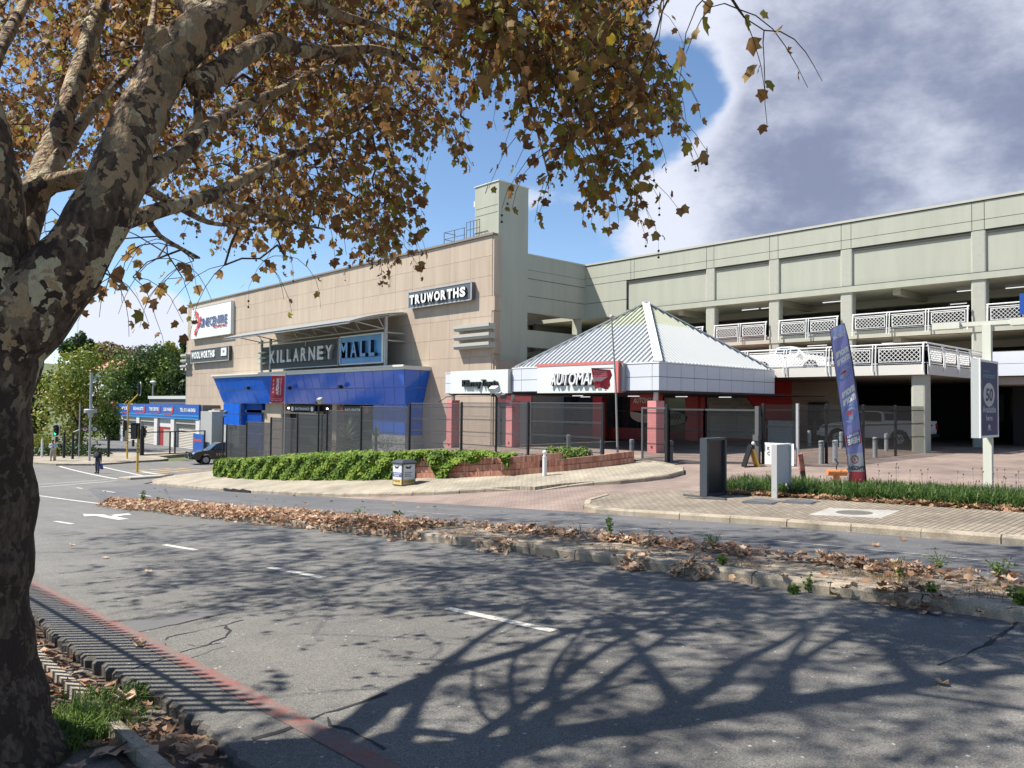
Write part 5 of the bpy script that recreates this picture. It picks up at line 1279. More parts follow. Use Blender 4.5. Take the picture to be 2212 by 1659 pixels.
w = MB(); text_map(w,'HERE',fpt,.14,.88,.745,.778,bold=.05,off=.018,mirror=True); text_map(w,'AVAILABLE',fpt,.14,.86,.72,.735,bold=.03,off=.018,mirror=True); part('lettering', w, M_white, t)
w = MB(); fring(w, .45, .868, .17, .23, .6, 6.6, 20); w.add([fpt(.32,.853,.014),fpt(.5,.872,.014),fpt(.46,.878,.014)], [(0,1,2)]); part('swirl_mark', w, MT['print_red'], t)
w = MB(); text_map(w,'ENGEN',fpt,.06,.96,.905,.93,bold=.04,off=.014,mirror=True); part('lettering', w, mat('print_dark', (.05,.04,.06), .7), t)

# street lamp with double head; the light-box sign is fixed to it
lp = thing('street_lamp', 'square pale street lamp post with two flat box heads beside the grass bed', 'street lamp', (20.4, 5.42, G(20.4,5.42)))
pz = onY(*ZB(1655,245), 5.42)
lx, ly = 20.4, 5.42; lz = onX(*ZB(1655,245), lx).z
w = MB(); w.box(lx-.07,lx+.07,ly-.09,ly+.09,G(lx,ly)-.1,lz); part('post', w, mat('lamp_cream', (.58,.60,.52), .6, var=.06, vscale=5, streak=True), lp)
w = MB(); w.box(lx-.05,lx+.05,ly-.55,ly+.62,lz-.02,lz+.08); part('arm', w, MT['lamp_cream'], lp)
for y0, y1 in ((ly+.55, ly+1.15), (ly-1.25, ly-.5)):
    w = MB(); w.box(lx-.14,lx+.14,y0,y1,lz-.06,lz+.09); part('lamp_head', w, MT['lamp_cream'], lp)
pa = onY(*ZB(1603,535), ly-.14); pb = onY(*ZB(1755,1165), ly-.14); z_t = pa.z+.03; z_b = onY(*ZB(1603,1165), ly-.14).z
ps = thing('light_box_sign', 'upright blue light-box sign reading 50 Available here on the lamp post', 'sign', (pa.x+.6, ly, z_b))
w = MB(); w.box(pa.x,pb.x,ly-.14,ly+.02,z_b,z_t); part('case', w, mat('case_alu', (.50,.53,.53), .4, .2), ps)
w = MB(); iz0, iz1, ix0, ix1 = z_b+.09, z_t-.09, pa.x+.09, pb.x-.09
w.box(pa.x,pb.x,ly-.17,ly-.14,z_t-.05,z_t); w.box(pa.x,pb.x,ly-.17,ly-.14,z_b,z_b+.05); w.box(pa.x,pa.x+.05,ly-.17,ly-.14,z_b+.05,z_t-.05); w.box(pb.x-.05,pb.x,ly-.17,ly-.14,z_b+.05,z_t-.05); part('rim', w, M_white, ps)
w = MB(); w.box(pa.x+.05,pb.x-.05,ly-.155,ly-.141,z_b+.05,z_t-.05); part('poster', w, mat('poster_blue', (.035,.04,.12), .55, var=.08, vscale=1.5), ps)
w = MB(); cxp = (pa.x+pb.x)/2; hh = iz1-iz0; w.prism([(cxp+.42*math.cos(a), ly-.158, iz0+hh*.56+.27*math.sin(a)) for a in [2*math.pi*i/28 for i in range(28)]], (0,.004,0)); part('white_disc', w, mat('disc_grey', (.45,.46,.46), .4), ps)
w = MB(); text_mb(w,'50',(cxp-.28,ly-.162,iz0+hh*.56-.15),(1,0,0),UP,.56,.30,bold=.03,shear=.15); part('lettering', w, MT['poster_blue'], ps)
w = MB(); text_mb(w,'Available',(cxp-.5,ly-.16,iz0+hh*.30),(1,0,0),UP,1.0,.16,bold=.02); part('lettering', w, mat('print_grey', (.42,.45,.50), .5), ps); w = MB(); text_mb(w,'here',(cxp-.24,ly-.16,iz0+hh*.185),(1,0,0),UP,.48,.13,bold=.02); part('lettering', w, MT['print_grey'], ps); w = MB(); text_mb(w,'ENGEN',(cxp-.14,ly-.16,iz0+hh*.04),(1,0,0),UP,.28,.045,bold=.01)
w.prism([(cxp+.09*math.cos(a), ly-.158, iz0+hh*.1+.05*math.sin(a)) for a in [2*math.pi*i/16 for i in range(16)]], (0,.003,0))
part('lettering', w, mat('print_grey', (.42,.45,.50), .5), ps)
w = MB(); text_mb(w,'POWERED BY',(cxp-.45,ly-.16,iz0+hh*.88),(1,0,0),UP,.5,.05,bold=.01); text_mb(w,'smartcard',(cxp-.45,ly-.16,iz0+hh*.80),(1,0,0),UP,.9,.12,bold=.01); part('lettering', w, mat('print_teal', (.12,.30,.38), .5), ps)

# dark sandwich board on feet
cx0 = onY(*Z6(237,1280), 10.55); bz = G(17,10.5)+.11; x0 = cx0.x; x1 = onY(*Z6(355,1245), 10.55).x
t = thing('display_board', 'tall dark empty display board standing on crossed feet by the driveway', 'display board', (x0+.4, 10.55, bz))
w = MB(); w.box(x0,x1,10.52,10.6,bz+.06,bz+1.42); part('panel', w, mat('board_dark', (.018,.022,.03), .35), t)
w = MB(); w.box(x0-.02,x0+.05,10.46,10.66,bz+.04,bz+1.46); w.box(x1-.05,x1+.02,10.46,10.66,bz+.04,bz+1.46); w.box(x0,x1,10.46,10.66,bz+1.42,bz+1.48); w.box(x0,x1,10.46,10.66,bz+.04,bz+.1); part('frame', w, mat('board_frame_dark', (.06,.07,.085), .4, .2), t)
for x in (x0+.02, x1-.02):
    w = MB(); w.box(x-.04,x+.04,9.95,11.15,bz,bz+.05); w.bar((x,10.56,bz),(x,10.56,bz+.5), .06); part('foot', w, M_steeld, t)
# white narrow sign board
p = gp(*Z6(680,1288)); x0 = p.x; x1 = onY(*Z6(757,1180),p.y).x; bz = G(x0,p.y)+.1
t = thing('display_board', 'blank white board on a leg in the grass, right of the dark one', 'display board', (x0+.5, p.y, bz))
w = MB(); w.box(x0,x1,p.y-.03,p.y+.05,bz+.35,bz+1.30); part('panel', w, mat('board_white', (.42,.45,.48), .5, var=.04, vscale=6), t)
w = MB(); w.box(x0-.06,x0,p.y-.06,p.y+.08,bz,bz+1.3); w.box(x1,x1+.05,p.y-.06,p.y+.08,bz,bz+1.32); part('frame', w, mat('frame_pale', (.42,.43,.43), .5), t)
# rusty plank post, orange T pipe with hook
p = gp(*Z6(860,1190)); q = at(*Z6(828,985), p.dot(vF)); 
t = thing('warning_post', 'thin leaning red and black post in the grass bed', 'post', tuple(p)); w = MB(); m1 = p.lerp(q,.5)
w.bar(p,m1,.07,.12); part('lower_post', w, M_black, t); w = MB(); w.bar(m1,q,.07,.14); part('upper_post', w, mat('rusty_red', (.36,.09,.05), .8, col2=(.55,.33,.27), vscale=9, thr=(.4,.7)), t)
p = gp(*Z6(1055,1188)); d_ = p.dot(vF); t = thing('pipe_barrier', 'short orange T-shaped pipe with a hook on top', 'barrier', tuple(p)); M_or = mat('orange_paint', (.62,.22,.06), .5, col2=(.5,.2,.08), vscale=8, thr=(.4,.8))
a = at(*Z6(1055,1112), d_); w = MB(); w.tube([p+Vector((0,0,-.1)), (p.x,p.y,a.z)], .085, 14); part('upright', w, M_or, t)
w = MB(); dv = Vector((vR0.x, vR0.y, 0)); w.tube([Vector((p.x,p.y,a.z+.05))-dv*.25, Vector((p.x,p.y,a.z+.05))+dv*.27], .085, 14); part('crossbar', w, M_or, t)
w = MB(); b0 = Vector((p.x,p.y,a.z+.12)); w.tube([b0,b0+Vector((0,0,.12)),b0+dv*.04+Vector((0,0,.18)),b0+Vector((0,0,.25)),b0-dv*.05+Vector((0,0,.3))], .015, 6); part('hook', w, M_black, t)
# A-board by the gate, notice on the fence
p = gp(*ZG(1735,912)); t = thing('a_board', 'small folding A-board with black and yellow sides by the gate post', 'board', tuple(p))
w = MB(); w.prism([p+dv*-.24, p+dv*-.2, p+dv*.04+Vector((0,0,.75)), p+Vector((0,0,.75))], (.25,.3,0)); part('black_leaf', w, M_black, t)
w = MB(); w.prism([p+dv*.2, p+dv*.27, p+dv*.08+Vector((0,0,.6)), p+dv*.02+Vector((0,0,.6))], (.25,.3,0)); part('yellow_leaf', w, mat('board_yellow', (.7,.42,.05), .5), t)
w = MB(); w.ball(p+dv*.03+Vector((0,0,.8)), .06, 8, 6); part('top_knob', w, M_white, t)
q0 = Vector((23.9, 12.85, -1.95)); t = thing('notice', 'white paper notice with black print tied low on the fence right of the gate', 'notice', tuple(q0))
w = MB(); w.box(23.86,23.88,11.92,12.95,-1.93,-1.2); part('sheet', w, MT['sign_white'], t)
w = MB(); text_mb(w,'K',(23.85,12.85,-1.45),NX,UP,.09,.12); text_mb(w,'C',(23.85,12.85,-1.62),NX,UP,.09,.12); text_mb(w,'Y',(23.85,12.2,-1.45),NX,UP,.09,.12); text_mb(w,'A',(23.85,12.2,-1.62),NX,UP,.09,.12); part('lettering', w, M_black, t)
eb = solo('meter_box', MB().box(39.6,39.95,19.9,21.3,-1.95,-.75), mat('meter_white', (.50,.52,.55), .5), 'pale meter box against the red wall behind the fence', 'box', (39.8,20.6,-1.95))
# flag poles
def pole(u, vb, vt, X, r, name, label, cat):
    b = onX(u, vb, X); b.z = G(X, b.y)+.1; tp = onX(u, vt, X); return b, tp
b = onX(1334.5,1000,22.9); b.z = G(22.9,b.y); tp = at(1321,689,b.dot(vF))
t = thing('flag_pole', 'tall thin leaning pole with a torn red flag in front of the AUTOMARK sign', 'flag pole', tuple(b))
w = MB(); w.tube([b, b.lerp(tp,.5)+vR0*.05, tp], [.045,.035,.03], 8); part('pole', w, mat('pole_grey', (.28,.28,.27), .6), t); w = MB(); w.ball(tp+Vector((0,0,.08)), .09, 10, 6); part('finial', w, M_steel, t)
dd = b.dot(vF); fl = thing('torn_flag', 'torn red flag with white print hanging from the leaning pole', 'flag', tuple(at(*Z5(1340,770), dd-.05)))
w = MB(); w.tube([at(*Z5(1265,600),dd-.03), at(*Z5(1445,598),dd-.03)], .02, 6); part('flag_arm', w, M_steeld, fl)
OUT = [(1265,600),(1272,650),(1285,720),(1300,770),(1330,750),(1365,765),(1400,772),(1420,740),(1415,700),(1435,655),(1420,610)]
w = MB(); ctr = (1345,670); c0 = at(*Z5(*ctr), dd-.1); ring = [at(*Z5(*p), dd-.04+.05*math.sin(i*2.1)) for i, p in enumerate(OUT)]; mid_ = [at(*Z5((p[0]+ctr[0])/2,(p[1]+ctr[1])/2), dd-.06+.05*math.cos(i*1.7)) for i, p in enumerate(OUT)]
n = len(OUT); w.add([c0]+mid_+ring, [(0,1+i,1+(i+1)%n) for i in range(n)]+[(1+i,1+n+i,1+n+(i+1)%n,1+(i+1)%n) for i in range(n)])
part('cloth', w, mat('flag_cloth_red', (.42,.05,.06), .7, var=.25, vscale=5, trans=.3), fl)
w = MB(); fm = lambda s, t_, off: at(*Z5(1265+s*160, 600+t_*170), dd-.16)
for k, tt_ in enumerate((.1,.2,.3)): text_map(w, ('Killarney','AUTOMARK','Toyota')[k], fm, .1+.05*k, .8, tt_, tt_+.07)
w.add([fm(.1,.45,0), fm(.85,.38,0), fm(.5,.62,0), fm(.15,.6,0)], [(0,1,2,3)]); part('white_print', w, mat('faded_print', (.55,.42,.42), .7), fl)
b = onX(614,989,21.7); b.z = G(21.7,b.y)+.2; tp = onX(617,806,21.7); dd = b.dot(vF)
t = thing('flag_pole', 'straight thin pole behind the ivy carrying the upright red banner', 'flag pole', tuple(b)); w = MB(); w.tube([b,tp], [.045,.03], 8); part('pole', w, MT['pole_grey'], t)
bn = thing('banner', 'upright red AUTOMARK banner in front of the blue entrance', 'banner', tuple(at(*Z4(745,925), dd)))
fm2 = lambda s, t_, off=0.0: at(*Z4(702+s*103-10*t_, 716+t_*208), dd+.04*math.sin(s*3+t_*4)-off)
w = MB(); w.smooth = True; V = [fm2(i/4,j/10) for j in range(11) for i in range(5)]; w.add(V, [(j*5+i,(j+1)*5+i,(j+1)*5+i+1,j*5+i+1) for j in range(10) for i in range(4)]); part('cloth', w, mat('banner_red', (.42,.035,.06), .7, var=.12, vscale=5, trans=.25), bn)
w = MB(); fv = lambda s, t_, off=0.0: fm2(1-t_ if False else t_, 1-s, .03)
text_map(w,'AUTOMARK',fv,.28,.92,.40,.62,bold=.05,shear=.2,off=0); text_map(w,'Certified Pre-Owned',fv,.28,.9,.68,.78,off=0)
for k in range(4): text_map(w,'Killarney',fv,.35+.14*k,.44+.14*k,.12,.3,off=0)
text_map(w,'Killarney Toyota',fm2,.08,.9,.84,.875,off=.03); text_map(w,'011 646 1133',fm2,.1,.85,.90,.935,off=.03)
part('lettering', w, mat('banner_white', (.65,.55,.57), .7), bn)
w = MB(); w.tube([fm2(-.02,0),fm2(1.05,0)], .02, 6); w.tube([fm2(-.02,1),fm2(1.05,1)], .02, 6); part('banner_rod', w, M_steel, bn)
# floodlight poles at the fence
def flood_pole(u, vb, vt, X, label, heads):
    b = onX(u, vb, X); b.z = G(X, b.y)-.05; tp = onX(u, vt, X); t = thing('floodlight_pole', label, 'floodlight pole', tuple(b), group='floodlight poles along the fence')
    w = MB(); w.tube([b,(b.x,b.y,tp.z)], .05, 10); part('pole', w, M_black, t); w = MB(); w.box(b.x-.05,b.x+.05,b.y-.3,b.y+.3,tp.z-.02,tp.z+.03); part('bracket', w, M_black, t)
    for (dy, dz, s, m_) in heads:
        w = MB(); c = Vector((b.x-.1, b.y+dy, tp.z+dz)); w.obox(c, (s*.08,.0,s*.05), (0,s*.19,0), (-s*.06,0,s*.12)); part('floodlight_head', w, m_, t)
flood_pole(686.7,994,874,21.85,'black floodlight pole with a tilted white lamp behind the ivy',[(-.35,.22,1.1,M_steel),(.05,.14,.6,M_black)])
flood_pole(1071,994,856,21.85,'black floodlight pole with a cluster of lamps before the Killarney Toyota sign',[(0,.25,1.15,M_white),(-.3,.08,.7,M_steel),(-.55,.0,.7,M_steeld),(.05,.08,.5,M_black)])
flood_pole(480.6,1000,900,21.6,'thin black floodlight pole beside the black pickup',[(-.6,.3,.8,M_steeld)])

# ================================================================ VEHICLES
M_tyre = mat('tyre_rubber', (.018,.018,.018), .85); M_rim = mat('wheel_rim', (.42,.43,.44), .35, .7); M_chrome = mat('chrome', (.6,.6,.62), .2, .9)
M_carglass = mat('car_glass', (.03,.04,.05), .05, spec=.8); M_hl = mat('headlight', (.75,.78,.8), .1); M_tl = mat('tail_light', (.35,.01,.01), .2); M_plate = mat('number_plate', (.75,.75,.7), .5)
M_cblk = mat('car_black', (.012,.012,.013), .22, coat=.6); M_cwht = mat('car_white', (.72,.73,.74), .25, coat=.4)
def pickup(label, paint, loc, heading, group=None, decals=False):
    t = thing('pickup_truck', label, 'pickup truck', loc, group); t.rotation_euler = (0,0,heading)
    arch = lambda cx_: [(cx_+.47*math.cos(a), .40+.47*math.sin(a)) for a in [math.pi*i/8 for i in range(9)]]
    prof = [(-2.62,.55),(-2.66,.85),(-2.62,1.24),(-.72,1.24),(-.60,1.22),(1.28,1.20),(1.9,1.13),(2.42,1.02),(2.58,.86),(2.62,.55),(2.5,.40),(2.12,.40)]+arch(1.62)[1:-1]+[(1.15,.40),(-1.02,.40)]+arch(-1.5)[1:-1]+[(-1.98,.40),(-2.4,.42)]
    cen = (0,.8); w = MB(); n = len(prof)
    lay = [(-.91,.965),(-.86,1.0),(.86,1.0),(.91,.965)]; V = []
    for y, s in lay:
        for x, z in prof: V.append((x*(.995 if s < 1 else 1), y, cen[1]+(z-cen[1])*s if z > .5 else z))
    F = [tuple(range(n))[::-1], tuple(range(3*n,4*n))]
    F = [tuple(range(n)), tuple(range(4*n-1,3*n-1,-1))]
    for k in range(3):
        for i in range(n): F.append((k*n+i, (k+1)*n+i, (k+1)*n+(i+1)%n, k*n+(i+1)%n))
    w.add(V, F); me = w.mesh('body', paint); bm = bmesh.new(); bm.from_mesh(me); bmesh.ops.recalc_face_normals(bm, faces=bm.faces[:]); bm.to_mesh(me); bm.free(); link('body', me, t)
    cabp = [(1.30,1.20),(.62,1.72),(.35,1.79),(-.42,1.79),(-.66,1.70),(-.74,1.24)]
    w = MB(); V = []
    for y, s in ((-.86,0),(-.80,.5),(-.70,1)): pass
    def yw(z): return .86-(z-1.2)/.6*.17
    V = [(x,-yw(z),z) for x, z in cabp]+[(x,yw(z),z) for x, z in cabp]; n = 6
    w.add(V, [tuple(range(n)), tuple(range(2*n-1,n-1,-1))]+[(i,n+i,n+(i+1)%n,(i+1)%n) for i in range(n)])
    me = w.mesh('cab', paint); bm = bmesh.new(); bm.from_mesh(me); bmesh.ops.recalc_face_normals(bm, faces=bm.faces[:]); bm.to_mesh(me); bm.free(); link('cab', me, t)
    def sidewin(xs, nm):
        for sgn in (-1, 1):
            q = MB(); P4 = [(x, sgn*(yw(z)+.006), z) for x, z in xs]; q.poly(P4 if sgn < 0 else P4[::-1]); lpart(nm, q, M_carglass, t)
    sidewin([(1.08,1.26),(.58,1.66),(.33,1.72),(.33,1.26)], 'side_window'); sidewin([(.26,1.26),(.26,1.72),(-.40,1.72),(-.58,1.62),(-.63,1.26)], 'side_window')
    q = MB(); a, b = (1.25,1.235), (.67,1.70); q.poly([(a[0]+.01,-.76,a[1]+.015),(a[0]+.01,.76,a[1]+.015),(b[0]+.01,.66,b[1]+.015),(b[0]+.01,-.66,b[1]+.015)]); lpart('windscreen', q, M_carglass, t)
    q = MB(); q.poly([(-.755,.72,1.3),(-.755,-.72,1.3),(-.69,-.64,1.66),(-.69,.64,1.66)]); lpart('rear_window', q, M_carglass, t)
    q = MB(); q.box(-2.56,-.82,-.74,.74,1.241,1.246); lpart('load_bed', q, M_steeld, t)
    q = MB(); q.box(-2.6,-.8,-.88,-.8,1.24,1.29); q.box(-2.6,-.8,.8,.88,1.24,1.29); q.box(-2.66,-2.6,-.86,.86,1.2,1.29); lpart('bed_rail', q, paint, t)
    for x in (1.62,-1.5):
        for sgn in (-1,1):
            q = MB(); y0 = sgn*.70; y1 = sgn*.925; q.tube([(x,y0,.38),(x,y0+sgn*.03,.38),(x,y1-sgn*.03,.38),(x,y1,.38)], [.34,.38,.38,.35], 22); wh = lpart('wheel', q, M_tyre, t)
            q = MB(); q.tube([(x,y1-sgn*.02,.38),(x,y1+sgn*.004,.38)], [.235,.225], 18); r_ = lpart('rim', q, M_rim, wh)
            q = MB(); [q.tube([(x+.14*math.cos(a),y1,.38+.14*math.sin(a)),(x+.14*math.cos(a),y1+sgn*.006,.38+.14*math.sin(a))], .035, 6) for a in [math.pi*2*i/6 for i in range(6)]]; 
            q.tube([(x,y1,.38),(x,y1+sgn*.012,.38)], .05, 8); lpart('hub', q, M_cblk, wh)
    q = MB(); q.box(2.60,2.66,-.42,.42,.74,.98); lpart('grille', q, M_black, t)
    for sgn in (-1,1):
        q = MB(); q.prism([(2.50,sgn*.45,.80),(2.60,sgn*.45,.80),(2.56,sgn*.45,.99),(2.40,sgn*.45,1.0)], (-.28,sgn*.44,0)); q2 = lpart('headlight', q, M_hl, t)
        q = MB(); q.box(-2.69,-2.62,sgn*.70,sgn*.88,.86,1.16) if sgn > 0 else q.box(-2.69,-2.62,-.88,-.70,.86,1.16); q.box(-2.64,-2.50,*sorted((sgn*.86,sgn*.925)),.86,1.16); lpart('tail_light', q, M_tl, t)
        q = MB(); q.box(.85,1.0,*sorted((sgn*.9,sgn*1.08)),1.2,1.36); lpart('mirror', q, paint, t)
        q = MB(); q.box(.28,.30,*sorted((sgn*.905,sgn*.915)),.55,1.2); q.box(-.08,.05,*sorted((sgn*.91,sgn*.935)),1.07,1.10); q.box(.8,.93,*sorted((sgn*.91,sgn*.935)),1.07,1.10); lpart('door_seam', q, M_black, t)
    q = MB(); q.box(2.58,2.74,-.88,.88,.45,.68); lpart('front_bumper', q, M_black if decals else paint, t)
    q = MB(); q.box(-2.80,-2.62,-.80,.80,.48,.66); lpart('rear_bumper', q, M_black, t)
    q = MB(); q.box(2.741,2.75,-.24,.24,.5,.62); lpart('number_plate', q, M_plate, t)
    q = MB(); q.box(-2.675,-2.66,-.2,.2,1.05,1.12); lpart('tailgate_handle', q, M_black, t)
    if decals:
        q = MB(); q.tube([(2.6,-.62,.5),(2.86,-.6,.55),(2.84,-.55,1.02),(2.84,.55,1.02),(2.86,.6,.55),(2.6,.62,.5)], .035, 8); q.tube([(2.86,-.6,.75),(2.86,.6,.75)], .03, 8); lpart('bull_bar', q, M_black, t)
        q = MB()
        for k in range(4):
            x = .75-k*.2; q.poly([(x,.918,.72),(x-.09,.918,.72),(x-.02,.918,.92),(x+.07,.918,.92)]); q.poly([(x+.07,-.918,.92),(x-.02,-.918,.92),(x-.09,-.918,.72),(x,-.918,.72)])
        for sgn in (-1,1): q.tube([(-.05,sgn*.912,.95),(-.05,sgn*.918,.95)], .16, 12)
        lpart('door_decal', q, mat('decal_gold', (.55,.42,.12), .5), t)
    return t
cp = gp(*Z3(1985,178)); pickup('black double-cab pickup with yellow door stripes half hidden behind the fence', M_cblk, (cp.x+1.5, cp.y+.9, G(cp.x+1, cp.y+.9)), math.pi-.12, decals=True)
pickup('white pickup parked under the deck behind the round column', M_cwht, (41.2, 16.1, Q(14)+0.006), R_(90))
pickup('white pickup parked on the upper deck behind the lattice balustrade', M_cwht, (41.6, 20.9, 1.885), R_(-90)).scale = (.92,.9,.86)

# ================================================================ PEOPLE
def skin(name, pts, edges, rad, m_, parent, sub=1):
    me = bpy.data.meshes.new(name); me.from_pydata(pts, edges, []); o = bpy.data.objects.new(name, me); scene.collection.objects.link(o)
    md = o.modifiers.new('s', 'SKIN'); md.use_smooth_shade = True
    for i, r in enumerate(rad):
        me.skin_vertices[0].data[i].radius = (r, r) if not isinstance(r, tuple) else r
    me.skin_vertices[0].data[0].use_root = True
    m2 = o.modifiers.new('d', 'SUBSURF'); m2.levels = sub; m2.render_levels = sub
    dg = bpy.context.evaluated_depsgraph_get(); nm = bpy.data.meshes.new_from_object(o.evaluated_get(dg)); bpy.data.objects.remove(o)
    nm.materials.clear(); nm.materials.append(m_)
    return link(name, nm, parent)
def person(label, loc, heading, shirt, trou, skinm, armpose, coat_len=.0):
    t = thing('person', label, 'person', loc); t.rotation_euler = (0,0,heading)
    # x forward, y left; pelvis is vertex 0
    P_ = [(0,0,.95),(0,0,1.12),(0,0,1.32),(0,0,1.46),(.01,0,1.56),(.03,0,1.66)]
    E_ = [(0,1),(1,2),(2,3),(3,4),(4,5)]; Rr = [(.15,.11),(.14,.10),(.17,.11),(.07,.06),(.06,.06),(.095,.085)]
    def chain(root, pts, rs):
        k = root
        for p, r in zip(pts, rs): P_.append(p); Rr.append(r); E_.append((k, len(P_)-1)); k = len(P_)-1
        return k
    arms = []
    for sgn in (-1, 1):
        chain(0, [(.0,sgn*.10,.88),(.02+.03*sgn,sgn*.11,.50),(-.01+.05*sgn,sgn*.11,.09),(.14+.05*sgn,sgn*.12,.04)], [.09,.06,.042,.035])
        ap = armpose[0 if sgn < 0 else 1]; a = chain(2, [(0,sgn*.19,1.40)]+ap, [.055,.042,.032,.03]); arms.append((sgn, P_[a], P_[a-1]))
        hd = (Vector(P_[a])-Vector(P_[a-1])).normalized(); sd = hd.cross(Vector((1,0,.1))).normalized()
        for k in range(5):
            o_ = sd*(k-2)*.013; l_ = (.05,.065,.07,.065,.055)[k]
            chain(a, [tuple(Vector(P_[a])+hd*.02+o_), tuple(Vector(P_[a])+hd*(.02+l_)+o_*1.3)], [.010,.008])
    skin('body', P_, E_, Rr, skinm, t)
    # clothes
    J = [(0,0,1.05),(0,0,1.15),(0,0,1.33),(0,0,1.45),(0,0,.98-coat_len)]; JE = [(0,1),(1,2),(2,3),(0,4)]; JR = [(.175,.135),(.17,.13),(.195,.13),(.085,.075),(.18,.14)]
    for sgn in (-1,1):
        ap = armpose[0 if sgn < 0 else 1]; k = 2
        for p, r in zip([(0,sgn*.20,1.40)]+ap[:2], [.075,.06,.05]): J.append(p); JR.append(r); JE.append((k, len(J)-1)); k = len(J)-1
    skin('jacket', J, JE, JR, shirt, t)
    T = [(0,0,.98),(0,0,.9)]; TE = [(0,1)]; TR = [(.165,.13),(.16,.13)]
    for sgn in (-1,1):
        k = 1
        for p, r in zip([(.0,sgn*.10,.8),(.02+.03*sgn,sgn*.11,.50),(-.01+.05*sgn,sgn*.11,.10)], [.10,.08,.065]): T.append(p); TR.append(r); TE.append((k, len(T)-1)); k = len(T)-1
    skin('trousers', T, TE, TR, trou, t)
    for sgn in (-1,1):
        w = MB(); w.smooth = True; w.ball((.05+.05*sgn, sgn*.115, .05), .07, 10, 6); V = w.v; w.v = [(.05+.05*sgn+(x-.05-.05*sgn)*1.9, y, max(.0, z)) for x, y, z in V]; lpart('shoe', w, M_black, t)
    w = MB(); w.smooth = True; w.ball((.02,0,1.70), .105, 12, 8, 1.0); w.v = [(x-.012, y, z if z > 1.68 else 1.68+(z-1.68)*.6) for x, y, z in w.v]; lpart('hair', w, M_black, t)
    w = MB(); w.ball((.125,0,1.655),.016,6,4); [w.ball((.112,s*.035,1.685),.012,6,4) for s in (-1,1)]; w.box(.112,.124,-.025,.025,1.612,1.62); lpart('face_feature', w, mat('face_dark', (.03,.018,.012), .6), t)
    return t
M_skin = mat('skin_brown', (.11,.055,.035), .5)
p = gp(*Z3(775,274)); p1 = person('man in dark jacket and grey trousers standing in the road with a blue bag', (p.x,p.y,G(p.x,p.y)), R_(-140), mat('jacket_navy', (.018,.022,.04), .8), mat('trousers_grey', (.075,.075,.08), .85), M_skin, [[(.05,-.24,1.15),(.28,-.10,1.12),(.33,-.05,1.12)], [(.0,.25,1.12),(.02,.27,.86),(.02,.27,.80)]], coat_len=.18)
ca, sa = math.cos(p1.rotation_euler.z), math.sin(p1.rotation_euler.z); hx_, hy_ = .02*ca-.27*sa, .02*sa+.27*ca
w = MB(); w.tube([(0,0,.0),(.02,0,.06),(0,.0,.25),(0,0,.36)], [.12,.15,.12,.03], 10); w.tube([(0,-.03,.34),(0,0,.46),(0,.03,.34)], .008, 5)
solo('shopping_bag', w, mat('bag_blue', (.02,.06,.32), .4), 'blue plastic bag hanging from the hand of the man in the road', 'bag').location = (p.x+hx_, p.y+hy_, p1.location.z+.30)
p = gp(*ZL(385,1495)); person('man in white shirt and pale trousers standing by the traffic light pole', (p.x,p.y,G(p.x,p.y)+.12), R_(-100), mat('shirt_white', (.50,.52,.56), .8), mat('trousers_pale', (.34,.32,.30), .85), M_skin, [[(.08,-.26,1.14),(.26,-.05,1.18),(.28,.0,1.18)], [(.08,.26,1.14),(.24,.08,1.15),(.27,.05,1.15)]])

# ================================================================ TRAFFIC LIGHTS, MAST, SIGNS at the crossing
M_yp = mat('signal_yellow', (.62,.40,.04), .55, col2=(.45,.30,.05), vscale=3, thr=(.5,.8))
dvx = Vector((vR0.x, vR0.y, 0)); dvf = Vector((vF.x, vF.y, 0)).normalized()
def signal_head(parent, c, face, lit=None, border=True, sc_=1.0):
    """three-lamp head centred at c, looking along `face`"""
    f = Vector(face).normalized(); s = Vector((-f.y, f.x, 0)); w = MB(); u_ = Vector((0,0,1))
    w.obox(c, f*.09*sc_, s*.16*sc_, u_*.46*sc_); hd = part('signal_head', w, M_black, parent)
    if border:
        w = MB(); c2 = Vector(c)-f*.1*sc_; pts = []
        for cz, q in ((.33, 0), (-.33, 1)):
            for k in range(9):
                a = math.pi*k/8+(math.pi if q else 0); pts.append(c2+s*(.30*sc_*math.cos(a))+u_*((cz+.30*math.sin(a))*sc_))
        w.prism(pts, f*-.02); link('backing', w.mesh('backing', M_white, root_loc(parent)), hd)
        w = MB(); pts2 = [c2+(q-c2)*.84+f*.03 for q in pts]; w.prism(pts2, f*-.02); link('backing_face', w.mesh('backing_face', M_black, root_loc(parent)), hd)
    for k, (nm, col) in enumerate((('red',(.12,.01,.01)),('amber',(.14,.07,.01)),('green',(.01,.10,.06)))):
        z = (.30-.30*k)*sc_; cc = Vector(c)+f*.09*sc_+u_*z; w = MB(); w.tube([cc, cc+f*.02], .10*sc_, 12)
        m_ = mat('lamp_'+nm+('_lit' if lit == nm else ''), col, .3, emit=(.05,1,.6) if lit == nm else None, estr=1.6)
        link('lamp', w.mesh('lamp', m_, root_loc(parent)), hd)
        w = MB(); V = []
        for i in range(9):
            a = math.pi*i/8
            for dd_ in (0,.16): V.append(cc+s*(.115*sc_*math.cos(a))+u_*(.115*sc_*math.sin(a))+f*dd_*sc_)
        w.add(V, [(2*i,2*i+1,2*i+3,2*i+2) for i in range(8)]); link('visor', w.mesh('visor', M_black, root_loc(parent)), hd)
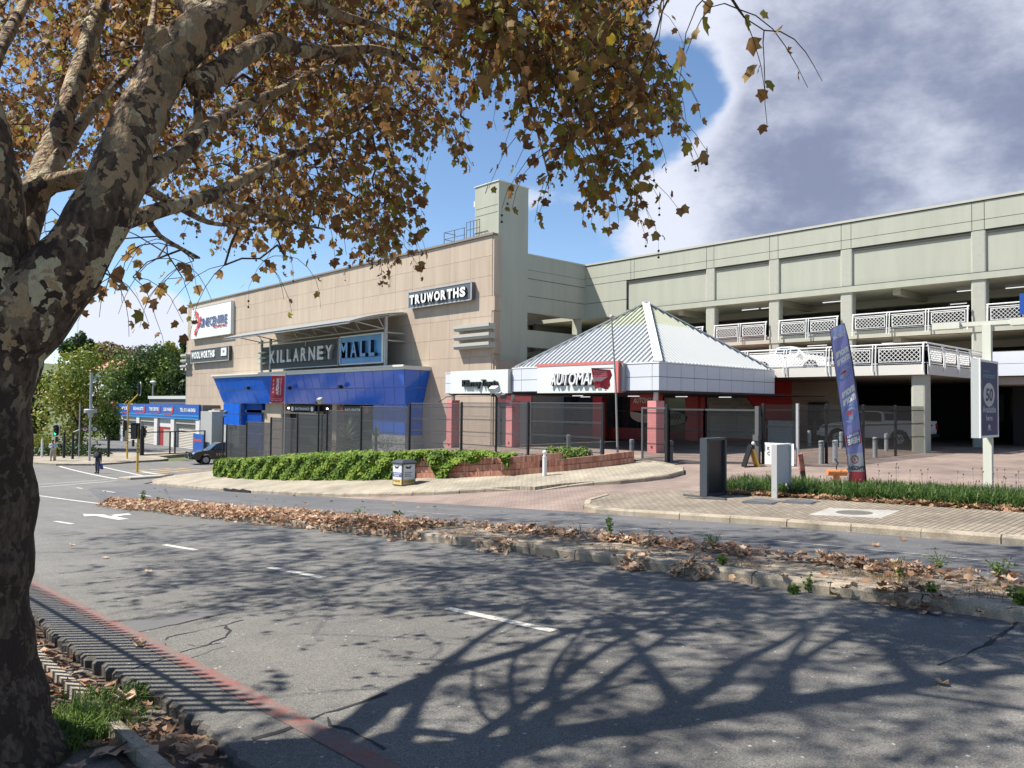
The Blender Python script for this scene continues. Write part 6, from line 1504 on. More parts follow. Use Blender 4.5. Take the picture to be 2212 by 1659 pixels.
def striped_pole(t, x, y, z0, z1, r=.075):
    w = MB(); w.tube([(x,y,z0),(x,y,z1)], r, 12); po = part('pole', w, M_yp, t)
    w = MB()
    for k in range(3): w.tube([(x,y,z0+1.35+k*.22),(x,y,z0+1.43+k*.22)], r+.004, 12)
    link('dark_band', w.mesh('dark_band', mat('band_brown', (.25,.13,.02), .6), root_loc(t)), po)
tocam = -dvf
p = gp(*Z3(1095,130)); z0 = G(p.x,p.y)+.1; dA = p.dot(vF)
t = thing('traffic_light', 'yellow traffic light with a bent arm carrying one signal head over the road', 'traffic light', (p.x,p.y,z0)); top = at(*ZT(828,995), dA); head = at(*ZT(918,868), dA)
striped_pole(t, p.x, p.y, z0, top.z); w = MB(); w.tube([(p.x,p.y,top.z-.1), (p.x,p.y,top.z), at(*ZT(912,912),dA)], [.07,.06,.05], 10); w.tube([at(*ZT(795,993),dA), at(*ZT(870,993),dA)], .04, 6); w.tube([at(*ZT(795,993),dA), at(*ZT(828,960),dA), at(*ZT(840,985),dA)], .03, 6); part('arm', w, M_yp, t)
signal_head(t, head, tocam*.6-dvx*.8, border=True); signal_head(t, at(*ZT(806,1165),dA), -dvx, border=False); signal_head(t, at(*ZT(796,1232),dA), -dvx, border=False, sc_=.6)
p = gp(*Z3(1205,285)); z0 = G(p.x,p.y)+.12; dA = p.dot(vF)
t = thing('traffic_light', 'short yellow traffic light with a cluster of black heads on the island', 'traffic light', (p.x,p.y,z0)); top = at(*ZT(908,1170), dA); striped_pole(t, p.x, p.y, z0, top.z)
signal_head(t, at(*ZT(885,1212),dA-.1), tocam*-.4+dvx*.1-dvf*-.3, border=False, sc_=.95); signal_head(t, at(*ZT(865,1195),dA), -dvx+tocam*.2, border=False, sc_=.85); signal_head(t, at(*ZT(955,1215),dA+.1), dvx+tocam*.3, border=False, sc_=.85); signal_head(t, at(*ZT(872,1308),dA), -dvx, border=False, sc_=.5)
w = MB(); w.obox(at(*ZT(890,1210),dA+.05), dvx*.3, dvf*.03, Vector((0,0,.55))); part('backing_board', w, M_black, t)
p = gp(*ZL(425,1490)); z0 = G(p.x,p.y)+.1; dA = p.dot(vF)
t = thing('traffic_light', 'traffic light showing green in a white-rimmed head at the far left pavement', 'traffic light', (p.x,p.y,z0)); top = at(*ZL(430,1120), dA); striped_pole(t, p.x, p.y, z0, top.z+.2)
signal_head(t, at(*ZL(436,1035),dA-.2), tocam-dvx*.15, lit='green', border=True, sc_=.9); signal_head(t, at(*ZL(480,1010),dA+.1), dvx, border=False, sc_=.6); signal_head(t, at(*ZL(445,1160),dA), dvx+tocam*.3, border=False, sc_=.5)
p = gp(*ZL(918,1495)); z0 = G(p.x,p.y)+.1; dA = p.dot(vF); tp = at(*ZL(948,208), dA)
t = thing('lighting_mast', 'tall grey mast with a disc-shaped lamp ring halfway up', 'mast', (p.x,p.y,z0)); M_mast = mat('mast_grey', (.36,.38,.40), .5, var=.05, vscale=3)
zr = at(*ZL(935,850), dA).z; zt = at(*ZL(935,730), dA).z
w = MB(); w.tube([(p.x,p.y,z0),(p.x,p.y,zr)], .085, 12); part('lower_pole', w, M_mast, t); w = MB(); w.tube([(p.x,p.y,zt),(p.x,p.y,tp.z)], .10, 12); part('upper_pole', w, M_mast, t)
h = zt-zr; w = MB(); w.tube([(p.x,p.y,zr),(p.x,p.y,zr+h*.45),(p.x,p.y,zr+h*.5),(p.x,p.y,zr+h*.55),(p.x,p.y,zr+h*.9),(p.x,p.y,zt)], [.17,.24,.24,.5,.52,.46], 22); part('lamp_ring', w, M_mast, t)
for (c, lab, red) in (((858,1018),'round black sign with a red centre left of the grey mast',1),((998,1018),'round black sign with a white ring right of the grey mast',0)):
    s = at(*ZL(*c), dA+.6); t = thing('round_sign', lab, 'sign', (s.x,s.y,s.z-.3)); f = tocam
    def disc(r0, r1, off, m_, nm, half=None):
        w = MB(); n = 24; V = []
        for i in range(n):
            a = 2*math.pi*i/n
            for r in (r0, r1): V.append(s+dvx*(r*math.cos(a))+Vector((0,0,r*math.sin(a)))+f*off)
        w.add(V, [(2*i,2*i+1,2*((i+1)%n)+1,2*((i+1)%n)) for i in range(n)]); part(nm, w, m_, t)
    w = MB(); w.tube([s+f*.0, s+f*.03], .27, 24); part('disc', w, M_black, t)
    disc(.12,.17,.035,M_white,'white_ring'); w = MB(); w.obox(s+f*.035, dvx*.19, f*.003, Vector((0,0,.045))); part('bar', w, M_white, t)
    if red: w = MB(); w.obox(s+f*.04+Vector((0,0,.07)), dvx*.13, f*.003, Vector((0,0,.09))); part('red_centre', w, M_red, t)
    w = MB(); b_ = Vector((p.x,p.y,s.z)); w.tube([b_, s-f*.02], .02, 6); part('bracket', w, M_steeld, t)
# yellow-grey lamp behind the tyre shop
q = at(*ZT(1030,960), 112); t = thing('street_lamp', 'slim street lamp with a small round head behind the tyre shop', 'street lamp', (q.x,q.y,-5)); qt = at(*ZT(1030,820), 112)
w = MB(); w.tube([(q.x,q.y,-5.2),(q.x,q.y,qt.z)], .12, 8); part('pole', w, M_mast, t); w = MB(); w.ball((q.x,q.y,qt.z+.1), .45, 12, 6, .5); part('lamp_head', w, M_white, t)
# forecourt gate and fence posts
gpA = gp(*ZT(940,1418)); gpB = gp(*ZT(1448,1392)); t = thing('sliding_gate', 'long black sliding gate frame in front of the tyre shop', 'gate', tuple(gpA))
zt = at(*ZT(940,1222), gpA.dot(vF)).z; w = MB()
for z in (zt, G(gpA.x,gpA.y)+.15): w.bar((gpA.x,gpA.y,z),(gpB.x,gpB.y,z), .10)
for f in (0,.43,.51,1): q = gpA.lerp(gpB, f); w.bar((q.x,q.y,G(q.x,q.y)-.1),(q.x,q.y,zt+.05), .12)
part('frame', w, M_black, t); w = MB(); w.bar((gpA.x,gpA.y,G(gpA.x,gpA.y)-.1),(gpA.x,gpA.y,zt+.3), .32); part('gate_post', w, M_black, t)
for c, l_ in (((ZT),(670,1430,1240)),((ZL),(550,1450,1062)),((ZL),(675,1468,1062))):
    q = gp(*c(l_[0], l_[1])); z1 = at(*c(l_[0], l_[2]), q.dot(vF)).z; w = MB(); w.box(q.x-.09,q.x+.09,q.y-.09,q.y+.09,q.z-.1,z1)
    solo('fence_post', w, M_black, {670:'thin black post left of the yellow bent-arm traffic light',550:'black fence post between the two men, the left one',675:'black fence post between the two men, the right one'}[l_[0]], 'post', tuple(q))
q = gp(*ZL(765,1440)); w = MB(); q2 = at(*ZL(792,640), q.dot(vF)); w.tube([q, (q.x,q.y,q2.z)], .05, 8); w.tube([at(*ZL(675,1070),q.dot(vF)), at(*ZL(780,1025),q.dot(vF))], .05, 6)
solo('thin_pole', w, M_mast, 'thin grey pole with a side arm left of the lamp mast', 'pole', tuple(q))
q = gp(*ZL(232,1440)); q2 = at(*ZL(235,1165), q.dot(vF)); w = MB(); w.tube([q,(q.x,q.y,q2.z)], .09, 8); t = solo('white_post', w, M_white, 'short white post below the billboard at the far left', 'post', tuple(q))
q = gp(*ZL(220,1330)); dA = q.dot(vF)+6; a = at(*ZL(60,1090),dA); b = at(*ZL(345,1235),dA); t = thing('billboard', 'low white billboard with a pink printed square behind the far pavement', 'billboard', (q.x,q.y,b.z-1))
w = MB(); c = (a+b)/2; w.obox(c, dvx*((b-a).dot(dvx)/2), dvf*.05, Vector((0,0,(a.z-b.z)/2))); part('board', w, M_white, t)
w = MB(); c2 = at(*ZL(135,1155),dA-.08); w.obox(c2, dvx*.45, dvf*.01, Vector((0,0,.35))); part('print', w, mat('print_pink', (.6,.15,.22), .6), t); w = MB(); c2 = at(*ZL(245,1160),dA-.08); w.obox(c2, dvx*.45, dvf*.01, Vector((0,0,.5))); part('dark_print', w, M_grey, t)
for f in (.1,.9): w = MB(); q = a.lerp(b, f); w.box(q.x-.06,q.x+.06,q.y-.06,q.y+.06,-5.6,b.z); part('leg', w, M_steeld, t)

# ================================================================ BACKGROUND TREES
def tintmat(name, cols, trans=.25): return attr_leaf(name, cols, trans, .55)
T_dark = tintmat('foliage_dark', [(0,(.022,.05,.016)),(.6,(.055,.10,.026)),(1,(.11,.16,.04))]); T_mid = tintmat('foliage_mid', [(0,(.04,.085,.018)),(.6,(.11,.18,.035)),(1,(.20,.25,.055))])
T_yel = tintmat('foliage_yellow', [(0,(.08,.13,.02)),(.5,(.21,.27,.035)),(.85,(.30,.30,.05)),(1,(.38,.27,.07))]); T_brn = tintmat('foliage_brown', [(0,(.10,.075,.03)),(.6,(.20,.14,.07)),(1,(.26,.21,.09))]); T_gry = tintmat('foliage_grey', [(0,(.09,.08,.08)),(1,(.19,.16,.16))])
M_bark2 = mat('bark_grey_brown', (.10,.075,.055), .9, var=.3, vscale=3, bump=.6, bscale=10)
def bgtree(label, u, vt, vb, d, hw, m_, n=3600, leaf=.34, clumps=16, group='trees beyond the crossing', openf=1.0):
    c = at(u, (vt+vb)/2, d); px = d/FPX; H = (vb-vt)*px; W = hw*px; base = min(hillz(c.x, c.y) if c.y > 118 else G(c.x, c.y), c.z-H/2)
    t = thing('tree', label, 'tree', (c.x, c.y, base), group)
    w = MB(); w.tube([(c.x,c.y,base-.2),(c.x+.1*W,c.y,base+(c.z-base)*.5),(c.x,c.y,c.z)], [W*.06+.12,W*.045+.08,.05], 8)
    for k in range(5):
        a = k*1.257; w.tube([(c.x,c.y,base+(c.z-base)*.55),(c.x+W*.5*math.cos(a),c.y+W*.5*math.sin(a),c.z+H*.1)], [W*.03+.05,.03], 6)
    part('trunk', w, M_bark2, t)
    cl = []
    for k in range(clumps):
        v = Vector((rnd.gauss(0,1), rnd.gauss(0,1), rnd.gauss(0,.9))).normalized()*(rnd.random()**.4)
        cl.append((c.x+v.x*W*.74, c.y+v.y*W*.74, c.z+v.z*H*.42, rnd.uniform(.26,.46)*W, rnd.uniform(.22,.36)*min(H, W*1.7)))
    idx = nr.randint(0, clumps, n); v = nr.normal(size=(n,3)); v[:,2] = v[:,2]*.9+.25; v /= np.linalg.norm(v,axis=1,keepdims=True); cl = np.array(cl)[idx]
    rr = nr.uniform(.72,1.08,n)[:,None]; C = cl[:,:3]+v*rr*np.stack([cl[:,3],cl[:,3],cl[:,4]],1)
    o = put_leaves('crown', C, v+nr.normal(size=(n,3))*.55, nr.uniform(.6,1.3,n)*leaf, m_, t, tint=np.clip(nr.rand(n)*.7+.3*np.sin(cl[:,0]*3)+.1,0,1))
for a in [('tall yellow-green tree behind the green traffic light',168,742,985,82,92,T_yel,5200,.30,22),
          ('broad dark green tree behind the left half of the tyre shop',285,760,935,118,75,T_mid,5200,.42,20),
          ('rounded green tree behind the right half of the tyre shop',348,757,925,122,70,T_mid,5200,.42,20),
          ('dark dense tree touching the left edge of the mall',392,785,915,112,42,T_dark,3600,.42,14),
          ('brownish tree in autumn colour on the hill in the middle',228,738,810,165,52,T_brn,3200,.5,14),
          ('bare greyish tree on the skyline',300,748,815,190,60,T_gry,2600,.5,12),
          ('dark conifer highest on the left skyline',165,703,800,160,34,T_dark,2600,.5,10),
          ('dark tree on the skyline right of the conifer',203,735,790,165,24,T_dark,1800,.45,8),
          ('yellowish tree on the hill right of the bare one',365,748,820,150,50,T_yel,3000,.48,12),
          ('small dark tree peeping round the mall corner',398,728,800,170,14,T_dark,1400,.45,6),
          ('mid green tree behind the mast',240,830,960,105,60,T_mid,4200,.36,16),
          ('dark green tree at the far left behind the trunk',75,780,985,92,60,T_dark,4200,.36,16),
          ('low brown-green tree left of centre on the hill',262,770,830,150,48,T_brn,2400,.45,10),
          ('dark green tree on the hill behind the mall corner',330,800,900,135,60,T_dark,3200,.45,12)]:
    bgtree(*a)
for k in range(0):
    u = -900+k*110; bgtree('dense tree on the wooded hillside beyond the far left of the road', u, 720+rnd.randrange(40), 900, 150+rnd.randrange(40), 70, [T_dark,T_mid,T_brn][k%3], 1500, .6, 9)
hb = gp(*ZL(690,1440)); C = []; N2 = []
for _ in range(3200):
    v = Vector((rnd.gauss(0,1),rnd.gauss(0,1),abs(rnd.gauss(0,.9)))).normalized(); k = rnd.uniform(-3.6,3.2); C.append((hb.x+dvx.x*k+v.x*1.0, hb.y+dvx.y*k+v.y*1.0+2.5, G(hb.x,hb.y)+.25+v.z*1.05*(1-abs(k)/6))); N2.append(tuple(v+Vector((rnd.gauss(0,.5),)*3)))
o = put_leaves('dark_shrub', np.array(C), np.array(N2), nr.uniform(.10,.22,len(C)), T_dark); props(o, 'low dark rounded shrubs beside the grey mast on the far pavement', 'shrub')
C = []; N2 = []
for _ in range(3000):
    q = at(*ZL(rnd.uniform(60,350), 1400), rnd.uniform(74,84)); C.append((q.x,q.y,-5.1+rnd.random()*1.4)); N2.append((rnd.gauss(0,1),rnd.gauss(0,1),.6))
o = put_leaves('verge_grass', np.array(C), np.array(N2), nr.uniform(.2,.4,len(C)), T_yel, aspect=.4); props(o, 'tall green verge grass below the white billboard', 'grass', kind='stuff')
# a red tiled roof glimpsed between the trees
hs_ = thing('house', 'house with a red tiled roof glimpsed between the hillside trees', 'house', tuple(at(288,800,150))); c = at(296,790,150)
w = MB(); w.box(c.x-7,c.x+7,c.y-5,c.y+5,c.z-9,c.z-1.2); part('wall', w, MT['shop_white'], hs_); w = MB(); w.add([(c.x-8,c.y-6,c.z-1.3),(c.x+8,c.y-6,c.z-1.3),(c.x+8,c.y+6,c.z-1.3),(c.x-8,c.y+6,c.z-1.3),(c.x-4,c.y,c.z+1.1),(c.x+4,c.y,c.z+1.1)], [(0,1,5,4),(1,2,5),(2,3,4,5),(3,0,4)]); part('roof', w, mat('red_tiles', (.38,.17,.11), .8, var=.15, vscale=2), hs_)
w = MB()
for k in (-4,0,4): w.box(c.x+k-1,c.x+k+1,c.y-5.05,c.y-5,c.z-4.5,c.z-2.6)
part('window', w, M_glass, hs_)

# ================================================================ THE PLANE TREE
def bark_material():
    mm = bpy.data.materials.new('plane_bark'); mm.use_nodes = True; nt = mm.node_tree; L = nt.links; b = nt.nodes['Principled BSDF']; b.inputs['Roughness'].default_value = .85; b.inputs['Specular IOR Level'].default_value = .25
    geo = nt.nodes.new('ShaderNodeNewGeometry')
    def nz(sc, det, st, off=0, dist=0):
        mp = nt.nodes.new('ShaderNodeMapping'); mp.inputs['Scale'].default_value = st; mp.inputs['Location'].default_value = (off,)*3; L.new(geo.outputs['Position'], mp.inputs[0])
        n = nt.nodes.new('ShaderNodeTexNoise'); n.inputs['Scale'].default_value = sc; n.inputs['Detail'].default_value = det; n.inputs['Roughness'].default_value = .5; n.inputs['Distortion'].default_value = dist; L.new(mp.outputs[0], n.inputs[0]); return n.outputs[0]
    def vor(sc, st, off):
        mp = nt.nodes.new('ShaderNodeMapping'); mp.inputs['Scale'].default_value = st; mp.inputs['Location'].default_value = (off,)*3; L.new(geo.outputs['Position'], mp.inputs[0])
        ds = nt.nodes.new('ShaderNodeVectorMath'); ds.operation = 'ADD'; n = nt.nodes.new('ShaderNodeTexNoise'); n.inputs['Scale'].default_value = 9; n.inputs['Detail'].default_value = 3; L.new(geo.outputs['Position'], n.inputs[0])
        s = nt.nodes.new('ShaderNodeVectorMath'); s.operation = 'SCALE'; s.inputs['Scale'].default_value = .22; L.new(n.outputs[1], s.inputs[0]); L.new(mp.outputs[0], ds.inputs[0]); L.new(s.outputs[0], ds.inputs[1])
        v = nt.nodes.new('ShaderNodeTexVoronoi'); v.inputs['Scale'].default_value = sc; L.new(ds.outputs[0], v.inputs[0]); return v
    def mp_(v, lo, hi, a=0, c=1):
        r = nt.nodes.new('ShaderNodeMapRange'); L.new(v, r.inputs[0]); r.inputs[1].default_value = lo; r.inputs[2].default_value = hi; r.inputs[3].default_value = a; r.inputs[4].default_value = c; return r.outputs[0]
    def mixc(f, a, c):
        m_ = nt.nodes.new('ShaderNodeMix'); m_.data_type = 'RGBA'; L.new(f, m_.inputs[0])
        for k, x in ((6, a), (7, c)):
            if isinstance(x, tuple): m_.inputs[k].default_value = (*x, 1)
            else: L.new(x, m_.inputs[k])
        return m_.outputs[2]
    def mth(op, a, c):
        m_ = nt.nodes.new('ShaderNodeMath'); m_.operation = op
        for k, x in ((0, a), (1, c)):
            if isinstance(x, (int, float)): m_.inputs[k].default_value = x
            else: L.new(x, m_.inputs[k])
        return m_.outputs[0]
    v1 = vor(6.0, (1.2,1.2,.6), 0); v2 = vor(17, (1,1,.6), 4)
    dark = mixc(mp_(nz(26,6,(1,1,.5)),.35,.65), (.062,.043,.032), (.15,.108,.078))
    sp = nt.nodes.new('ShaderNodeSeparateXYZ'); L.new(geo.outputs['Position'], sp.inputs[0])
    hi = mp_(sp.outputs[2], -.6, 1.6, -.36, .19)             # less flaking near the ground; trunk shade and sunlit limbs painted in too
    sel = nt.nodes.new('ShaderNodeSeparateColor'); L.new(v1.outputs['Color'], sel.inputs[0]); sel2 = nt.nodes.new('ShaderNodeSeparateColor'); L.new(v2.outputs['Color'], sel2.inputs[0])
    p1 = mp_(mth('ADD', sel.outputs[0], hi), .60, .63); cream = mixc(mp_(nz(14,4,(1,1,1)),.3,.7), (.54,.48,.32), (.40,.35,.23)); olive = mixc(mp_(nz(18,4,(1,1,1),5),.3,.7), (.19,.155,.10), (.26,.21,.14))
    p2 = mp_(mth('ADD', sel2.outputs[1], hi), .74, .76)
    col = mixc(p1, dark, mixc(mp_(sel.outputs[1], .50, .52), olive, cream)); col = mixc(p2, col, (.38,.27,.16)); p3 = mp_(mth('ADD', sel2.outputs[2], mth('MULTIPLY', hi, -1)), .80, .82); col = mixc(p3, col, (.05,.035,.028))
    L.new(col, b.inputs['Base Color'])
    h = mth('ADD', mth('MULTIPLY', mth('ADD', p1, p2), -.35), mth('MULTIPLY', nz(38,6,(1,1,.45)), 1.1)); bp = nt.nodes.new('ShaderNodeBump'); bp.inputs['Strength'].default_value = 1; bp.inputs['Distance'].default_value = .05
    L.new(h, bp.inputs['Height']); L.new(bp.outputs[0], b.inputs['Normal']); return mm
M_bark = bark_material()
PT = []
def smooth_path(pts, step=.12):
    """Catmull-Rom through (pos, r)"""
    out = []; n = len(pts)
    for i in range(n-1):
        p0 = pts[max(i-1,0)]; p1 = pts[i]; p2 = pts[i+1]; p3 = pts[min(i+2,n-1)]; L_ = (p2[0]-p1[0]).length; k = max(1, int(L_/step))
        for j in range(k):
            t = j/k; q = (p1[0]*2+(p2[0]-p0[0])*t+(p0[0]*2-p1[0]*5+p2[0]*4-p3[0])*t*t+(p1[0]*3-p0[0]-p2[0]*3+p3[0])*t**3)*.5; out.append((q, p1[1]*(1-t)+p2[1]*t))
    out.append(pts[-1]); return out
def A_(L_): return [(at(u, v, d), r) for u, v, d, r in L_]
trunk = A_([(-62,1700,4.75,.54),(-78,1600,4.78,.47),(-90,1450,4.8,.43),(-92,1250,4.8,.415),(-92,1050,4.8,.40),(-80,850,4.8,.405),(-55,700,4.85,.40),(-45,600,4.9,.34)])
limb1 = A_([(-70,780,4.85,.33),(45,675,4.9,.275),(125,600,4.95,.235),(190,515,5.0,.20),(250,395,5.1,.172),(280,300,5.25,.162),(332,195,5.4,.158),(372,125,5.5,.152),(440,62,5.6,.14),(548,-10,5.8,.13),(720,-190,6.2,.11),(880,-420,6.7,.09),(1050,-720,7.4,.06),(1200,-1000,8.2,.03)])
limb2 = A_([(-60,720,4.85,.32),(-34,560,4.8,.235),(-36,430,4.8,.225),(-50,320,4.8,.21),(-85,180,4.85,.18),(-160,-60,4.95,.19),(-300,-400,5.2,.15),(-500,-900,5.6,.09),(-650,-1500,6.2,.04)])
br = [A_(l) for l in [
 [(20,570,5.2,.13),(62,450,5.7,.115),(84,389,6.1,.10),(120,300,6.5,.095),(150,220,6.8,.09),(205,48,7.4,.075),(240,-60,8,.06),(300,-300,8.8,.03)],
 [(-20,480,5.0,.10),(59,429,5.3,.085),(110,396,5.4,.07),(185,383,5.3,.06)],
 [(95,395,5.9,.06),(135,330,6.4,.06),(190,250,7.2,.05),(260,170,8.2,.045),(345,95,9.4,.03)],
 [(430,185,5.45,.10),(470,158,5.7,.085),(513,128,5.9,.078),(560,98,6.2,.073),(590,88,6.4,.072),(642,106,6.7,.07),(700,114,7.0,.062),(774,106,7.4,.05),(835,112,7.8,.045),(905,150,8.3,.022)],
 [(290,385,5.2,.10),(340,362,5.5,.075),(367,350,5.7,.07),(422,301,6.0,.058),(470,258,6.4,.05),(513,235,6.8,.045),(623,187,7.8,.04),(697,150,8.6,.03),(780,120,9.4,.018)],
 [(245,480,5.1,.08),(282,473,5.3,.06),(367,447,5.7,.055),(458,422,6.2,.052),(550,374,7.0,.048),(642,330,7.8,.04),(770,279,9.0,.03),(860,240,10.2,.015)],
 [(760,-230,6.4,.09),(850,-90,6.9,.07),(924,0,7.3,.055),(1023,48,7.5,.047),(1086,73,7.6,.042),(1177,154,7.8,.032),(1262,257,7.9,.023),(1291,330,8.0,.012)],
 [(410,300,6.0,.045),(428,255,6.1,.035),(425,205,6.2,.03),(440,120,6.4,.02),(470,-20,6.8,.015)],
 [(458,424,6.2,.035),(520,450,6.8,.03),(640,482,7.8,.02),(700,495,8.4,.01)],
 [(300,400,5.3,.04),(370,437,5.9,.03),(450,480,6.8,.024),(530,488,7.6,.012)],
 [(320,470,5.5,.025),(345,510,6.0,.02),(430,557,6.9,.012)],
 [(300,290,5.3,.05),(305,210,6.0,.04),(318,100,7,.035),(335,0,8,.025),(350,-150,9,.015)],
 [(1090,76,7.6,.022),(1130,170,7.7,.018),(1160,280,7.8,.012),(1185,380,7.9,.008)],
 [(-40,300,5,.08),(-20,150,6,.06),(30,50,7,.05),(90,-60,8.2,.03)],
 [(600,-40,5.9,.07),(700,20,6.8,.05),(820,60,7.8,.035),(960,120,8.8,.02)],
 [(560,-20,5.9,.08),(620,-150,7,.06),(800,-250,8.5,.045),(1050,-330,9.5,.03),(1350,-180,9.0,.015)],
 [(-200,-150,5.0,.09),(-500,-350,4.6,.07),(-900,-500,4.4,.04)], [(450,70,5.6,.09),(300,-150,6.5,.07),(150,-350,8,.05),(0,-500,9.5,.03)],
 [(900,-450,6.8,.045),(1300,-700,6.4,.03),(1800,-900,6.2,.015)], [(700,-190,6.2,.045),(1000,-700,5.2,.03),(1500,-1300,4.4,.015)]]]
tree = thing('plane_tree', 'big plane tree with flaking mottled bark and brown autumn leaves leaning over the road', 'tree', tuple(Vector((trunk[1][0].x, trunk[1][0].y, P(trunk[1][0].y)-.02))))
def limb_mesh(name, path, n=22, jit=.035, flare=None):
    sp_ = smooth_path(path, .10 if path[0][1] > .15 else .2); w = MB(); w.smooth = True
    pts = [p for p, r in sp_]; rs = [r*(1+.05*math.sin(i*.55)+.03*math.sin(i*1.7+1)) for i, (p, r) in enumerate(sp_)]
    w.tube(pts, rs, n, cap=True, jit=jit); return part(name, w, M_bark, tree), sp_
NODES = []
for nm, pth, n in [('trunk', trunk, 40), ('limb', limb1, 30), ('limb', limb2, 28)]:
    _, sp_ = limb_mesh(nm, pth, n, .05)
    if nm == 'limb': NODES += [tuple(p) for p, r in sp_[::3] if r < .26]
w = MB(); w.smooth = True     # the knobby scar on the big limb
for (u, v, d, r) in [(345,92,5.4,.10),(365,122,5.35,.09),(338,115,5.35,.07),(385,140,5.4,.08),(330,78,5.4,.05)]: c = at(u, v, d+.05); w.ball(tuple(c), r, 14, 9)
w.v = [(x+.02*math.sin(z*40+y*31), y+.02*math.sin(x*37), z+.02*math.sin(x*43+y*29)) for x, y, z in w.v]; part('burl', w, M_bark, tree)
for pth in br:
    _, sp_ = limb_mesh('branch', pth, 12, .03); NODES += [tuple(p) for p, r in sp_[::2]]
MASK = [(-420,-140),(-420,400),(60,380),(240,400),(330,430),(430,430),(490,480),(640,470),(740,440),(820,540),(870,430),(925,290),(950,170),(990,90),(1110,110),(1165,220),(1225,340),(1310,370),(1375,345),(1390,230),(1425,170),(1400,60),(1420,-140)]
def inpoly(x, y, P_):
    c = False; j = len(P_)-1
    for i in range(len(P_)):
        if (P_[i][1] > y) != (P_[j][1] > y) and x < (P_[j][0]-P_[i][0])*(y-P_[i][1])/(P_[j][1]-P_[i][1])+P_[i][0]: c = not c
        j = i
    return c
TG = []
k = 0
while k < 720:
    u = rnd.uniform(-420,1440); v = rnd.uniform(-140,560)
    if not inpoly(u, v, MASK): continue
    if u > 1010 and rnd.random() < .42: continue
    if 330 < u < 1000 and rnd.random() < .30*(1-abs(v-230)/400): continue
    if u < 420 and v > 330 and rnd.random() < .6: continue
    if u < 500: d = rnd.uniform(9,20)
    elif u < 1000: d = rnd.uniform(7.5,16)
    else: d = rnd.uniform(6.8,8.8)
    TG.append((at(u, v, d), 1.0)); k += 1
for (u, v, d) in [(300,540,6.5),(330,560,7),(360,520,7.5),(390,600,8),(420,560,7),(250,610,6.2),(210,585,5.8),(285,600,7),(560,560,8),(490,560,7.5),(100,500,8),(60,520,9),(130,470,9),(610,560,9),(1555,-30,4.6),(1600,20,4.8),(1480,-20,4.8),(1640,70,4.8)]:
    TG.append((at(u, v, d), .6))
tb = Vector(trunk[1][0]); k = 0
while k < 680:      # the rest of the crown, above and behind the photographer
    a = rnd.uniform(0, 6.283); r = 8.5*math.sqrt(rnd.random()); z = rnd.uniform(2.6, 9.0); p = Vector((tb.x+2.2+r*.85*math.cos(a), tb.y-.4+r*math.sin(a), z))
    if z < 4.5 and r < 2.0: continue
    if r > 8.8*math.sqrt(max(.05, 1-((z-4.5)/6.5)**2)): continue
    ok = not (p.y > 9 and p.x < 2.5)
    for dz in (0,-.6,-1.2,-1.8):
        q = p+Vector((0,0,dz)); d = q.dot(vF)
        if d < 1.2: 
            if d > -.5 and q.length < 3: ok = False
            continue
        u, v, _ = proj(q)
        if -250 < u < 2600 and v > (-130 if u < 1450 else -420) and v < 1700 and not (inpoly(u, v, MASK)): ok = False
    if ok: TG.append((p, .9)); k += 1
# grow: join every spray to the nearest wood already there
ND = np.array(NODES); par = [-1]*len(ND); pos = [Vector(p) for p in NODES]; basen = len(pos); cnt_ = [0]*len(pos)
start = np.array([tuple(p) for p, s in TG]); dist = np.min(np.linalg.norm(start[:,None,:]-ND[None,:,:],axis=2),axis=1); order = np.argsort(dist)
arr = np.zeros((60000,3)); arr[:basen] = ND; na = basen; tips = []
for oi in order:
    p = TG[oi][0]; dd_ = np.linalg.norm(arr[:na]-np.array(p),axis=1)+np.maximum(0, arr[:na,2]-p.z)*.3; b_ = int(np.argmin(dd_)); q = Vector(arr[b_]); L_ = (p-q).length; n = max(2, int(L_/.35)); last = b_
    side = Vector((rnd.gauss(0,1),rnd.gauss(0,1),rnd.gauss(0,.6)))*.07*L_
    for i in range(1, n+1):
        t = i/n; x = q.lerp(p, t)+Vector((0,0,.13*L_*math.sin(math.pi*t)))+side*math.sin(math.pi*t)+Vector((rnd.gauss(0,.02),rnd.gauss(0,.02),rnd.gauss(0,.02)))
        arr[na] = x; par.append(last); pos.append(x); cnt_.append(0); last = na; na += 1
    tips.append((last, TG[oi][1]))
for i, s in tips:
    j = i
    while j >= basen: cnt_[j] += 1; j = par[j]
# boughs as thin tubes (one mesh)
tv = []; tf = []
def seg(a, b, ra, rb, k=4):
    d = b-a
    if d.length < 1e-4: return
    u = d.orthogonal().normalized(); w_ = d.cross(u).normalized(); o = len(tv)
    for c, r in ((a, ra), (b, rb)):
        for j in range(k): an = 6.2832*j/k; tv.append(c+u*(r*math.cos(an))+w_*(r*math.sin(an)))
    for j in range(k): tf.append((o+j, o+(j+1)%k, o+k+(j+1)%k, o+k+j))
rad = lambda n: min(.0027*math.sqrt(n)+.0025, .030)
for i in range(basen, na):
    j = par[i]; seg(pos[j], pos[i], rad(max(cnt_[i], 1))*1.12 if j < basen else rad(cnt_[j]), rad(cnt_[i]))
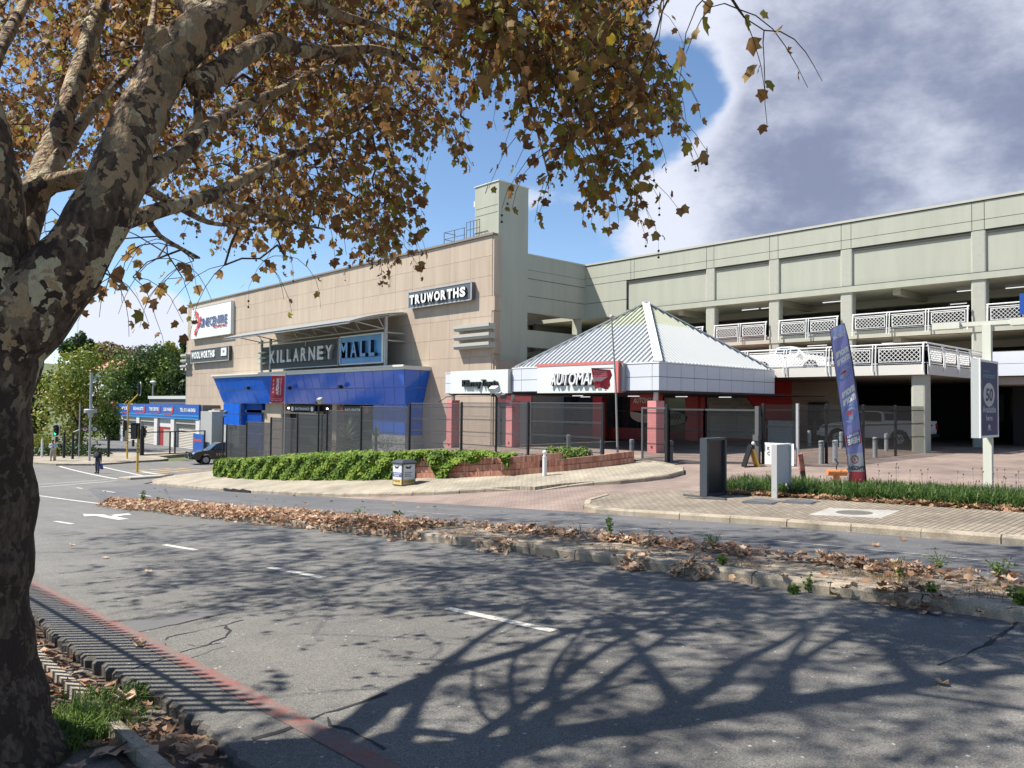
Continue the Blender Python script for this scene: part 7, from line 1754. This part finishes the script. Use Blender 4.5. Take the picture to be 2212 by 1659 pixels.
# drooping twigs with leaves and seed balls
LC = []; LX = []; LN = []; LS = []; balls = []
for i, s in tips:
    p = pos[i]; far = p.length
    for k in range(rnd.randint(4,6) if s > .95 else rnd.randint(6,8) if s > .8 else 2):
        a = rnd.uniform(0,6.283); out_ = Vector((math.cos(a), math.sin(a), rnd.uniform(-.1,.5))); L_ = rnd.uniform(.45,1.05); q = p.copy(); d = out_.normalized(); n = 5
        for j in range(n):
            d = (d+Vector((rnd.gauss(0,.12),rnd.gauss(0,.12),-.42))).normalized(); q2 = q+d*L_/n; seg(q, q2, .0048-.0005*j, .0043-.0005*j, 3)
            nl = rnd.choice((1,1,2,2)) if s > .8 else (1 if rnd.random() < .6 else 0)
            if j == 0 and rnd.random() < .5: nl = 0
            for _ in range(nl):
                st = Vector((rnd.gauss(0,1),rnd.gauss(0,1),rnd.gauss(-.3,.5))).normalized(); pet = rnd.uniform(.03,.08); c = q2+st*pet
                LC.append(tuple(c)); dn = (st+Vector((0,0,-.9-rnd.random()*.6))).normalized(); LX.append(tuple(dn)); LN.append((rnd.gauss(0,1),rnd.gauss(0,1),rnd.gauss(.2,.6))); LS.append(rnd.uniform(.034,.066))
            q = q2
        if rnd.random() < .22:
            e = q+Vector((0,0,-rnd.uniform(.05,.16))); seg(q, e, .0015, .0015, 3); balls.append(e)
            if rnd.random() < .4: e2 = e+Vector((0,0,-.07)); seg(e, e2, .0015, .0015, 3); balls.append(e2)
TV = np.array([tuple(v) for v in tv]); TFq = [f for f in tf if len(f) == 4]; TF = np.array(TFq)
o = link('twigs', np_mesh('twigs', TV-np.array(tree.location), TF, mat('twig_brown', (.060,.045,.035), .85)), tree); o['kind'] = 'stuff'
# leaves: five-lobed plane leaves
lobe = [(0,-.40),(.22,-.38),(.44,-.34),(.40,-.08),(.56,.18),(.30,.26),(0,.58),(-.28,.24),(-.56,.16),(-.38,-.08),(-.46,-.32),(-.20,-.36)]
lz_ = [0,.03,.14,.03,.16,.05,.12,.05,.16,.03,.14,.03]
def plane_leaves(C, D, N_, S):
    D = D/np.linalg.norm(D,axis=1,keepdims=True); X = np.cross(D, N_); X /= np.linalg.norm(X,axis=1,keepdims=True); Z = np.cross(X, D); S = S[:,None]*2; cup = nr.uniform(-1.2,2.4,(len(C),1)); X = X*nr.uniform(.6,1.05,(len(C),1)); tw = nr.normal(size=(len(C),1))*.25
    Ls = [C]; 
    for (a, b_), z in zip(lobe, lz_): Ls.append(C+S*(X*a+D*b_+Z*(z*cup+a*tw*.5+b_*b_*.25*cup)))
    V = np.stack(Ls,1).reshape(-1,3); o_ = np.arange(len(C))[:,None]*13; F = np.concatenate([o_+np.array([0,1+i,1+(i+1)%12]) for i in range(12)],0); return V, F, np.tile(np.arange(len(C)),12)
LC = np.array(LC); LX = np.array(LX); LN = np.array(LN); LS = np.array(LS)
M_leaf = attr_leaf('plane_leaf', [(0,(.13,.06,.03)),(.25,(.25,.125,.05)),(.45,(.36,.21,.085)),(.6,(.34,.23,.07)),(.72,(.21,.20,.045)),(.9,(.31,.29,.055)),(.965,(.42,.33,.04)),(1,(.55,.26,.03))], trans=.5, rough=.55)
# 300 nearest leaves are single objects
prj = (LC@np.array(vF)); uu = PCX+FPX*(LC@np.array(vR))/np.maximum(prj,.1); vv = PCY-FPX*(LC@np.array(vU))/np.maximum(prj,.1); vis = (prj > 1)&(uu > 80)&(uu < 2200)&(vv > 0)&(vv < 1600)
stray = (prj > 0)&(uu > 1730)&(uu < 2500)&(vv > -30)&(vv < 900)
LC, LX, LN, LS, prj, vis, uu, vv = [q[~stray] for q in (LC, LX, LN, LS, prj, vis, uu, vv)]
score = np.where(vis, LS/np.maximum(prj,.1), -1); big = np.argsort(-score)[:300]; msk = np.ones(len(LC), bool); msk[big] = False
# greener towards the hanging edge, browner inside
green = np.clip((uu-600)/900,0,1)*.22; tint = np.clip(nr.beta(1.6,2.2,len(LC))*.95+green*nr.rand(len(LC))*1.6,0,1)
V, F, idx = plane_leaves(LC[msk], LX[msk], LN[msk], LS[msk]); o = link('foliage', np_mesh('foliage', V-np.array(tree.location), F, M_leaf, tint[msk][idx]), tree); o['kind'] = 'stuff'
protos = []
for k in range(14):
    V, F, idx = plane_leaves(np.zeros((1,3)), np.array([[0,1.,0]]), np.array([[0,0,1.]]), np.array([.1])); protos.append(np_mesh('leaf', V, F, M_leaf, np.full(12, [.1,.2,.3,.4,.5,.55,.62,.68,.74,.8,.88,.93,.97,.3][k])))
for n_, i in enumerate(big):
    d = Vector(LX[i]).normalized(); x = d.cross(Vector(LN[i])).normalized(); z = x.cross(d); sc_ = LS[i]/.1; k = min(range(13), key=lambda q: abs([.1,.2,.3,.4,.5,.55,.62,.68,.74,.8,.88,.93,.97][q]-tint[i]))
    o = link('leaf', protos[k], tree); o.matrix_local = Matrix(((x.x*sc_, d.x*sc_, z.x*sc_, LC[i][0]-tree.location.x),(x.y*sc_, d.y*sc_, z.y*sc_, LC[i][1]-tree.location.y),(x.z*sc_, d.z*sc_, z.z*sc_, LC[i][2]-tree.location.z),(0,0,0,1)))
w = MB()
for b_ in balls: w.ball(tuple(b_), .014, 6, 4)
o = part('seed_balls', w, mat('seed_brown', (.05,.035,.025), .9), tree, kind='stuff')

# ================================================================ LEAF LITTER, WEEDS, GRASS
M_lit = attr_leaf('dead_leaf', [(0,(.15,.08,.045)),(.3,(.33,.19,.11)),(.65,(.46,.29,.18)),(.9,(.58,.41,.28)),(1,(.62,.50,.36))], trans=.15, rough=.7)
def litter(pts, size, m_=M_lit, seed=0):
    C = np.array(pts); n = len(C); a = nr.uniform(0,6.283,n); D = np.stack([np.cos(a),np.sin(a),nr.normal(size=n)*.28],1); N_ = np.stack([nr.normal(size=n)*.35,nr.normal(size=n)*.35,np.ones(n)],1); return plane_leaves(C, D, N_, size)
pts = []
def medx(y): return (float(np.interp(y,[p[1] for p in ME],[p[0] for p in ME])), float(np.interp(y,[p[1] for p in MF[::-1]],[p[0] for p in MF[::-1]])))
for _ in range(15500):
    y = rnd.uniform(1.0,30.5); a, b_ = medx(y); f = rnd.random()
    if y > 12.6:
        f = rnd.triangular(-.16,1.02,.12); x = a+(b_-a)*f
        dens_ = 1 if f < .75 else .5
        if y > 26: x += rnd.gauss(0,.2)
    else:
        if rnd.random() < .62:
            f = rnd.gauss(.86,.13); dens_ = .35+.65*(math.sin(y*1.9+.6)+math.sin(y*.83+2) > -.5)
        else:
            f = rnd.gauss(-.05,.09) if rnd.random() < .8 else rnd.random(); dens_ = .95 if math.sin(y*2.1+1.0)+.7*math.sin(y*4.7) > .55 else .06
        if rnd.random() < .52: continue
        x = a+(b_-a)*f
    if rnd.random() > dens_: continue
    on = a < x < b_; z = P(y)+(.135 if on else .0)+(max(0,(.12-abs(x-a+.04))) if not on else 0)+rnd.random()**2*.09+.02
    pts.append((x,y,z))
V, F, idx = litter(pts, nr.uniform(.032,.07,len(pts))); o = link('leaf_litter', np_mesh('leaf_litter', V, F, M_lit, nr.rand(len(pts))[idx])); props(o, 'thick drift of dry brown leaves along the median kerb', 'leaf litter', kind='stuff')
pts = []
for _ in range(1500): y = rnd.uniform(-6,11); x = 17.35+abs(rnd.gauss(0,.16)); pts.append((x,y,G(x,y)+.13+rnd.random()*.07))
for _ in range(120): y = rnd.uniform(8.8,10.6); x = rnd.uniform(17.3,18.4); pts.append((x,y,G(x,y)+.15))
for _ in range(130): x = rnd.uniform(8,14); y = rnd.uniform(3,40); pts.append((x,y,P(y)+.02)) if not medx(y)[0] < x < medx(y)[1] else None
V, F, idx = litter(pts, nr.uniform(.035,.075,len(pts))); o = link('fallen_leaves', np_mesh('fallen_leaves', V, F, M_lit, nr.rand(len(pts))[idx]*.5)); props(o, 'dark fallen leaves caught under the front edge of the grass bed', 'fallen leaves', kind='stuff')
pts = []
for _ in range(420):
    y = rnd.uniform(2.2,12); x = rnd.gauss(1.75,.22)
    if x > 2.05: continue
    pts.append((x,y,P(y)-.06+rnd.random()*.06))
for _ in range(120): y = rnd.uniform(2.5,10); x = rnd.uniform(-.2,1.6); pts.append((x,y,P(y)+.0+rnd.random()*.03))
V, F, idx = litter(pts, nr.uniform(.03,.07,len(pts))); o = link('gutter_leaves', np_mesh('gutter_leaves', V, F, M_lit, nr.rand(len(pts))[idx]*.8)); props(o, 'brown leaves lying in the broken gutter beside the trunk', 'fallen leaves', kind='stuff')
# single leaves one can point at
lgrp = 'single leaves lying on the near road and pavement'
for (c, q, s, tn, lab) in [(ZS,(1075,900),.11,.8,'dry leaf lying on the red line'),(ZS,(1190,95),.10,.95,'pale leaf in the long shadow on the road'),(Z3,(500,1055),.10,.9,'orange leaf on the sunny tar, left of the others'),(Z9,(572,528),.10,.9,'pale leaf on the near lane between two dashes'),
        (Z11,(60+1600,1110),.0,.0,''),(ZS,(540,1265),.14,.5,'brown leaf on the dark pavement right of the trunk'),(ZS,(930,1450),.15,.9,'tan leaf on the old pavement edging'),(ZS,(900,1610),.10,.5,'small brown leaf between the grass tuft and the edging'),
        (Z9,(660,1355),.10,.5,'brown leaf right of the grass tuft'),(Z9,(830,1470),.13,.7,'tan leaf near the bottom of the pavement, upper of two'),(Z9,(720,1448),.10,.45,'dark leaf near the bottom of the pavement'),(Z9,(780,1570),.15,.85,'large tan leaf at the bottom of the pavement'),
        (Z9,(600,1575),.17,.8,'large tan leaf beside a stick at the bottom'),(Z9,(200,1545),.17,.9,'large yellow-brown leaf on the moss by the trunk'),(Z9,(120,1610),.17,.7,'large brown leaf at the bottom left corner'),(Z9,(1090,1500),.10,.6,'leaf lying across the old edging'),
        (lambda x,y:(x,y),(2032,1480),.10,.9,'single dry leaf on the shaded tar at the right'),(lambda x,y:(x,y),(1205,1172),.12,1,'yellow crumpled leaf at the foot of the median kerb')]:
    if not s: continue
    p = gp(*c(*q)); s *= .72; V, F, idx = plane_leaves(np.zeros((1,3)), np.array([[math.cos(s*900),math.sin(s*900),.1]]), np.array([[.1,.1,1.]]), np.array([s])); V[:,2] -= V[:,2].min()
    o = link('fallen_leaf', np_mesh('fallen_leaf', V, F, M_lit, np.full(12, tn)), None, (p.x, p.y, (P(p.y)+.004 if p.x > 2.05 else P(p.y)-.015)+.004)); props(o, lab, 'fallen leaf', lgrp)

def blades(name, roots, hgt, wid, m_, lean=.35, parent=None):
    """grass: each blade two quads and a tip"""
    R0_ = np.array(roots); n = len(R0_); h = nr.uniform(.6,1.0,n)*hgt; a = nr.uniform(0,6.283,n); l = np.abs(nr.normal(size=n))*lean; D = np.stack([np.cos(a),np.sin(a),np.zeros(n)],1); S = np.stack([-np.sin(a),np.cos(a),np.zeros(n)],1)*wid*.5
    up = np.array([0,0,1.]); h = h[:,None]; l = l[:,None]; lv = [R0_-S, R0_+S]
    m1 = R0_+up*h*.55+D*l*h*.35; lv += [m1+S*.9, m1-S*.9]; m2 = R0_+up*h*(.9-.2*l)+D*l*h*1.0; lv += [m2+S*.5, m2-S*.5]; tp = R0_+up*h*(1.0-.5*l)+D*l*h*1.5; lv += [tp+S*.05, tp-S*.05]
    V = np.stack(lv,1).reshape(-1,3); o_ = np.arange(n)[:,None]*8; F = np.concatenate([o_+np.array(f) for f in ([0,1,2,3],[3,2,4,5],[5,4,6,7])],0); t_ = np.tile(nr.rand(n),3)
    return link(name, np_mesh(name, V, F, m_, t_), parent)
M_gr = attr_leaf('grass_blade', [(0,(.018,.05,.014)),(.5,(.05,.115,.022)),(.85,(.11,.18,.035)),(1,(.22,.26,.07))], trans=.3, rough=.45)
rt = []
for _ in range(30000):
    y = rnd.uniform(-6.5,11.1); x = rnd.uniform(17.62,19.6-.03*y); cl_ = math.sin(x*6+math.sin(y*2.2)*2)+math.sin(y*5.3); 
    if y > 10.0 and rnd.random() < .4: continue
    if 8.2 < y < 8.9 and rnd.random() < .65: continue
    if cl_ < -1.2 and rnd.random() < .6: continue
    if x < 17.85 and math.sin(y*3.7)+.3 < rnd.random()-.5: continue
    rt.append((x,y,G(x,y)+.08))
rt = np.array(rt); nb = len(rt); o = blades('ornamental_grass', rt, .44, .016, M_gr, .75); props(o, 'thick bed of dark green ornamental grass beside the right pavement', 'grass', kind='stuff')
w = MB()
for _ in range(90):
    y = rnd.uniform(-3,8.6); x = rnd.uniform(17.9,19.5); z = G(x,y)+.1; h = rnd.uniform(.42,.72); a = rnd.uniform(-.08,.08); w.tube([(x,y,z),(x+a,y+a,z+h)], [.003,.002], 3); w.ball((x+a,y+a,z+h), .016, 5, 4, 1.6)
props(solo('seed_heads', w, mat('seed_stalk', (.16,.12,.11), .8), 'thin dried flower stalks rising from the grass bed', 'seed heads', kind='stuff'))
# grass tuft and grass at the foot of the trunk
rt = []
b0 = gp(*Z9(430,1450)); b1 = gp(*Z9(300,1500)); b2 = gp(*Z9(60,1560))
for c, s, n in ((b0,.13,900),(b1,.12,420),(b2,.20,400),(gp(*Z9(30,1620)),.15,150),(gp(*Z9(480,1330)),.10,160)):
    for _ in range(n): x = c.x+rnd.gauss(0,s); y = c.y+rnd.gauss(0,s); rt.append((x,y,P(y)-.03))
M_gr2 = attr_leaf('verge_blade', [(0,(.03,.075,.012)),(.6,(.10,.19,.025)),(1,(.26,.33,.07))], trans=.35)
o = blades('grass_tuft', rt, .21, .008, M_gr2, .8); props(o, 'bright green grass tuft growing at the foot of the tree trunk', 'grass', kind='stuff')
rt = []
for c in (gp(*ZS(1090,1340)), gp(*ZS(960,1400))):
    for _ in range(90): x = c.x+rnd.gauss(0,.05); y = c.y+rnd.gauss(0,.07); rt.append((x,y,P(y)-.1))
o = blades('gutter_grass', rt, .17, .006, M_gr2, .7); props(o, 'small tuft of green grass in the gutter', 'grass', kind='stuff')
# moss patch
ms_ = sheet('moss', [(-.6,3.3),(.5,2.7),(1.3,2.9),(1.35,3.6),(.9,4.1),(.2,4.3),(-.5,4.5)], .004, mat('moss', (.085,.095,.03), .95, col2=(.16,.14,.05), vscale=9, bump=1, bscale=60))
w = MB(); a = gp(*Z9(590,1600)); b_ = gp(*Z9(790,1500)); w.tube([a+Vector((0,0,.03)), a.lerp(b_,.5)+Vector((.02,0,.05)), b_+Vector((0,0,.03))], [.009,.008,.004], 5); solo('stick', w, MT['twig_brown'], 'broken stick lying among the leaves on the near pavement', 'stick', tuple(a))
# weeds on the median
wg = 'weeds growing out of the median'
M_wd = attr_leaf('weed_leaf', [(0,(.06,.12,.025)),(.7,(.15,.26,.045)),(1,(.30,.38,.08))], trans=.3)
def weed(conv, q, h_px, n, label, spread=.5, leaf=.03, rows=3, stalkm=None):
    n = int(n*1.8)+1; h_px *= 1.15
    u, v = conv(*q); p = gp(u, v, .12); h = h_px*p.dot(vF)/FPX; z0 = G(p.x,p.y)+(.11 if medx(p.y)[0] < p.x < medx(p.y)[1] else 0); t = thing('weed', label, 'weed', (p.x,p.y,z0), wg); w = MB(); C = []; N2 = []
    for k in range(n):
        a = rnd.uniform(0,6.283); L_ = h*rnd.uniform(.6,1); ox = math.cos(a)*spread*h*rnd.uniform(.2,1); oy = math.sin(a)*spread*h*rnd.uniform(.2,1); P5 = [(ox*f*f, oy*f*f, L_*f) for f in (0,.35,.7,1)]; w.tube(P5, [.004,.003,.0025,.0015], 3)
        for j in range(rows*4):
            f = rnd.uniform(.2,1); C.append((ox*f*f+rnd.gauss(0,.025), oy*f*f+rnd.gauss(0,.025), L_*f)); N2.append((rnd.gauss(0,1),rnd.gauss(0,1),rnd.gauss(.5,.5)))
    lpart('stalks', w, mat('weed_stalk', (.10,.12,.05), .8), t)
    V, F, idx = leaf_cards(np.array(C), np.array(N2), nr.uniform(.5,1.2,len(C))*leaf*.8); link('leaves', np_mesh('leaves', V, F, M_wd, nr.rand(len(C))[idx]), t)
weed(Z3,(1268,600),26,5,'bright upright weed at the far left end of the median',.2,.07); weed(Z3,(1450,578),16,6,'low bushy weed beside the upright one at the far end of the median',.6,.08)
weed(Z10,(145,490),24,5,'dark straggly weed above the thick leaf drift',.5,.05); weed(Z10,(400,490),18,6,'light green weed among the leaves left of the bare kerb',.5,.06); weed(Z10,(985,560),16,3,'single green sprout right of the leafy stretch',.3,.06)
weed(Z10,(1710,600),42,3,'tall leafy green weed in the middle of the median',.25,.065); weed(Z10,(1530,580),26,2,'thin dry stalk left of the tall leafy weed',.2,.02); weed(Z10,(1950,640),34,7,'wispy dry grass weed right of the tall leafy one',.6,.012)
weed(Z11,(290,365),40,9,'feathery round weed opposite the display board',.45,.03,5); weed(Z11,(350,485),22,9,'small yellow-green bush on the paving bricks',.5,.035,4); weed(Z11,(880,590),36,4,'weed rising from the broken kerb stones',.35,.04); weed(Z11,(1000,420),40,2,'thin stalk on the far edge of the median',.15,.02)
weed(Z11,(1440,590),60,3,'tall thin dark stemmed weed near the right',.2,.025); weed(Z11,(1690,470),46,6,'dark twiggy weed leaning right over the road',.9,.03); weed(Z11,(2060,530),44,7,'bright green leafy weed at the far right of the median',.6,.05); weed(Z11,(1640,650),18,6,'low green weed in the kerb leaves at the right',.6,.05)
weed(Z11,(2190,740),40,12,'grassy weed clump cut by the right edge of the picture',.7,.05,4); weed(Z11,(790,600),18,5,'broad-leaved sprout beside the litter at the kerb',.4,.06)
# dry straw tufts in the kerb drifts
rt = []
for q in [(520,545),(1380,650),(1980,740),(1180,600),(1450,640),(2080,700),(1500,620)]:
    c = gp(*Z11(*q))
    for _ in range(130): rt.append((c.x+rnd.gauss(0,.1),c.y+rnd.gauss(0,.14),P(c.y)+.02))
for q in [(700,590),(760,640),(1020,690),(1420,690),(1740,760),(840,650)]:
    c = gp(*Z10(*q))
    for _ in range(110): rt.append((c.x+rnd.gauss(0,.1),c.y+rnd.gauss(0,.14),P(c.y)+.02))
M_str = attr_leaf('straw', [(0,(.16,.09,.05)),(.8,(.36,.24,.13)),(1,(.20,.22,.06))], trans=.2)
o = blades('dry_grass', rt, .22, .006, M_str, 1.0); props(o, 'dry straw tufts caught in the leaf drifts along the kerb', 'dry grass', kind='stuff')
# litter
w = MB(); p = gp(*Z11(1000,640)); w.obox(p+Vector((0,0,.03)), (.06,.05,0),(-.03,.03,.02),(0,0,.004)); solo('litter', w, M_white, 'crumpled white wrapper in the leaves at the kerb', 'litter', tuple(p))
w = MB(); p = gp(*Z11(875,622)); w.obox(p+Vector((0,0,.04)), (.07,.06,0),(-.03,.04,.02),(0,0,.004)); solo('litter', w, MT['print_pink'], 'red and white packet in the leaves at the kerb', 'litter', tuple(p))
w = MB(); w.ball((0,0,0), .035, 8, 5); p = gp(*Z11(960,655)); solo('litter', w, M_white, 'small white scrap at the foot of the kerb', 'litter').location = (p.x,p.y,P(p.y)+.03)
# palisade beside the trunk whose bars rule the shadow lines on the gutter
pf = thing('palisade_fence', 'steel palisade fence on the near pavement behind the trunk', 'fence', (1.1, 10, P(10)))
y = 6.8
while y < 15:
    w = MB(); z = P(y)-.05; w.box(1.18,1.21,y,y+.05,z,z+3.0); part('bar', w, M_steeld, pf); y += .15
w = MB()
for h in (.4,2.3): w.tube([(1.24,6.7,P(6.7)+h),(1.24,10,P(10)+h),(1.24,15,P(15)+h)], .03, 5)
part('rail', w, M_steeld, pf)
